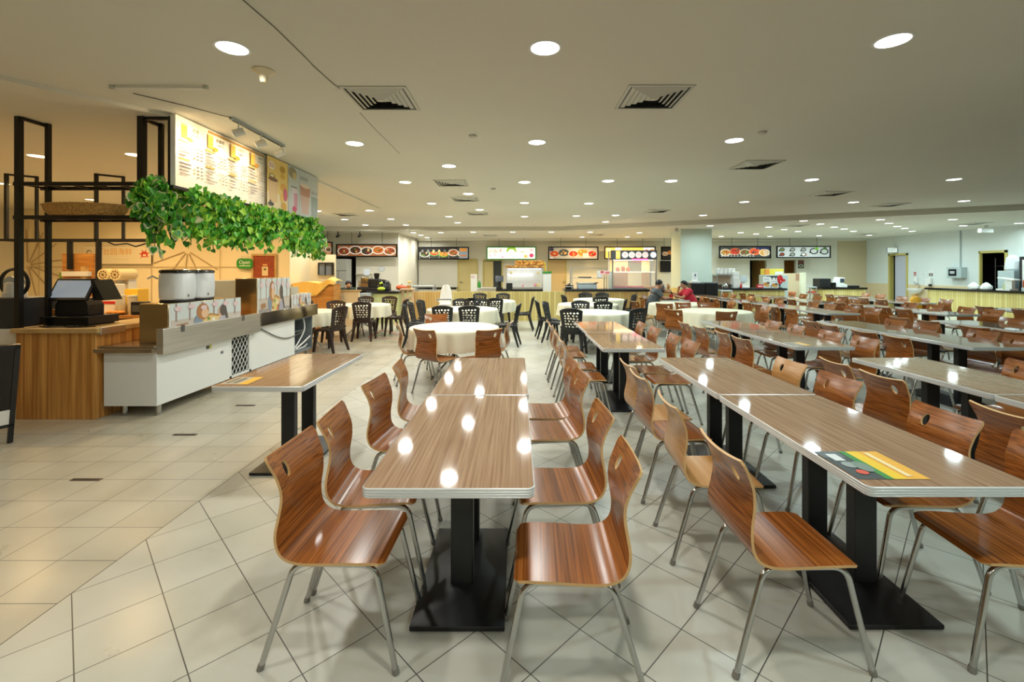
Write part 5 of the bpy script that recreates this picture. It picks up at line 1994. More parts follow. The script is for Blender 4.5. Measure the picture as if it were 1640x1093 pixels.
o = MB().box(X(812, YJ) - .0, X(821, YJ), YJ - .62, YJ - .36, .75, 1.18).build('box_sign', black_plastic, None, bevel=.006)
o.location.z = 0
tag(o, 'black upright bin standing in front of the juice case', 'bin')
bpy.data.objects.remove(o)
t = thing('card_reader', 'black upright panel in front of the juice case', 'panel', (X(816, YJ), YJ - .28, .95))
MB().box(-.1, .1, -.02, .02, 0, .2).build('panel', black_plastic, t, bevel=.005)
MB().box(-.1, .1, -.04, .06, 0, .02).build('foot', black_plastic, t)
t = thing('sanitiser_bottle', 'green-labelled pump bottle by the white notice board', 'bottle', (X(768, YJ), YJ - .15, .99))
MB().lathe([(.05, 0), (.055, .02), (.055, .16), (.03, .2), (.015, .22), (.015, .25)], (0, 0, 0), 14).build('bottle', green_print, t)
MB().box(-.04, .015, -.012, .012, .25, .27).build('pump', white_plastic, t)
t = thing('notice_board', 'white upright board with no-smoking mark before the khaki door', 'notice', (X(759, 14.5), 14.5, 0))
MB().box(-.1, .1, -.02, .02, 0, 1.44).build('board', white_paint, t)
art(MB(), [('e', -.03, 1.36, .05, .05, (170, 60, 60)), ('e', -.03, 1.36, .036, .036, (240, 240, 236)), ('r', -.06, 1.355, 0, 1.365, (70, 60, 60))], y0=-.0215).build('mark', None, t)
# left of it: grey trolley table, black ledge, wall marks
t = thing('serving_trolley', 'grey metal serving table behind the ribbed partition', 'trolley', (X(678, 15), 15.2, 0))
MB().box(-.38, .38, -.25, .25, 1.02, 1.06).box(-.34, .34, -.22, .22, .9, .92).build('shelf', mat('pale_grey'), t, bevel=.004)
for (a, b) in ((-1, -1), (1, -1), (-1, 1), (1, 1)):
    MB().tube([(a * .33, b * .2, 0), (a * .33, b * .2, 1.02)], .025, 8).build('leg', mat('pale_grey'), t)
MB().tube([(.33, -.2, 1.06), (.42, -.2, 1.1)], .02, 8).build('handle', steel_dark, t)
o = MB().box(X(668, 21), X(729, 21), 20.9, 21.4, .45, .84).build('ledge', black_gloss, None, bevel=.005)
o.location.z = -.45; o.scale.z = 1.0
bpy.data.objects.remove(o)
o = MB().box(X(670, 20.6), X(731, 20.6), 20.6, 21.2, 0, .72).build('cabinet', mat('sand_cabinet', srgb(196, 186, 156), 0.5))
tag(o, 'low cabinet with black top at the back wall', 'cabinet')
MB().box(X(670, 20.6), X(731, 20.6), 20.56, 21.24, .72, .8).build('worktop', black_gloss, o)
# baby chair and slatted stand
t = thing('high_chair', 'white plastic high chair in front of the ribbed partition', 'high chair', (X(712, 13.4), 13.5, 0))
for (a, b) in ((-1, -1), (1, -1), (-1, 1), (1, 1)):
    MB().tube([(a * .24, b * .22, 0), (a * .15, b * .14, .55)], [.022, .026], 10).build('leg', white_plastic, t)
q = MB()
rg = []
for (z_, w_, y_) in ((.52, .17, .0), (.6, .19, .12), (.8, .18, .16), (.98, .15, .18), (1.1, .1, .19), (1.13, .04, .19)):
    rg.append([(w_ * math.cos(a * PI / 10), y_ + .03 * math.sin(a * PI / 10), z_) for a in range(20)])
q.rings(rg)
q.build('backrest', white_plastic, t)
MB().prism(rrect(.36, .34, .08), .5, .56).build('seat', white_plastic, t, bevel=.01)
MB().prism(rrect(.44, .2, .06, cy=-.24), .7, .73).build('tray', mat('grey_tray', srgb(120, 126, 130), 0.5), t, bevel=.008)
for a in (-1, 1):
    MB().tube([(a * .18, .1, .62), (a * .2, -.2, .7)], .02, 8).build('armrest', white_plastic, t)
t = thing('slatted_stand', 'pale slatted wooden stand at the left end of the partition', 'stand', (X(653, 13.8), 13.8, 0))
sw = mat('pale_pine', srgb(222, 196, 160), 0.55)
q = MB()
for k in (-.15, 0, .15):
    q.box(k - .035, k + .035, -.02, .02, .04, .98)
for z_ in (.04, .34, .66, .92):
    q.box(-.18, .18, .02, .045, z_, z_ + .09)
q.box(-.2, .2, -.15, .15, .98, 1.01)
q.build('slats', sw, t)
for a in (-1, 1):
    MB().box(a * .15 - .03, a * .15 + .03, -.18, .18, 0, .04).build('foot', sw, t)
t = thing('flower_pot', 'small pot of yellow flowers on the slatted stand', 'plant', (X(655, 13.8), 13.8, 1.01))
MB().lathe([(.05, 0), (.065, .1), (.06, .1)], (0, 0, 0), 14).build('pot', brown_wood, t)
q = MB()
for k in range(9):
    a = k * 2.4
    q.sphere((.05 * math.cos(a) * (k / 9), .05 * math.sin(a) * (k / 9), .17 + .02 * (k % 3)), .028)
q.build('blossom', mat('pale_yellow'), t)
t = thing('counter', 'short black-topped counter left of the slatted stand', 'counter', (X(641, 16.5), 16.6, 0))
MB().box(-.3, .35, -.3, .3, 0, .78).build('body', mat('olive_counter', srgb(186, 190, 140), 0.5), t)
MB().box(-.33, .38, -.33, .33, .78, .84).build('worktop', black_gloss, t)
t = thing('pumpkin', 'orange pumpkin on the short black-topped counter', 'pumpkin', (X(643, 16.5), 16.5, .84))
q = MB()
n = 36
rg = []
for i in range(9):
    a = PI * i / 8
    rg.append([((.19 * math.sin(a) + .004) * (1 + .06 * math.cos(9 * 2 * PI * k / n)) * math.cos(2 * PI * k / n), (.17 * math.sin(a) + .004) * (1 + .06 * math.cos(9 * 2 * PI * k / n)) * math.sin(2 * PI * k / n), .1 - .1 * math.cos(a)) for k in range(n)])
q.rings(rg)
q.build('fruit', mat('pumpkin_orange', srgb(206, 84, 30), 0.45), t)
MB().tube([(0, 0, .19), (.01, 0, .24)], .014, 8).build('stem', mat('stem_green'), t)

# red tape on the floor
pts = [on_plane(x_, y_, .0) for (x_, y_) in ((590, 541), (612, 529), (664, 543), (590, 541.5))]
q = MB()
for i in range(3):
    a, b = Vector(pts[i]), Vector(pts[i + 1])
    d = (b - a).normalized(); s = Vector((-d.y, d.x, 0)) * .025
    q.add([a - s, b - s, b + s, a + s, a - s + Vector((0, 0, .001)), b - s + Vector((0, 0, .001)), b + s + Vector((0, 0, .001)), a + s + Vector((0, 0, .001))], [(4, 5, 6, 7), (0, 1, 5, 4), (1, 2, 6, 5), (2, 3, 7, 6), (3, 0, 4, 7)])
o = q.build('floor_tape', mat('red_tape', srgb(206, 72, 48), 0.5))
tag(o, 'triangle of red tape on the floor left of the round tables', 'tape')

# --- lit glass stall (centre right)
YS = 14.75
x0, x1 = X(978, YS), X(1046, YS)
cx_, hw = (x0 + x1) / 2, (x1 - x0) / 2
t = thing('glass_stall', 'brightly lit glass cooked-food stall with five white discs on its sign', 'stall', (cx_, YS, .98))
q = MB()
for a in (-1, 1):
    for b in (-1, 1):
        q.box(a * hw - .02, a * hw + .02, b * .3 - .02, b * .3 + .02, 0, 1.22)
q.box(-hw, hw, -.32, -.28, .93, .96)
q.build('frame', steel, t)
MB().box(-hw - .02, -hw + .02, -.3, .3, 0, .55).build('side_panel', mat('teal_white', srgb(216, 230, 228), 0.4), t)
MB().box(-hw + .02, hw - .02, -.3, .3, .0, .03).build('base', steel, t)
MB().box(-hw + .02, hw - .02, -.28, .28, .52, .54).build('shelf', mat('glowing_shelf', (1, 1, 1), 0.4, emit=(1.0, 0.92, 0.8), es=0.7), t)  # no lamp: the shelf itself glows in place of light falling on it
sgn = MB().box(-hw - .02, hw + .02, -.34, -.05, .93, 1.22).build('sign_box', mat('sign_grey', srgb(84, 84, 90), 0.4), t)
it = [('r', -.86 * hw, .95, -.66 * hw, 1.2, (250, 206, 90)), ('t', -.76 * hw, 1.075, .16, '口', (255, 240, 190))]
for k in range(4):
    u = -.44 * hw + k * .31 * hw
    it += [('e', u, 1.075, .1, .1, (255, 250, 244)), ('e', u, 1.075, .085, .085, (226, 150, 140)), ('e', u, 1.075, .075, .075, (255, 250, 244)),
           ('t', u, 1.075, .1, '香品味坊'[k], (190, 70, 60))]
it += [('e', .86 * hw, 1.075, .095, .095, (255, 255, 255)), ('r', .82 * hw, 1.05, .9 * hw, 1.06, (200, 190, 190))]
p_ = art(MB(), it, emit=0.5, y0=-.3405).build('lit_discs', None, sgn)
MB().box(-.12 * hw, .62 * hw, -.345, -.34, .9, .945).build('pink_strip', mat('pink_neon', srgb(240, 60, 110), 0.4, emit=srgb(255, 70, 130), es=6.0), sgn)
MB().box(-hw + .05, hw - .05, -.2, -.12, .9, .92).build('lamp_strip', mat('strip_warm', (1, 1, 1), 0.4, emit=(1.0, 0.86, 0.62), es=3.0), t)
MB().box(-hw + .03, -hw + .62, .27, .285, .03, .92).build('back_panel', mat('amber_back', srgb(240, 204, 150), 0.5), t)
MB().box(hw - .3, hw - .03, .27, .285, .03, .92).build('back_panel', mat('amber_back'), t)
MB().box(-hw + .02, hw - .02, -.296, -.29, .03, .92).build('front_glass', glass, t)
ld = bpy.data.lights.new('stall_lamp', 'AREA'); ld.shape = 'RECTANGLE'; ld.size = 1.2; ld.size_y = .3; ld.energy = 9; ld.color = (1, .74, .42)
lo = bpy.data.objects.new('stall_lamp', ld); COL.objects.link(lo); lo.parent = t; lo.location = (0, -.02, .895)
for i in range(7):
    o = MB().box(0, .2, 0, .3, 0, .05).build('food_tray', [red_plastic, mat('tray_pink', srgb(214, 70, 90), 0.4), mat('tray_amber', srgb(230, 160, 70), 0.4)][0 if i < 3 else (1 if i < 5 else 2)], None, bevel=.006)
    o.location = (x0 + .06 + i * .19 * (hw * 2 / 1.38), YS - .22, 1.011)
    tag(o, ['red', 'red', 'red', 'pink', 'pink', 'amber', 'amber'][i] + ' food tray, %s from left in the lit glass stall' % ORD[i], 'tray', 'food trays in the lit stall')
for i, (dx, h_) in enumerate(((-.5, .16), (-.3, .2), (-.12, .15))):
    o = MB().lathe([(.05, 0), (.07, h_ * .4), (.06, h_ * .8), (.02, h_)], (0, 0, 0), 14).build('roast_meat', mat('roast', srgb(140, 70, 40), 0.5))
    o.location = (cx_ + dx * hw * 1.3, YS + .05, .98 + .541)
    tag(o, 'brown food piece on the lit stall shelf, %s from left' % ORD[i], 'food', 'food on the lit stall shelf')
# shelf unit, pot and tray on the dark counter left of the stall
x0, x1 = X(915, YP + .35), X(970, YP + .35)
t = thing('shelf_unit', 'steel and glass shelf unit on the dark counter', 'shelf', ((x0 + x1) / 2, YP + .4, .98))
hw = (x1 - x0) / 2
q = MB()
for a in (-1, 1):
    for b in (-1, 1):
        q.box(a * hw - .015, a * hw + .015, b * .2 - .015, b * .2 + .015, 0, .66)
q.box(-hw, hw, -.21, -.19, .64, .66).box(-hw, hw, .19, .21, .64, .66)
q.build('frame', steel, t)
MB().box(-hw, hw, -.2, .2, .33, .35).build('shelf', steel, t)
MB().box(-hw + .01, hw - .01, -.2, .2, .64, .655).build('top_glass', glass, t)
o = MB().box(-.2, .2, -.12, .12, 0, .03).build('baking_tray', black_plastic, None, bevel=.008)
o.location = ((x0 + x1) / 2 - .12, YP + .4, 1.33); tag(o, 'black tray lying on the steel shelf unit', 'tray')
o = MB().box(-.08, .08, -.06, .06, 0, .22).build('carton', white_plastic, None, bevel=.006)
o.location = ((x0 + x1) / 2 + .36, YP + .4, 1.33); tag(o, 'white carton on the steel shelf unit', 'carton')
t = thing('bain_marie', 'grey steel food warmer under the shelf unit', 'food warmer', ((x0 + x1) / 2 - .05, YP + .4, .98))
MB().box(-.3, .3, -.15, .15, 0, .15).build('body', mat('pale_grey'), t, bevel=.01)
MB().box(-.32, .3, -.16, .16, .15, .2).build('lid', steel, t, bevel=.012)
MB().tube([(.2, -.16, .17), (.34, -.17, .2)], .014, 8).build('handle', black_plastic, t)
t = thing('cooking_pot', 'black cooking pot at the left end of the dark counter', 'pot', (X(912, YP + .25), YP + .3, .98))
MB().lathe([(.12, 0), (.13, .01), (.13, .11), (.14, .12), (.13, .125), (.03, .15), (.02, .17)], (0, 0, 0), 22).build('pot', black_gloss, t)
MB().lathe([(.132, .06), (.134, .062), (.134, .085), (.132, .087)], (0, 0, 0), 22).build('band', steel, t)
o = art(MB(), [('r', 0, 0, .3, .12, (240, 190, 190)), ('r', .02, .05, .1, .1, (200, 40, 60)), ('r', .16, .04, .28, .07, (206, 50, 60))]).build('shop_card', None)
o.location = (X(962, YP + .1), YP + .18, Z(440, YP + .1)); tag(o, 'pink and red card fixed to the shelf unit', 'card')

# --- right part of the lit stall: kettle shelf, bottles
o = MB().box(X(1052, 15.6), X(1072, 15.6), 15.6, 15.62, 1.2, 1.22).build('wall_shelf', steel)
bpy.data.objects.remove(o)
for i, (px, m_, h_, lab) in enumerate(((1056, black_plastic, .2, 'dark bottle at the left of the short return counter'), (1061, mat('grey_box', srgb(90, 96, 104), 0.5), .16, 'grey jar on the short return counter'),
                                       (1066, white_plastic, .14, 'white cup on the short return counter'), (1070, brown_wood, .17, 'brown jar on the short return counter'))):
    o = MB().lathe([(.05, 0), (.06, .02), (.06, h_ * .7), (.035, h_ * .85), (.035, h_)], (0, 0, 0), 14).build('jar', m_)
    o.location = (X(px, 15.15), 15.15, .941)
    tag(o, lab, 'jar', 'jars on the return counter')

# --- menu boards over the far stalls
def dishes(bg, cols, dark=False, seed=1, strip=None):
    def f(w_, h_):
        rr_ = random.Random(seed)
        it = [('r', 0, 0, w_, h_, bg)]
        n = len(cols)
        for k, (c1, c2) in enumerate(cols):
            u = w_ * (k + .55) / (n + .1)
            v = h_ * (.5 + .05 * (1 if k % 2 else -1))
            rx = min(w_ / n * .56, h_ * .64)
            it += [('e', u, v, rx, rx * .66, c1), ('e', u, v, rx * .8, rx * .52, c2)]
            for j in range(5):
                c = rr_.choice([(220, 150, 70), (150, 40, 24), (96, 130, 50), (230, 190, 130), (60, 40, 30)])
                it.append(('e', u + rr_.uniform(-.5, .5) * rx, v + rr_.uniform(-.32, .32) * rx, rx * .17, rx * .12, c))
        if strip:
            it += strip(w_, h_)
        return it
    return f


def menu(lab, px0, px1, py0, py1, Y, fn, emit=.12, frame=black_gloss, fw=.05):
    x0, x1, z0, z1 = X(px0, Y), X(px1, Y), Z(py1, Y), Z(py0, Y)
    t = thing('menu_board', lab, 'menu board', (x0, Y, z0))
    w_, h_ = x1 - x0, z1 - z0
    q = MB()
    q.box(0, w_, 0, .06, 0, fw).box(0, w_, 0, .06, h_ - fw, h_).box(0, fw, 0, .06, fw, h_ - fw).box(w_ - fw, w_, 0, .06, fw, h_ - fw)
    q.build('frame', frame, t)
    p = art(MB(), fn(w_ - 2 * fw, h_ - 2 * fw), emit=emit, y0=.03).build('print', None, t)
    MB().box(fw, w_ - fw, .035, .06, fw, h_ - fw).build('backing', black_plastic, t)
    p.location = (fw, 0, fw)
    q = MB()
    for a in (.25, .75):
        q.tube([(w_ * a, .04, h_), (w_ * a, .04, max(h_ + .05, CEIL_B - z0))], .008, 6)
    q.build('hanger', rack_black, t)
    return t


P = (238, 232, 222)
menu('framed menu of five dishes over the far left stall', 538, 636, 391, 412, 17.6, dishes((176, 110, 70), [(P, (150, 60, 30)), (P, (70, 36, 24)), (P, (60, 54, 40)), (P, (196, 110, 40)), (P, (176, 80, 36))], seed=3))
t = menu('dark framed menu turned sideways beside the five-dish menu', 497, 536, 388, 411, 17.6, dishes((196, 140, 96), [(P, (70, 40, 30)), (P, (90, 100, 60)), (P, (120, 70, 40))], seed=4))
t.rotation_euler = (0, 0, R(70)); t.location = (X(536, 17.55) - .35, 17.55 - 1.0, Z(411, 17.6))


def tea_strip(w_, h_):
    it = [('r', 0, h_ * .6, w_ * .6, h_, (24, 22, 22)), ('r', w_ * .82, 0, w_, h_, (150, 164, 176)), ('r', w_ * .83, h_ * .68, w_ * .98, h_ * .96, (240, 160, 60)), ('r', w_ * .84, h_ * .2, w_ * .97, h_ * .34, (214, 130, 80))]
    for k in range(5):
        u = w_ * (.06 + .115 * k)
        it += [('p', [(u - .07, h_ * .62), (u + .07, h_ * .62), (u + .02, h_ * .84), (u - .02, h_ * .84)], (226, 190, 130) if k in (2, 3) else (120, 120, 116))]
    for k in range(4):
        it.append(('r', w_ * (.2 * k + .0), 0, w_ * (.2 * k + .004), h_ * .58, (230, 230, 226)))
    return it


menu('black framed menu with hats and green tiles left of the lit one', 670, 751, 395.5, 416, 21.0,
     dishes((60, 58, 54), [((190, 190, 180), (60, 50, 40)), ((70, 160, 60), (220, 70, 50)), ((80, 160, 50), (226, 150, 60)), (P, (200, 110, 60)), (P, (206, 150, 110))], seed=6, strip=tea_strip), emit=.2)


def juice(w_, h_):
    it = [('r', 0, 0, w_, h_, (252, 252, 244)), ('p', [(w_ * .39, h_ * .62), (w_ * .61, h_ * .62), (w_ * .58, h_), (w_ * .42, h_)], (150, 196, 60)), ('e', w_ * .5, h_ * .66, w_ * .07, h_ * .2, (252, 252, 244))]
    rr_ = random.Random(9)
    for k in range(12):
        it.append(('e', w_ * rr_.uniform(.02, .3), h_ * rr_.uniform(.08, .85), w_ * .012, h_ * .05, rr_.choice([(220, 80, 80), (240, 170, 80), (150, 190, 80)])))
    it += [('e', w_ * .8, h_ * .22, w_ * .04, h_ * .14, (244, 190, 100)), ('e', w_ * .92, h_ * .3, w_ * .045, h_ * .18, (206, 70, 110)), ('e', w_ * .92, h_ * .78, w_ * .035, h_ * .12, (244, 190, 190)),
           ('r', w_ * .12, h_ * .58, w_ * .2, h_ * .64, (150, 160, 60)), ('r', w_ * .68, h_ * .58, w_ * .78, h_ * .64, (170, 190, 90)), ('t', w_ * .5, h_ * .3, h_ * .26, '鲜果汁', (250, 214, 190)), ('r', w_ * .28, h_ * .12, w_ * .34, h_ * .2, (180, 120, 170))]
    return it


menu('green framed bright white menu over the juice stall', 779, 859, 395, 416.5, 21.0, juice, emit=.75, frame=green_print)


def hot(w_, h_):
    return [('e', w_ * .05, h_ * .84, w_ * .045, h_ * .17, (70, 66, 90)), ('r', w_ * .01, h_ * .02, w_ * .08, h_ * .14, (226, 226, 230)), ('r', w_ * .7, h_ * .1, w_ * .82, h_ * .5, (214, 214, 206))]


menu('black framed menu of red curry dishes right of the juice stall', 878, 958.5, 395, 416.5, 21.0,
     dishes((176, 176, 172), [((200, 190, 180), (196, 74, 30)), ((70, 84, 88), (60, 76, 80)), ((200, 196, 190), (206, 50, 40)), ((214, 150, 70), (220, 120, 50)), ((206, 196, 190), (206, 40, 50))], seed=8, strip=hot), emit=.15)


def amber(w_, h_):
    return [('r', 0, 0, w_, h_, (248, 206, 96)), ('r', 0, 0, w_ * .2, h_, (240, 190, 90)), ('r', w_ * .2, h_ * .3, w_ * .32, h_, (250, 240, 220)), ('t', w_ * .55, h_ * .78, h_ * .22, '• • 一口 • •', (170, 120, 40)),
            ('r', w_ * .78, h_ * .5, w_, h_, (250, 244, 236)), ('e', w_ * .84, h_ * .75, w_ * .03, h_ * .1, (226, 120, 110)), ('e', w_ * .94, h_ * .74, w_ * .06, h_ * .1, (206, 140, 60), 20), ('e', w_ * .06, h_ * .8, w_ * .06, h_ * .14, (250, 226, 160))]


menu('black framed glowing yellow menu behind the lit glass stall', 968, 1050, 395, 415.5, 21.0, amber, emit=1.0)
menu('black framed narrow menu half hidden by the pillar', 1059, 1080, 395, 416.5, 20.6, dishes((40, 34, 30), [((220, 210, 196), (190, 150, 120)), ((214, 150, 70), (180, 110, 60))], seed=11), emit=.2)
o = MB().box(X(1059, 21.3), X(1076, 21.3), 21.42, 21.47, Z(436, 21.3), Z(418, 21.3)).build('kitchen_hatch', dark_room)
tag(o, 'dark kitchen hatch below the narrow menu by the pillar', 'hatch')


def chick(w_, h_):
    it = [('r', w_ * .72, h_ * .78, w_, h_, (40, 44, 84))]
    for k in range(11):
        for j in range(2):
            it.append(('r', w_ * (.02 + .063 * k), h_ * (.08 + .16 * j), w_ * (.055 + .063 * k), h_ * (.15 + .16 * j), (206, 206, 200)))
    for k in range(3):
        for j in range(3):
            it.append(('r', w_ * (.88 + .04 * k), h_ * (.2 + .18 * j), w_ * (.91 + .04 * k), h_ * (.3 + .18 * j), (206, 206, 200)))
    return it


menu('black framed menu of fried dishes right of the pillar', 1152, 1235, 394, 414, 20.6,
     dishes((70, 68, 66), [((220, 200, 180), (190, 120, 50)), ((214, 110, 60), (206, 60, 40)), ((220, 200, 170), (120, 84, 40)), ((226, 120, 60), (206, 70, 40)), ((230, 200, 160), (214, 150, 80))], seed=13, strip=chick), emit=.15)


def greens(w_, h_):
    it = [('r', 0, 0, w_, h_, (206, 208, 208))]
    for (u, v, r_, inn) in ((.09, .74, .2, (110, 130, 70)), (.09, .26, .19, (150, 60, 40)), (.29, .74, .2, (160, 160, 150)), (.29, .26, .2, (150, 160, 140)), (.5, .74, .2, (160, 160, 150)), (.5, .26, .2, (226, 226, 216)), (.7, .58, .32, (206, 210, 206)), (.9, .55, .32, (190, 200, 190))):
        it += [('e', w_ * u, h_ * v, h_ * r_ * 1.35, h_ * r_, (40, 42, 44)), ('e', w_ * u, h_ * v, h_ * r_ * .95, h_ * r_ * .66, inn), ('e', w_ * u - h_ * r_ * 1.2, h_ * (v - .12), h_ * .1, h_ * .08, (40, 42, 44))]
    it += [('e', w_ * .75, h_ * .84, h_ * .17, h_ * .15, (120, 190, 40)), ('e', w_ * .91, h_ * .86, h_ * .2, h_ * .13, (70, 110, 40)), ('e', w_ * .55, h_ * .2, h_ * .07, h_ * .06, (206, 40, 50))]
    return it


menu('black framed menu of dark bowls on white, far right', 1244, 1331, 394, 413.5, 20.6, greens, emit=.2)

# --- stall right of the pillar
YC = 15.9
ribbed('counter', 'ribbed counter with dark top right of the pillar', 'counter', X(1160, YC), X(1257, YC), YC, YC + .6, .87, None, granite, .07)
t = thing('side_table', 'white metal side table at the left end of the right counter', 'table', (X(1149, YC) + .22, YC + .0, 0))
MB().box(-.2, .19, -.25, .25, .84, .88).build('top', white_paint, t, bevel=.005)
for (a, b) in ((-1, -1), (1, -1), (-1, 1), (1, 1)):
    MB().box(a * .17 - .02, a * .17 + .02, b * .22 - .02, b * .22 + .02, 0, .84).build('leg', white_paint, t)
zc = .94
# black bins before the pillar
for i, (a, b, py, lab) in enumerate(((1102, 1125, 453, 'black bin before the pillar, left one under the paper stand'), (1126, 1146, 452.5, 'black bin before the pillar, right one'))):
    Y_ = 15.75
    t = thing('bin', lab, 'bin', ((X(a, Y_) + X(b, Y_)) / 2, Y_, 0), group='black bins before the pillar')
    hw = (X(b, Y_) - X(a, Y_)) / 2 - .01
    z_ = Z(py, Y_)
    MB().box(-hw, hw, -.22, .22, .03, z_ - .04).build('body', black_plastic, t, bevel=.012)
    MB().box(-hw - .008, hw + .008, -.23, .23, z_ - .04, z_).build('lid', mat('grey_box'), t, bevel=.01)
    for sx in (-1, 1):
        MB().tube([(sx * hw * .8 - .02, .1, .03), (sx * hw * .8 + .02, .1, .03)], .03, 12).build('wheel', rubber, t)
t = thing('paper_stand', 'white paper stand on the left black bin', 'stand', (X(1113, 15.75), 15.75, Z(453, 15.75)))
MB().box(-.15, .15, -.12, .12, 0, .06).build('base', white_plastic, t, bevel=.008)
MB().cbox((0, .02, .2), (.2, .012, .3), None, Matrix.Rotation(R(-6), 3, 'X')).build('sheet', white_paint, t)
art(MB(), [('e', 0, .26, .03, .05, (110, 120, 140)), ('r', -.06, .12, .06, .13, (170, 176, 176))], y0=-.03).build('mark', None, t)
# steel shelf with stacked bowls
x0, x1 = X(1144, YC + .5), X(1178, YC + .5)
t = thing('bowl_rack', 'steel rack of stacked bowls at the right counter', 'rack', ((x0 + x1) / 2, YC + .45, zc if False else .88))
hw = (x1 - x0) / 2
q = MB()
for a in (-1, 1):
    for b in (-1, 1):
        q.box(a * hw - .015, a * hw + .015, b * .18 - .015, b * .18 + .015, 0, .56)
q.build('frame', steel, t)
MB().box(-hw, hw, -.19, .19, .5, .56).build('shelf', steel, t, bevel=.006)
MB().box(-hw, hw, -.19, .19, .18, .2).build('shelf', steel, t)
MB().box(-hw, hw, .17, .19, .0, .5).build('back_panel', mat('peach_panel', srgb(206, 178, 152), 0.5), t)
for k in range(5):
    px = 1148 + k * 6.3
    o = MB().lathe([(.045, 0), (.07, .04), (.072, .05), (.07, .09), (.073, .1), (.072, .17), (.074, .19), (.06, .2)], (0, 0, 0), 16).build('bowl_stack', white_plastic)
    o.location = (X(px, YC + .45), YC + .42, .88 + .561)
    tag(o, 'stack of white bowls, %s from left on the steel rack' % ORD[k], 'bowls', 'stacks of white bowls')
t = thing('kettle', 'steel kettle on the steel bowl rack', 'kettle', (X(1163, YC + .4), YC + .28, .88 + .2))
bpy.data.objects.remove(t)
t = thing('kettle', 'steel kettle at the left of the right counter', 'kettle', (X(1163, YC), YC + .1, .94))
MB().lathe([(.1, 0), (.11, .02), (.1, .1), (.07, .16), (.03, .18), (.02, .2)], (0, 0, 0), 18).build('body', chrome, t)
MB().tube(catmull([(.09, 0, .06), (.16, 0, .1), (.16, 0, .18), (.06, 0, .19)], 4), .012, 8).build('handle', black_plastic, t)
t = thing('white_cabinet', 'tall white appliance on the right counter', 'appliance', (X(1183, YC), YC + .3, zc))
MB().box(-.1, .1, -.14, .14, 0, .58).build('body', white_plastic, t, bevel=.01)
MB().box(-.09, .09, -.145, -.14, .3, .31).box(-.09, .09, -.145, -.14, .45, .46).build('seam', mat('pale_grey'), t)
o = MB().lathe([(.028, 0), (.03, .01), (.03, .12), (.014, .16), (.012, .2)], (0, 0, 0), 12).build('sauce_bottle', red_plastic)
o.location = (X(1189.5, YC), YC + .12, zc); tag(o, 'red sauce bottle beside the tall white appliance', 'bottle')
t = thing('till_terminal', 'white till with tilted screen on the right counter', 'till', (X(1196, YC), YC + .25, zc))
MB().box(-.13, .13, -.12, .12, 0, .07).build('base', white_plastic, t, bevel=.01)
MB().box(-.05, .05, -.03, .05, .07, .26).build('stand', white_plastic, t)
MB().cbox((0, -.04, .33), (.24, .03, .22), None, Matrix.Rotation(R(-14), 3, 'X')).build('screen', mat('pale_grey'), t)
o = MB().box(-.11, .11, -.03, .03, 0, .13).build('red_sign', red_plastic, None, bevel=.006)
o.location = (X(1219, YC), YC + .08, zc); tag(o, 'small red sign box on the right counter', 'sign')
art(MB(), [('r', -.08, .04, .08, .09, (250, 200, 200))], y0=-.0305).build('lettering', None, o)
# drinks machine with yellow box on top
t = thing('drinks_machine', 'steel drinks machine with red button behind the right counter', 'machine', (X(1241, YC + .9), YC + 1.0, 0))
MB().box(-.42, .42, -.22, .22, 0, 1.4).build('body', mat('machine_grey', srgb(176, 190, 190), 0.35), t, bevel=.012)
MB().box(-.38, .1, -.235, -.22, 1.0, 1.36).build('bay', black_plastic, t)
for k in range(3):
    MB().tube([(-.26 + k * .13, -.25, 1.02), (-.26 + k * .13, -.25, 1.3)], .045, 12).build('canister', white_plastic, t)
MB().tube([(.26, -.235, 1.2), (.26, -.215, 1.2)], .05, 16).build('button', red_plastic, t)
t = thing('carton', 'yellow carton with orange corner on the drinks machine', 'carton', (X(1240, YC + .9), YC + 1.0, 1.4))
MB().box(-.36, .3, -.18, .18, 0, .22).build('box', mat('yellow_carton', srgb(226, 210, 80), 0.5), t, bevel=.006)
MB().box(-.37, -.22, -.19, -.1, .0, .21).build('orange_print', mat('orange_box'), t)
MB().box(-.02, .28, -.19, -.181, .02, .12).build('white_label', white_plastic, t)
for i, (px, w_, h_, lab) in enumerate(((1231, .26, .4, 'white food poster on the right counter, left one'), (1245, .22, .3, 'white food poster on the right counter, right one'))):
    o = thing('poster_stand', lab, 'poster', (X(px, YC), YC + .12 + i * .03, zc))
    MB().box(-w_ / 2, w_ / 2, 0, .012, 0, h_).box(-w_ / 2, w_ / 2, 0, .08, 0, .008).build('board', white_paint, o)
    art(MB(), [('e', -.04, h_ * .36, .08, .06, (206, 140, 70)), ('e', .05, h_ * .45, .06, .05, (120, 110, 90)), ('e', .02, h_ * .22, .07, .04, (222, 170, 90)), ('r', -.08, h_ * .75, .08, h_ * .82, (170, 170, 190))]).build('print', None, o)
t = thing('fan_sign', 'red round standing sign at the right end of the counter', 'sign', (X(1253.5, YC), YC + .15, zc))
q = MB()
q.prism_y([(.1 * math.cos(a * PI / 12), .3 + .16 * math.sin(a * PI / 12)) for a in range(24)], 0, .02)
q.build('disc', red_plastic, t)
MB().box(-.012, .012, 0, .02, .02, .16).box(-.06, .06, -.04, .06, 0, .02).build('stand', black_plastic, t)
art(MB(), [('e', .02, .24, .012, .03, (250, 220, 210), 30), ('e', -.03, .35, .03, .03, (226, 90, 80))], y0=-.0005).build('print', None, t)
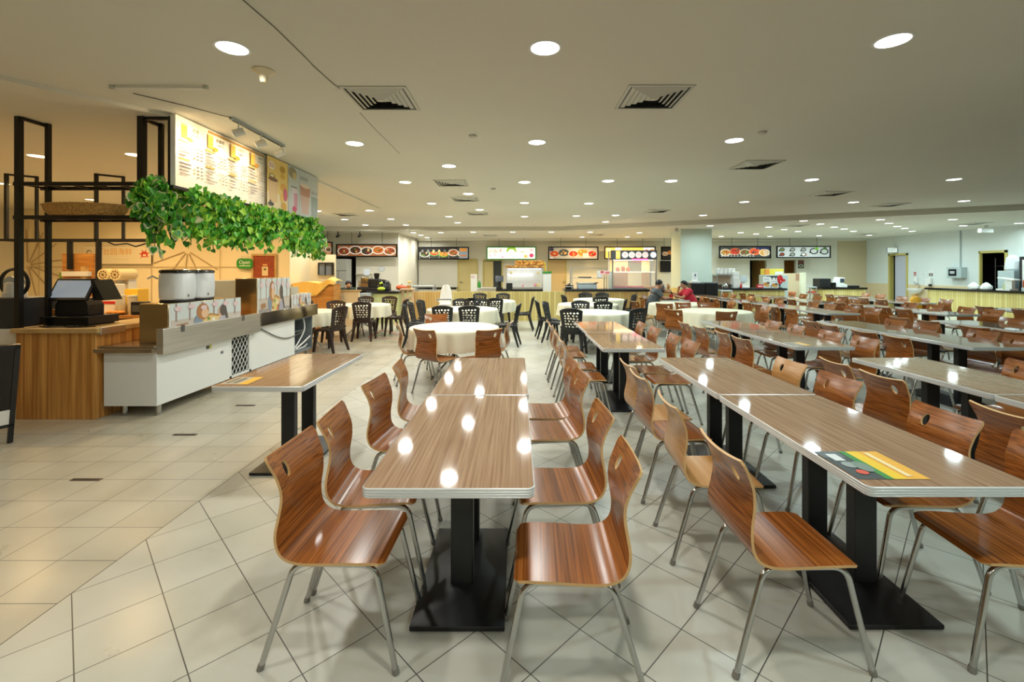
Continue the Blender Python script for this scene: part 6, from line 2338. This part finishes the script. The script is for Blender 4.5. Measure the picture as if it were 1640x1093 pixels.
# partition boards, notices, post, trolley
YW = 17.6
o = MB().box(X(1257, YW), X(1284, YW), YW, YW + .05, 0, Z(438, YW)).build('partition', mat('tan_board', srgb(206, 186, 150), 0.5))
tag(o, 'tan partition board right of the drinks machine', 'partition')
it = [('r', 0, 0, .22, .28, (186, 150, 120))] + [('r', .02, .03 + .04 * k, .2, .045 + .04 * k, (140, 84, 60)) for k in range(6)]
o = art(MB(), it).build('notice', None); o.location = (X(1274, YW), YW - .002, Z(450, YW)); tag(o, 'brown printed notice on the tan partition board', 'notice')
o = art(MB(), [('r', 0, 0, .28, .38, (50, 34, 30)), ('r', .03, .24, .25, .35, (130, 50, 40)), ('e', .14, .12, .11, .08, (190, 190, 170)), ('e', .14, .12, .07, .05, (90, 90, 60))]).build('poster', None)
o.location = (X(1278, WALL_B), WALL_B - .003, Z(430, WALL_B)); tag(o, 'small dark food poster on the back wall below the bowl menu', 'poster')
o = MB().box(X(1283, 16.4), X(1291, 16.4), 16.4, 16.5, 0, Z(437, 16.4)).build('post', noise_mat('cream_post', srgb(228, 226, 196), srgb(234, 232, 204), (2, 2, 2), 0.5), None, bevel=.006)
tag(o, 'cream upright post between the two right counters', 'post')
t = thing('trolley', 'grey trolley of trays right of the cream post', 'trolley', (X(1297.5, 17.2), 17.2, 0))
q = MB()
for a in (-1, 1):
    for b in (-1, 1):
        q.box(a * .11 - .012, a * .11 + .012, b * .2 - .012, b * .2 + .012, .04, .95)
q.build('frame', steel, t)
for z_ in (.2, .45, .7):
    MB().box(-.11, .11, -.2, .2, z_, z_ + .03).build('shelf', steel_dark, t)
MB().box(-.12, .12, -.22, .22, .92, .96).build('top', mat('pale_grey'), t)
for a in (-1, 1):
    for b in (-1, 1):
        MB().tube([(a * .11 - .012, b * .2, .022), (a * .11 + .012, b * .2, .022)], .022, 10).build('wheel', rubber, t)
o = MB().box(-.08, .08, -.1, .1, 0, .05).build('tray', red_plastic, None, bevel=.006); o.location = (X(1297.5, 17.2), 17.1, .73); tag(o, 'red tray on the grey trolley', 'tray')
t = thing('bench', 'white bench with orange box end, right of the ribbed counter', 'bench', (X(1268, 16.8), 16.9, 0))
MB().box(-.28, .22, -.2, .2, .5, .56).build('top', white_paint, t, bevel=.006)
for a in (-1, 1):
    MB().box(a * .2 - .05, a * .2 + .01, -.18, .18, 0, .5).build('leg', white_paint, t)
o = MB().box(-.24, .18, -.12, .12, 0, .22).build('crate', mat('terracotta_box', srgb(206, 130, 90), 0.6), None, bevel=.006)
o.location = (X(1268, 16.8), 16.95, .56); tag(o, 'terracotta box on the white bench', 'box')

# --- corner counter on the right
YR = 16.9
ribbed('counter', 'ribbed corner counter with black top, far right', 'counter', X(1318, YR), X(1386, YR), YR, YR + .6, .86, None, black_gloss, .07, .05)
zc = .93
o = MB().box(X(1310, YR + .2), X(1328, YR + .2), YR + .1, YR + .5, zc, zc + .33).build('storage_box', black_plastic, None, bevel=.01)
tag(o, 'black box on the corner counter, left end', 'box')
o = MB().box(X(1330, YR + .2), X(1350, YR + .2), YR + .15, YR + .5, zc, zc + .18).build('tray', black_gloss, None, bevel=.01)
tag(o, 'low black case beside the black box on the corner counter', 'case')
t = thing('till_terminal', 'white till on the far right corner counter', 'till', (X(1353, YR), YR + .25, zc))
q = MB(); q.prism_y([(-.22, 0), (.2, 0), (.2, .1), (.06, .14), (.1, .36), (-.14, .38), (-.22, .2)], -.12, .12)
q.build('body', white_plastic, t, bevel=.012)
MB().box(-.08, .07, -.128, -.12, .18, .33).build('screen', mat('dark_screen'), t)
o = MB().sphere((0, 0, .03), (.06, .05, .03), white_plastic).build('cup', None); o.location = (X(1345, YR), YR + .06, zc); tag(o, 'small white bowl in front of the white till', 'bowl')
o = MB().box(X(1362, YR), X(1380, YR), YR + .1, YR + .4, zc, zc + .07).build('keyboard_case', black_plastic, None, bevel=.01); tag(o, 'flat black case right of the white till', 'case')

# --- counter along the right wall
XR = 15.6
t = thing('counter', 'long ribbed counter with black top along the right wall', 'counter', (XR + .25, 13.9, 0))
MB().box(-.2, .1, -3.8, 3.45, 0, .84).build('panel', rib_wood, t)
MB().box(-.27, .13, -3.85, 3.52, .84, .91).build('worktop', black_gloss, t, bevel=.006)
zr = .91
for i, (y_, lab) in enumerate(((15.72, 'white carrier bag on the right wall counter, far one'), (15.3, 'white carrier bag on the right wall counter, near one'))):
    q = MB()
    rr_ = random.Random(i)
    rg = []
    for (s, z_) in ((.8, 0), (1, .04), (.95, .12), (.6, .2), (.25, .24), (.1, .25)):
        rg.append([(.13 * s * math.cos(2 * PI * k / 16) * rr_.uniform(.9, 1.1), .17 * s * math.sin(2 * PI * k / 16) * rr_.uniform(.9, 1.1), z_) for k in range(16)])
    q.rings(rg)
    o = q.build('carrier_bag', white_plastic, None, angle=25); o.location = (XR + .18, y_, zr)
    tag(o, lab, 'bag', 'white bags on the right counter')
t = thing('till_terminal', 'white till with printer on the right wall counter', 'till', (XR + .16, 14.55, zr), R(-90))
MB().box(-.3, .12, -.14, .14, 0, .06).build('drawer', white_plastic, t, bevel=.008)
MB().box(-.12, .1, -.05, .06, .06, .34).build('stand', white_plastic, t, bevel=.01)
MB().cbox((-.02, -.02, .38), (.5, .22, .04), None, Matrix.Rotation(R(8), 3, 'Y')).build('screen', white_plastic, t, bevel=.008)
MB().box(-.08, -.02, -.15, -.141, .04, .22).build('receipt', mat('olive_counter'), t)
o = MB().box(-.14, .14, -.1, .1, 0, .12).build('printer', mat('pale_grey'), None, bevel=.01); o.location = (XR + .16, 14.0, zr); tag(o, 'grey printer beside the white till, right counter', 'printer')
t = thing('drinks_cooler', 'black drinks cooler at the right edge of the picture', 'cooler', (16.24, 14.15, 0))
MB().box(-.24, .24, -.35, .35, 0, 2.0).build('body', black_plastic, t, bevel=.01)
MB().box(-.246, -.24, -.26, .26, .95, 1.9).build('picture', white_plastic, t)
MB().box(-.25, -.246, -.24, .24, .95, 1.25).build('orange_print', mat('pumpkin_orange'), t)
o = MB().box(16.05, 16.45, 14.7, 15.2, 0, 1.55).build('ice_bin', mat('machine_grey'), None, bevel=.01); tag(o, 'grey cabinet between the doorway and the black cooler', 'cabinet')
q = MB()
rr_ = random.Random(4)
rg = []
for (s, z_) in ((.7, 0), (1, .06), (1, .3), (.9, .42), (.5, .5), (.1, .52)):
    rg.append([(.17 * s * math.cos(2 * PI * k / 14) * rr_.uniform(.85, 1.1), .2 * s * math.sin(2 * PI * k / 14) * rr_.uniform(.85, 1.1), z_) for k in range(14)])
q.rings(rg)
o = q.build('carrier_bag', plastic_clear if False else mat('bag_white', srgb(222, 226, 230), 0.4), None, angle=20); o.location = (16.25, 14.92, 1.551)
tag(o, 'large white plastic bag on the grey cabinet', 'bag')
# inside the kitchen doorway: shelves with things
t = thing('kitchen_shelf', 'dark steel shelves inside the right kitchen doorway', 'shelf', (17.2, 15.7, 0))
for z_ in (.5, 1.1, 1.7):
    MB().box(-.2, .2, -.5, .5, z_, z_ + .03).build('shelf', steel_dark, t)
for (a, b) in ((-.19, -.48), (-.19, .48), (.19, -.48), (.19, .48)):
    MB().tube([(a, b, 0), (a, b, 2.0)], .015, 8).build('upright', steel_dark, t)
o = MB().box(17.08, 17.3, 15.55, 15.8, 1.73, 1.95).build('storage_box', white_plastic, None, bevel=.006); tag(o, 'pale box on the top shelf inside the kitchen doorway', 'box')
o = MB().box(17.08, 17.3, 15.45, 15.75, 1.13, 1.4).build('storage_box', mat('cardboard'), None, bevel=.006); tag(o, 'brown box on the middle shelf inside the kitchen doorway', 'box')
q = MB(); q.box(16.7, 16.74, 15.42, 15.62, 1.05, 1.65)
o = q.build('apron', mat('pale_grey'), None, bevel=.015); tag(o, 'grey apron hanging inside the kitchen doorway', 'apron')

# --- fixtures on the right wall
def wall_r(o, y_, z_):
    o.location = (WALL_R, y_, z_); o.rotation_euler = (0, 0, R(-90)); return o


def wy(px):
    return WALL_R * FPX / (px - 828)


t = wall_r(thing('exit_sign', 'lit exit sign box above the lavender door', 'sign'), wy(1437), Z(401, wy(1437)))
t.location.x = WALL_R - .25; t.rotation_euler = (0, 0, 0)
MB().box(-.22, .22, -.05, .05, -.11, .11).build('case', mat('pale_grey'), t, bevel=.006)
art(MB(), [('r', -.2, -.09, .2, .09, (236, 246, 240)), ('t', 0, 0, .14, 'EXIT', (60, 120, 90))], emit=.5, y0=-.0505).build('lit_face', None, t)
MB().tube([(.1, 0, .11), (.1, 0, CEIL_B - t.location.z)], .012, 8).build('hanger', steel, t)
for (nm, lab, px, py, w_, h_, items) in (
        ('notice', 'small red notice on the wall right of the lavender door', 1465.5, 439, .11, .15, lambda w_, h_: [('r', -w_ / 2, -h_ / 2, w_ / 2, h_ / 2, (176, 70, 70)), ('r', -w_ * .3, -h_ * .3, w_ * .3, h_ * .1, (226, 190, 186))]),
        ('notice', 'pale printed notice on the wall above the basin', 1479, 440, .24, .2, lambda w_, h_: [('r', -w_ / 2, -h_ / 2, w_ / 2, h_ / 2, (226, 230, 230))] + [('r', -w_ * .35, -h_ * .3 + .03 * k, w_ * .3, -h_ * .27 + .03 * k, (170, 176, 178)) for k in range(5)]),
        ('notice', 'white notice with dark picture beside the pale notice', 1491, 438, .22, .28, lambda w_, h_: [('r', -w_ / 2, -h_ / 2, w_ / 2, h_ / 2, (232, 232, 230)), ('r', -w_ * .4, -h_ * .4, w_ * .4, 0, (96, 90, 90)), ('e', 0, -h_ * .2, w_ * .2, h_ * .1, (200, 190, 180))])):
    o = art(MB(), items(w_, h_), y0=-.003).build(nm, None); wall_r(o, wy(px), Z(py, wy(px))); tag(o, lab, 'notice')
t = wall_r(thing('soap_dispenser', 'white soap dispenser above the basin', 'dispenser'), wy(1469), Z(449, wy(1469)))
MB().box(-.07, .07, -.1, 0, -.14, .14).build('body', white_plastic, t, bevel=.02)
MB().box(-.03, .03, -.12, -.1, -.14, -.06).build('push_plate', mat('pale_grey'), t)
t = wall_r(thing('towel_dispenser', 'white towel dispenser right of the soap dispenser', 'dispenser'), wy(1490), Z(452, wy(1490)))
MB().box(-.12, .12, -.12, 0, -.16, .16).build('body', white_plastic, t, bevel=.02)
MB().box(.06, .13, -.13, -.05, -.17, -.08).build('lever', black_plastic, t)
t = wall_r(thing('wash_basin', 'white wash basin with chrome tap on the right wall', 'basin'), wy(1474), 0)
q = MB()
rg = []
for (s, z_) in ((.35, .62), (.6, .66), (.9, .74), (1.0, .8), (1.0, .83), (.92, .83), (.7, .77), (.2, .73)):
    rg.append([(px * s, -.22 + py * s * .9, z_) for px, py in rrect(.52, .4, .14)])
q.rings(rg)
q.build('bowl', white_plastic, t)
MB().tube(catmull([(0, -.06, .83), (0, -.06, .98), (0, -.14, 1.0), (0, -.2, .95)], 4), .014, 8).build('tap', chrome, t)
MB().tube([(0, -.18, .64), (0, -.18, .4), (0, -.02, .38)], .022, 8).build('waste_pipe', chrome, t)
t = wall_r(thing('wall_box', 'grey metal control box on the right wall', 'control box'), wy(1537), Z(437, wy(1537)))
MB().box(-.28, .28, -.22, 0, -.2, .2).build('case', mat('machine_grey'), t, bevel=.01)
MB().box(-.2, .1, -.228, -.22, -.12, .13).build('window', black_gloss, t)
MB().box(-.14, .04, -.236, -.228, -.04, .06).build('panel', mat('pale_grey'), t)
MB().tube([(.05, -.03, .2), (.05, -.03, CEIL_B - t.location.z)], .02, 8).build('conduit', mat('machine_grey'), t)
t = thing('security_camera', 'white boxy camera under the ceiling at the right wall', 'camera', (WALL_R - 1.0, wy(1580) * .94, CEIL_B))
MB().box(-.03, .03, -.03, .03, -.1, 0).build('bracket', white_plastic, t)
MB().box(-.22, .18, -.07, .07, -.24, -.1).build('housing', white_plastic, t, bevel=.015)
# yellow cloth bag hanging at the row by the wall
o = thing('cloth_bag', 'bright yellow cloth bag on a chair of the fourth-rank row near the wall', 'bag', (10.72, 12.25, .428))
q = MB()
rg = []
rr_ = random.Random(2)
for (s, z_) in ((.8, 0), (1, .05), (1, .26), (.8, .36), (.5, .42), (.1, .44)):
    rg.append([(.15 * s * math.cos(2 * PI * k / 18) * rr_.uniform(.9, 1.1), .13 * s * math.sin(2 * PI * k / 18) * rr_.uniform(.9, 1.1), z_) for k in range(18)])
q.rings(rg)
q.build('bag_body', mat('bright_yellow', srgb(240, 176, 30), 0.6), o, angle=30)
MB().tube(catmull([(-.06, 0, .38), (-.05, 0, .48), (.05, 0, .48), (.06, 0, .38)], 4), .012, 8).build('handle', mat('bright_yellow'), o)

# ================================================================ far left stall
YQ = 13.45
ribbed('counter', 'pale green counter with black top in the far left stall', 'counter', X(590, YQ), X(636, YQ), YQ, YQ + .7, .88, mat('pale_green', srgb(200, 208, 150), 0.5), granite, .07, .05)
t = thing('partition', 'cream and brown low partition before the two seated people', 'partition', (0, 0, 0))
MB().box(X(515, 12.6), X(541, 12.6), 12.7, 12.76, 0, .98).build('brown_panel', brown_wood, t)
MB().box(X(541, 12.6), X(573, 12.6), 12.7, 12.76, 0, .98).build('cream_panel', cream_wall, t)
MB().box(X(513, 12.6), X(575, 12.6), 12.66, 12.8, .98, 1.01).build('top_rail', cab_top, t)
o = MB().box(X(574, 13.0), X(588, 13.0), 13.0, 13.4, 0, .9).build('cabinet', mat('pale_grey'), None, bevel=.006)
tag(o, 'pale grey cabinet between the partition and green counter', 'cabinet')
t = thing('sideboard', 'tall brown sideboard under the yellow cloth', 'sideboard', (X(507, 12.1), 12.35, 0))
MB().box(-.5, .45, -.24, .24, 0, 1.2).build('body', brown_wood, t, bevel=.006)
MB().box(-.46, -.03, -.25, -.24, .06, 1.14).build('door', brown_wood, t, bevel=.004)
MB().box(.0, .42, -.25, -.24, .06, 1.14).build('door', brown_wood, t, bevel=.004)
# draped cloth
q = MB()
nx, ny = 30, 14
vs, fs = [], []
rr_ = random.Random(8)
for i in range(nx + 1):
    for j in range(ny + 1):
        u, v = i / nx, j / ny
        x_ = -.62 + 1.12 * u
        drop = .3 + .1 * math.sin(u * 5) - .28 * max(0, u - .6)
        if v < .5:
            y_, z_ = .27 - .56 * (v / .5), 1.215 + .05 * math.exp(-((u - .3) / .2) ** 2) + .17 * math.exp(-((u - .86) / .16) ** 2) * (1 - abs(v - .25) * 1.5)
        else:
            k = (v - .5) / .5
            y_ = -.29 - .035 * math.sin(u * 22) * k - .02 * k
            z_ = 1.215 + .05 * math.exp(-((u - .3) / .2) ** 2) + .17 * math.exp(-((u - .86) / .16) ** 2) * .62 - drop * k
        vs.append((x_, y_, z_))
for i in range(nx):
    for j in range(ny):
        a = i * (ny + 1) + j
        fs.append((a, a + 1, a + ny + 2, a + ny + 1))
q.add(vs, fs)
o = q.build('cover_cloth', cloth_yellow, None, angle=80); o.location = (X(507, 12.1), 12.35, 0)
sm = o.modifiers.new('thick', 'SOLIDIFY'); sm.thickness = .004
tag(o, 'yellow cloth draped over the tall brown sideboard', 'cloth')
# machines on the far left counter
zc = .95
t = thing('coffee_machine', 'chrome and black coffee machine on the far left counter', 'coffee machine', (X(592, YQ + .2), YQ + .3, zc))
MB().box(-.3, .3, -.2, .2, 0, .1).build('base', black_plastic, t, bevel=.01)
MB().box(-.28, .0, -.1, .2, .1, .42).build('body', chrome, t, bevel=.02)
MB().box(-.05, .28, -.12, .18, .1, .36).build('boiler', black_plastic, t, bevel=.02)
MB().lathe([(.06, .36), (.09, .5), (.09, .52), (.02, .53)], (.18, 0, 0), 16).build('hopper', black_gloss, t)
MB().cbox((-.08, -.12, .56), (.16, .02, .2), None, Matrix.Rotation(R(-12), 3, 'X')).build('screen', screen_grey, t)
for k in (-.18, -.02):
    MB().tube([(k, -.12, .26), (k, -.26, .24)], .018, 8).build('handle', black_plastic, t)
t = thing('coffee_grinder', 'brown steel coffee grinder left of the chrome coffee machine', 'grinder', (X(564, 13.9), 14.95, .86))
MB().box(-.14, .14, -.14, .14, 0, .36).build('body', mat('brown_steel'), t, bevel=.015)
MB().box(-.06, .06, -.15, -.14, .1, .28).build('panel', black_plastic, t)
o = ribbed('counter', 'dark rear counter behind the two seated people', 'counter', X(545, 13.9), X(574, 13.9), 14.75, 15.25, .82, black_plastic, granite, .04, .02)
o = MB().sphere((0, 0, .06), (.12, .1, .06), mat('lime_cloth', srgb(190, 220, 60), 0.6)).build('sponge_cloth', None); o.location = (X(609, YQ), YQ + .1, zc); tag(o, 'lime green cloth on the far left counter', 'cloth')
t = thing('food_cover', 'black domed machine right of the coffee machine', 'machine', (X(612, YQ + .4), YQ + .42, zc))
MB().lathe([(.24, 0), (.26, .02), (.25, .2), (.18, .3), (.04, .34)], (0, 0, 0), 22).build('dome', black_gloss, t)
MB().tube([(.0, -.25, .22), (.08, -.26, .24)], .03, 10).build('knob', mat('lime_cloth'), t)
o = art(MB(), [('e', 0, 0, .14, .11, (190, 196, 200)), ('e', 0, 0, .11, .085, (214, 218, 218))], y0=-.002).build('wall_clock', None); o.location = (X(611, LB), LB - .002, Z(431, LB)); tag(o, 'faint pale plate on the far left stall wall', 'plate')
o = MB().box(X(572, LB), X(596, LB), LB - .2, LB, Z(439.5, LB), Z(438.8, LB)).build('wall_shelf', steel); tag(o, 'thin metal shelf on the far left stall wall', 'shelf')
# window hatch in the side wall, grey cupboards at the dark door
t = MB().box(X(511, 13.15), X(531, 13.15), 13.16, 13.2, Z(441, 13.15), Z(423, 13.15)).build('window_1', mat('hatch_glass', srgb(120, 128, 134), 0.2))
structure(t)
x0, x1, z0, z1 = X(511, 13.15), X(531, 13.15), Z(441, 13.15), Z(423, 13.15)
MB().box(x0 - .03, x0, 13.13, 13.2, z0, z1 + .04).box(x1, x1 + .05, 13.13, 13.2, z0, z1 + .04).box(x0, x1, 13.13, 13.2, z1, z1 + .04).box((x0 + x1) / 2 - .012, (x0 + x1) / 2 + .012, 13.13, 13.2, z0, z1).build('window_frame', black_plastic, t)
structure(MB().box(X(464, 12) , X(536, 13.2), 13.2, 13.3, 0, Z(408, 13.2)).build('wall_hatch', cream_wall))
t = thing('cupboard', 'grey steel cupboard at the dark doorway, far left', 'cupboard', (X(545, 17.4), 17.45, 0))
MB().box(-.3, .32, -.25, .25, 0, 2.0).build('body', mat('cupboard_grey', srgb(164, 166, 160), 0.45), t, bevel=.006)
MB().box(-.28, .3, -.256, -.25, 1.55, 1.56).box(-.005, .005, -.256, -.25, .1, 1.55).build('seam', black_plastic, t)
# ================================================================ people
skin_m = mat('skin', srgb(196, 144, 112), 0.5)
hair_m = mat('black_hair', srgb(22, 18, 17), 0.55)
shoe_m = mat('dark_shoe', srgb(34, 32, 32), 0.5)


def skinned(name, verts, edges, radii, m_, parent, sub=2):
    me = bpy.data.meshes.new(name)
    me.from_pydata([tuple(v) for v in verts], edges, [])
    o = bpy.data.objects.new(name, me)
    COL.objects.link(o)
    o.parent = parent
    sk = o.modifiers.new('skin', 'SKIN')
    sk.use_smooth_shade = True
    sv = me.skin_vertices[0].data
    for i, r in enumerate(radii):
        sv[i].radius = (r, r) if not isinstance(r, tuple) else r
        sv[i].use_root = (i == 0)
    ss = o.modifiers.new('sub', 'SUBSURF')
    ss.levels = sub
    ss.render_levels = sub
    me.materials.append(m_)
    return o


def person(label, loc, face, shirt, trousers, lean, head_fwd, arms, head_drop=0.0, group=None, sleeve=0.55):
    """Seated figure; local +x is where it faces, seat surface at z = 0.43. arms: [(elbow, wrist), (elbow, wrist)] for the left (+y) and right side."""
    t = thing('person', label, 'person', loc, R(face), group)
    V = Vector
    pelvis = V((-.02, 0, .53)); belly = V((.02 + lean * .3, 0, .70)); chest = V((.02 + lean * .75, 0, .88)); upper = V((lean, 0, .985))
    neck = V((lean + head_fwd * .4, 0, 1.06)); jaw = V((lean + head_fwd * .85, 0, 1.115 - head_drop * .4)); head = V((lean + head_fwd, 0, 1.185 - head_drop)); crown = V((lean + head_fwd * .93, 0, 1.255 - head_drop))
    fw = V((math.cos(head_drop * 3), 0, -math.sin(head_drop * 3)))
    vs = [pelvis, belly, chest, upper, neck, jaw, head, crown, head + fw * .088 + V((0, 0, -.012))]
    es = [(0, 1), (1, 2), (2, 3), (3, 4), (4, 5), (5, 6), (6, 7), (6, 8)]
    rd = [(.115, .15), (.1, .135), (.11, .15), (.09, .13), .052, .066, (.085, .08), (.06, .058), .016]
    rd[3] = (.075, .1)

    def limb(pts, rs, root):
        p = root
        for a, r in zip(pts, rs):
            vs.append(a); rd.append(r); es.append((p, len(vs) - 1)); p = len(vs) - 1
        return p
    for k, s in enumerate((1, -1)):
        sh = V((lean - .01, .165 * s, .975))
        el, wr = V(arms[k][0]), V(arms[k][1])
        d = (wr - el).normalized()
        palm = wr + d * .055
        w_ = limb([sh, sh.lerp(el, .5), el, el.lerp(wr, .4), wr, palm], [.055, .046, .04, .037, .026, (.034, .02)], 3)
        side = d.cross(V((0, 0, 1)))
        side = side.normalized() if side.length > .2 else V((0, 1, 0))
        for j, (off, ln) in enumerate(((-.027, .05), (-.009, .062), (.009, .058), (.026, .045))):
            b = palm + side * off + d * .015
            m_ = b + d * ln * .55 + V((0, 0, -.006))
            e = b + d * ln * .95 + V((0, 0, -.022))
            limb([b, m_, e], [.0095, .009, .0075], w_)
        tb = wr + d * .03 + side * .03 * (1 if k else -1)
        limb([tb, tb + d * .035 + side * .014 * (1 if k else -1)], [.011, .009], w_ - 1)
        hp = V((.03, .095 * s, .505)); kn = V((.42, .115 * s, .485)); an = V((.40, .12 * s, .085))
        limb([hp, hp.lerp(kn, .5), kn, kn.lerp(an, .4), an, V((.5, .125 * s, .035))], [.085, .075, .058, .056, .038, .03], 0)
    skinned('body', vs, es, rd, skin_m, t, 2)
    # shirt
    vs2 = [pelvis + V((0, 0, -.01)), belly, chest, upper + V((0, 0, .01)), upper.lerp(neck, .75)]
    es2 = [(0, 1), (1, 2), (2, 3), (3, 4)]
    rd2 = [(.135, .17), (.122, .155), (.13, .168), (.125, .165), .072]
    for k, s in enumerate((1, -1)):
        sh = V((lean - .01, .165 * s, .975)); el = V(arms[k][0])
        for a, r in ((sh + V((0, 0, .008)), .085), (sh.lerp(el, sleeve), .062), (sh.lerp(el, sleeve + .18), .06)):
            vs2.append(a); rd2.append(r)
        n = len(vs2)
        es2 += [(3, n - 3), (n - 3, n - 2), (n - 2, n - 1)]
    skinned('shirt', vs2, es2, rd2, shirt, t, 2)
    vs3 = [pelvis + V((-.005, 0, .03))]
    es3, rd3 = [], [(.132, .165)]
    for s in (1, -1):
        hp = V((.03, .095 * s, .505)); kn = V((.42, .115 * s, .485)); an = V((.40, .12 * s, .12))
        p = 0
        for a, r in ((hp, .1), (hp.lerp(kn, .5), .09), (kn, .072), (kn.lerp(an, .5), .066), (an, .058)):
            vs3.append(a); rd3.append(r); es3.append((p, len(vs3) - 1)); p = len(vs3) - 1
    skinned('trousers', vs3, es3, rd3, trousers, t, 2)
    for s in (1, -1):
        skinned('shoe', [V((.37, .12 * s, .055)), V((.44, .122 * s, .05)), V((.53, .126 * s, .036))], [(0, 1), (1, 2)], [.045, .044, .034], shoe_m, t, 2)
    # hair cap, ears, eyes
    q = MB()
    c = head + V((-.014, 0, .032))
    n, m_ = 20, 9
    rg = []
    for i in range(m_):
        a = PI / 2 * (1.22 * i / (m_ - 1))
        ring = []
        for k in range(n):
            b = 2 * PI * k / n
            front = max(0, math.cos(b))
            aa = a * (1 - .42 * front)
            ring.append((c.x + .104 * math.sin(aa) * math.cos(b), c.y + .096 * math.sin(aa) * math.sin(b), c.z + .098 * math.cos(aa)))
        rg.append(ring[::-1])
    q.rings(rg[::-1], None, cap=True)
    q.build('hair', hair_m, t, angle=80)
    sd = V((0, 1, 0))
    for s in (1, -1):
        MB().sphere(tuple(head + V((-.01, .084 * s, -.01))), (.016, .012, .026), skin_m, 10, 6).build('ear', skin_m, t)
        MB().sphere(tuple(head + fw * .074 + V((0, .03 * s, .016))), (.008, .011, .007), black_gloss, 8, 5).build('eye', black_gloss, t)
        MB().cbox(tuple(head + fw * .082 + V((-.004, .03 * s, .034))), (.008, .03, .006), hair_m).build('eyebrow', hair_m, t)
    MB().cbox(tuple(head + fw * .078 + V((-.004, 0, -.05))), (.008, .04, .007), mat('lips', srgb(150, 84, 72), 0.5)).build('mouth', mat('lips'), t)
    return t


grey_shirt = mat('grey_shirt', srgb(92, 98, 104), 0.8)
red_shirt = noise_mat('red_shirt', srgb(206, 34, 56), srgb(226, 60, 84), (60, 60, 60), 0.8)
dark_trousers = mat('dark_trousers', srgb(36, 38, 44), 0.8)
# small square table of the group
TX, TY = 4.36, 12.9
t = thing('dining_table', 'small wood-grain table between the grey-shirted and red-shirted men', 'table', (TX, TY, 0))
MB().prism(rrect(.78, .78, .03), .706, .74).build('tabletop', table_wood, t, smooth=False)
MB().rings([[(x_, y_, z_) for x_, y_ in rrect(.79 + g, .79 + g, .035)] for g, z_ in ((-.01, .7402), (.0, .738), (.0, .704), (-.03, .704))][::-1], None, cap=False).build('edge_band', alu, t)
MB().box(-.05, .05, -.05, .05, .04, .704).build('column', black_metal, t)
MB().rings([[(a * s[0], a * s[1], z_) for s in ((1, 1), (-1, 1), (-1, -1), (1, -1))] for a, z_ in ((.2, 0), (.2, .02), (.06, .06))]).build('base_plate', black_metal, t)
PG = 'chairs of the seated people'
put_chair(3.70, 12.72, 2, 'plywood chair under the grey-shirted man', PG)
put_chair(5.02, 12.86, 180, 'plywood chair under the red-shirted man', PG)
put_chair(4.0, 13.6, -42, 'plywood chair under the person reaching across the small table', PG)
person('man in grey short-sleeved shirt seated at left of the small table, leaning in', (3.72, 12.72, 0), 2, grey_shirt, dark_trousers, .17, .1,
       [((.36, .21, .78), (.53, .08, .8)), ((.33, -.22, .79), (.52, -.1, .79))], .02)
person('man in red patterned shirt seated at right, hand to face, holding a phone', (5.0, 12.86, 0), 180, red_shirt, dark_trousers, .2, .1,
       [((.40, .2, .79), (.60, .12, .85)), ((.42, -.2, .80), (.40, -.08, 1.03))], .035)
person('person in dark shirt behind the grey-shirted man, reaching across the table', (4.02, 13.58, 0), -42, mat('brown_shirt', srgb(92, 70, 66), 0.8), dark_trousers, .16, .08,
       [((.40, .2, .93), (.64, .22, .88)), ((.30, -.22, .79), (.46, -.12, .79))], .02)
o = MB().prism(rrect(.4, .3, .03), 0, .015).build('tray', black_plastic, None, bevel=.004); o.location = (4.3, 12.72, .741); tag(o, 'dark tray on the small table of the seated men', 'tray')
o = MB().lathe([(.045, 0), (.055, .13), (.05, .128), (.04, .01)], (0, 0, 0), 18).build('cup', red_plastic); o.location = (4.3, 12.7, .757); tag(o, 'large red cup on the small table of the seated men', 'cup')
o = MB().box(-.006, .006, -.037, .037, -.07, .07).build('phone', black_gloss, None, bevel=.003); o.location = (4.33, 12.74, .91); o.rotation_euler = (0, R(-25), R(10)); tag(o, 'phone held up by the red-shirted man', 'phone')

# two people behind the low partition at the far left
put_plastic(-5.12, 13.72, -60, 'dark brown perforated chair under the nearer person behind the partition', True, GB)
put_plastic(-4.84, 14.36, -60, 'dark brown perforated chair under the farther person behind the partition', True, GB)
person('person in dark green shirt behind the low partition, head bent down', (-5.12, 13.72, 0), -60, mat('green_shirt', srgb(44, 60, 46), 0.8), dark_trousers, .16, .1,
       [((.3, .2, .8), (.46, .08, .76)), ((.3, -.2, .8), (.46, -.08, .76))], .05)
person('person in black shirt seated behind the green-shirted one', (-4.84, 14.36, 0), -60, mat('black_shirt', srgb(26, 26, 30), 0.8), dark_trousers, .14, .09,
       [((.3, .2, .8), (.46, .1, .74)), ((.3, -.2, .8), (.46, -.1, .74))], .03)
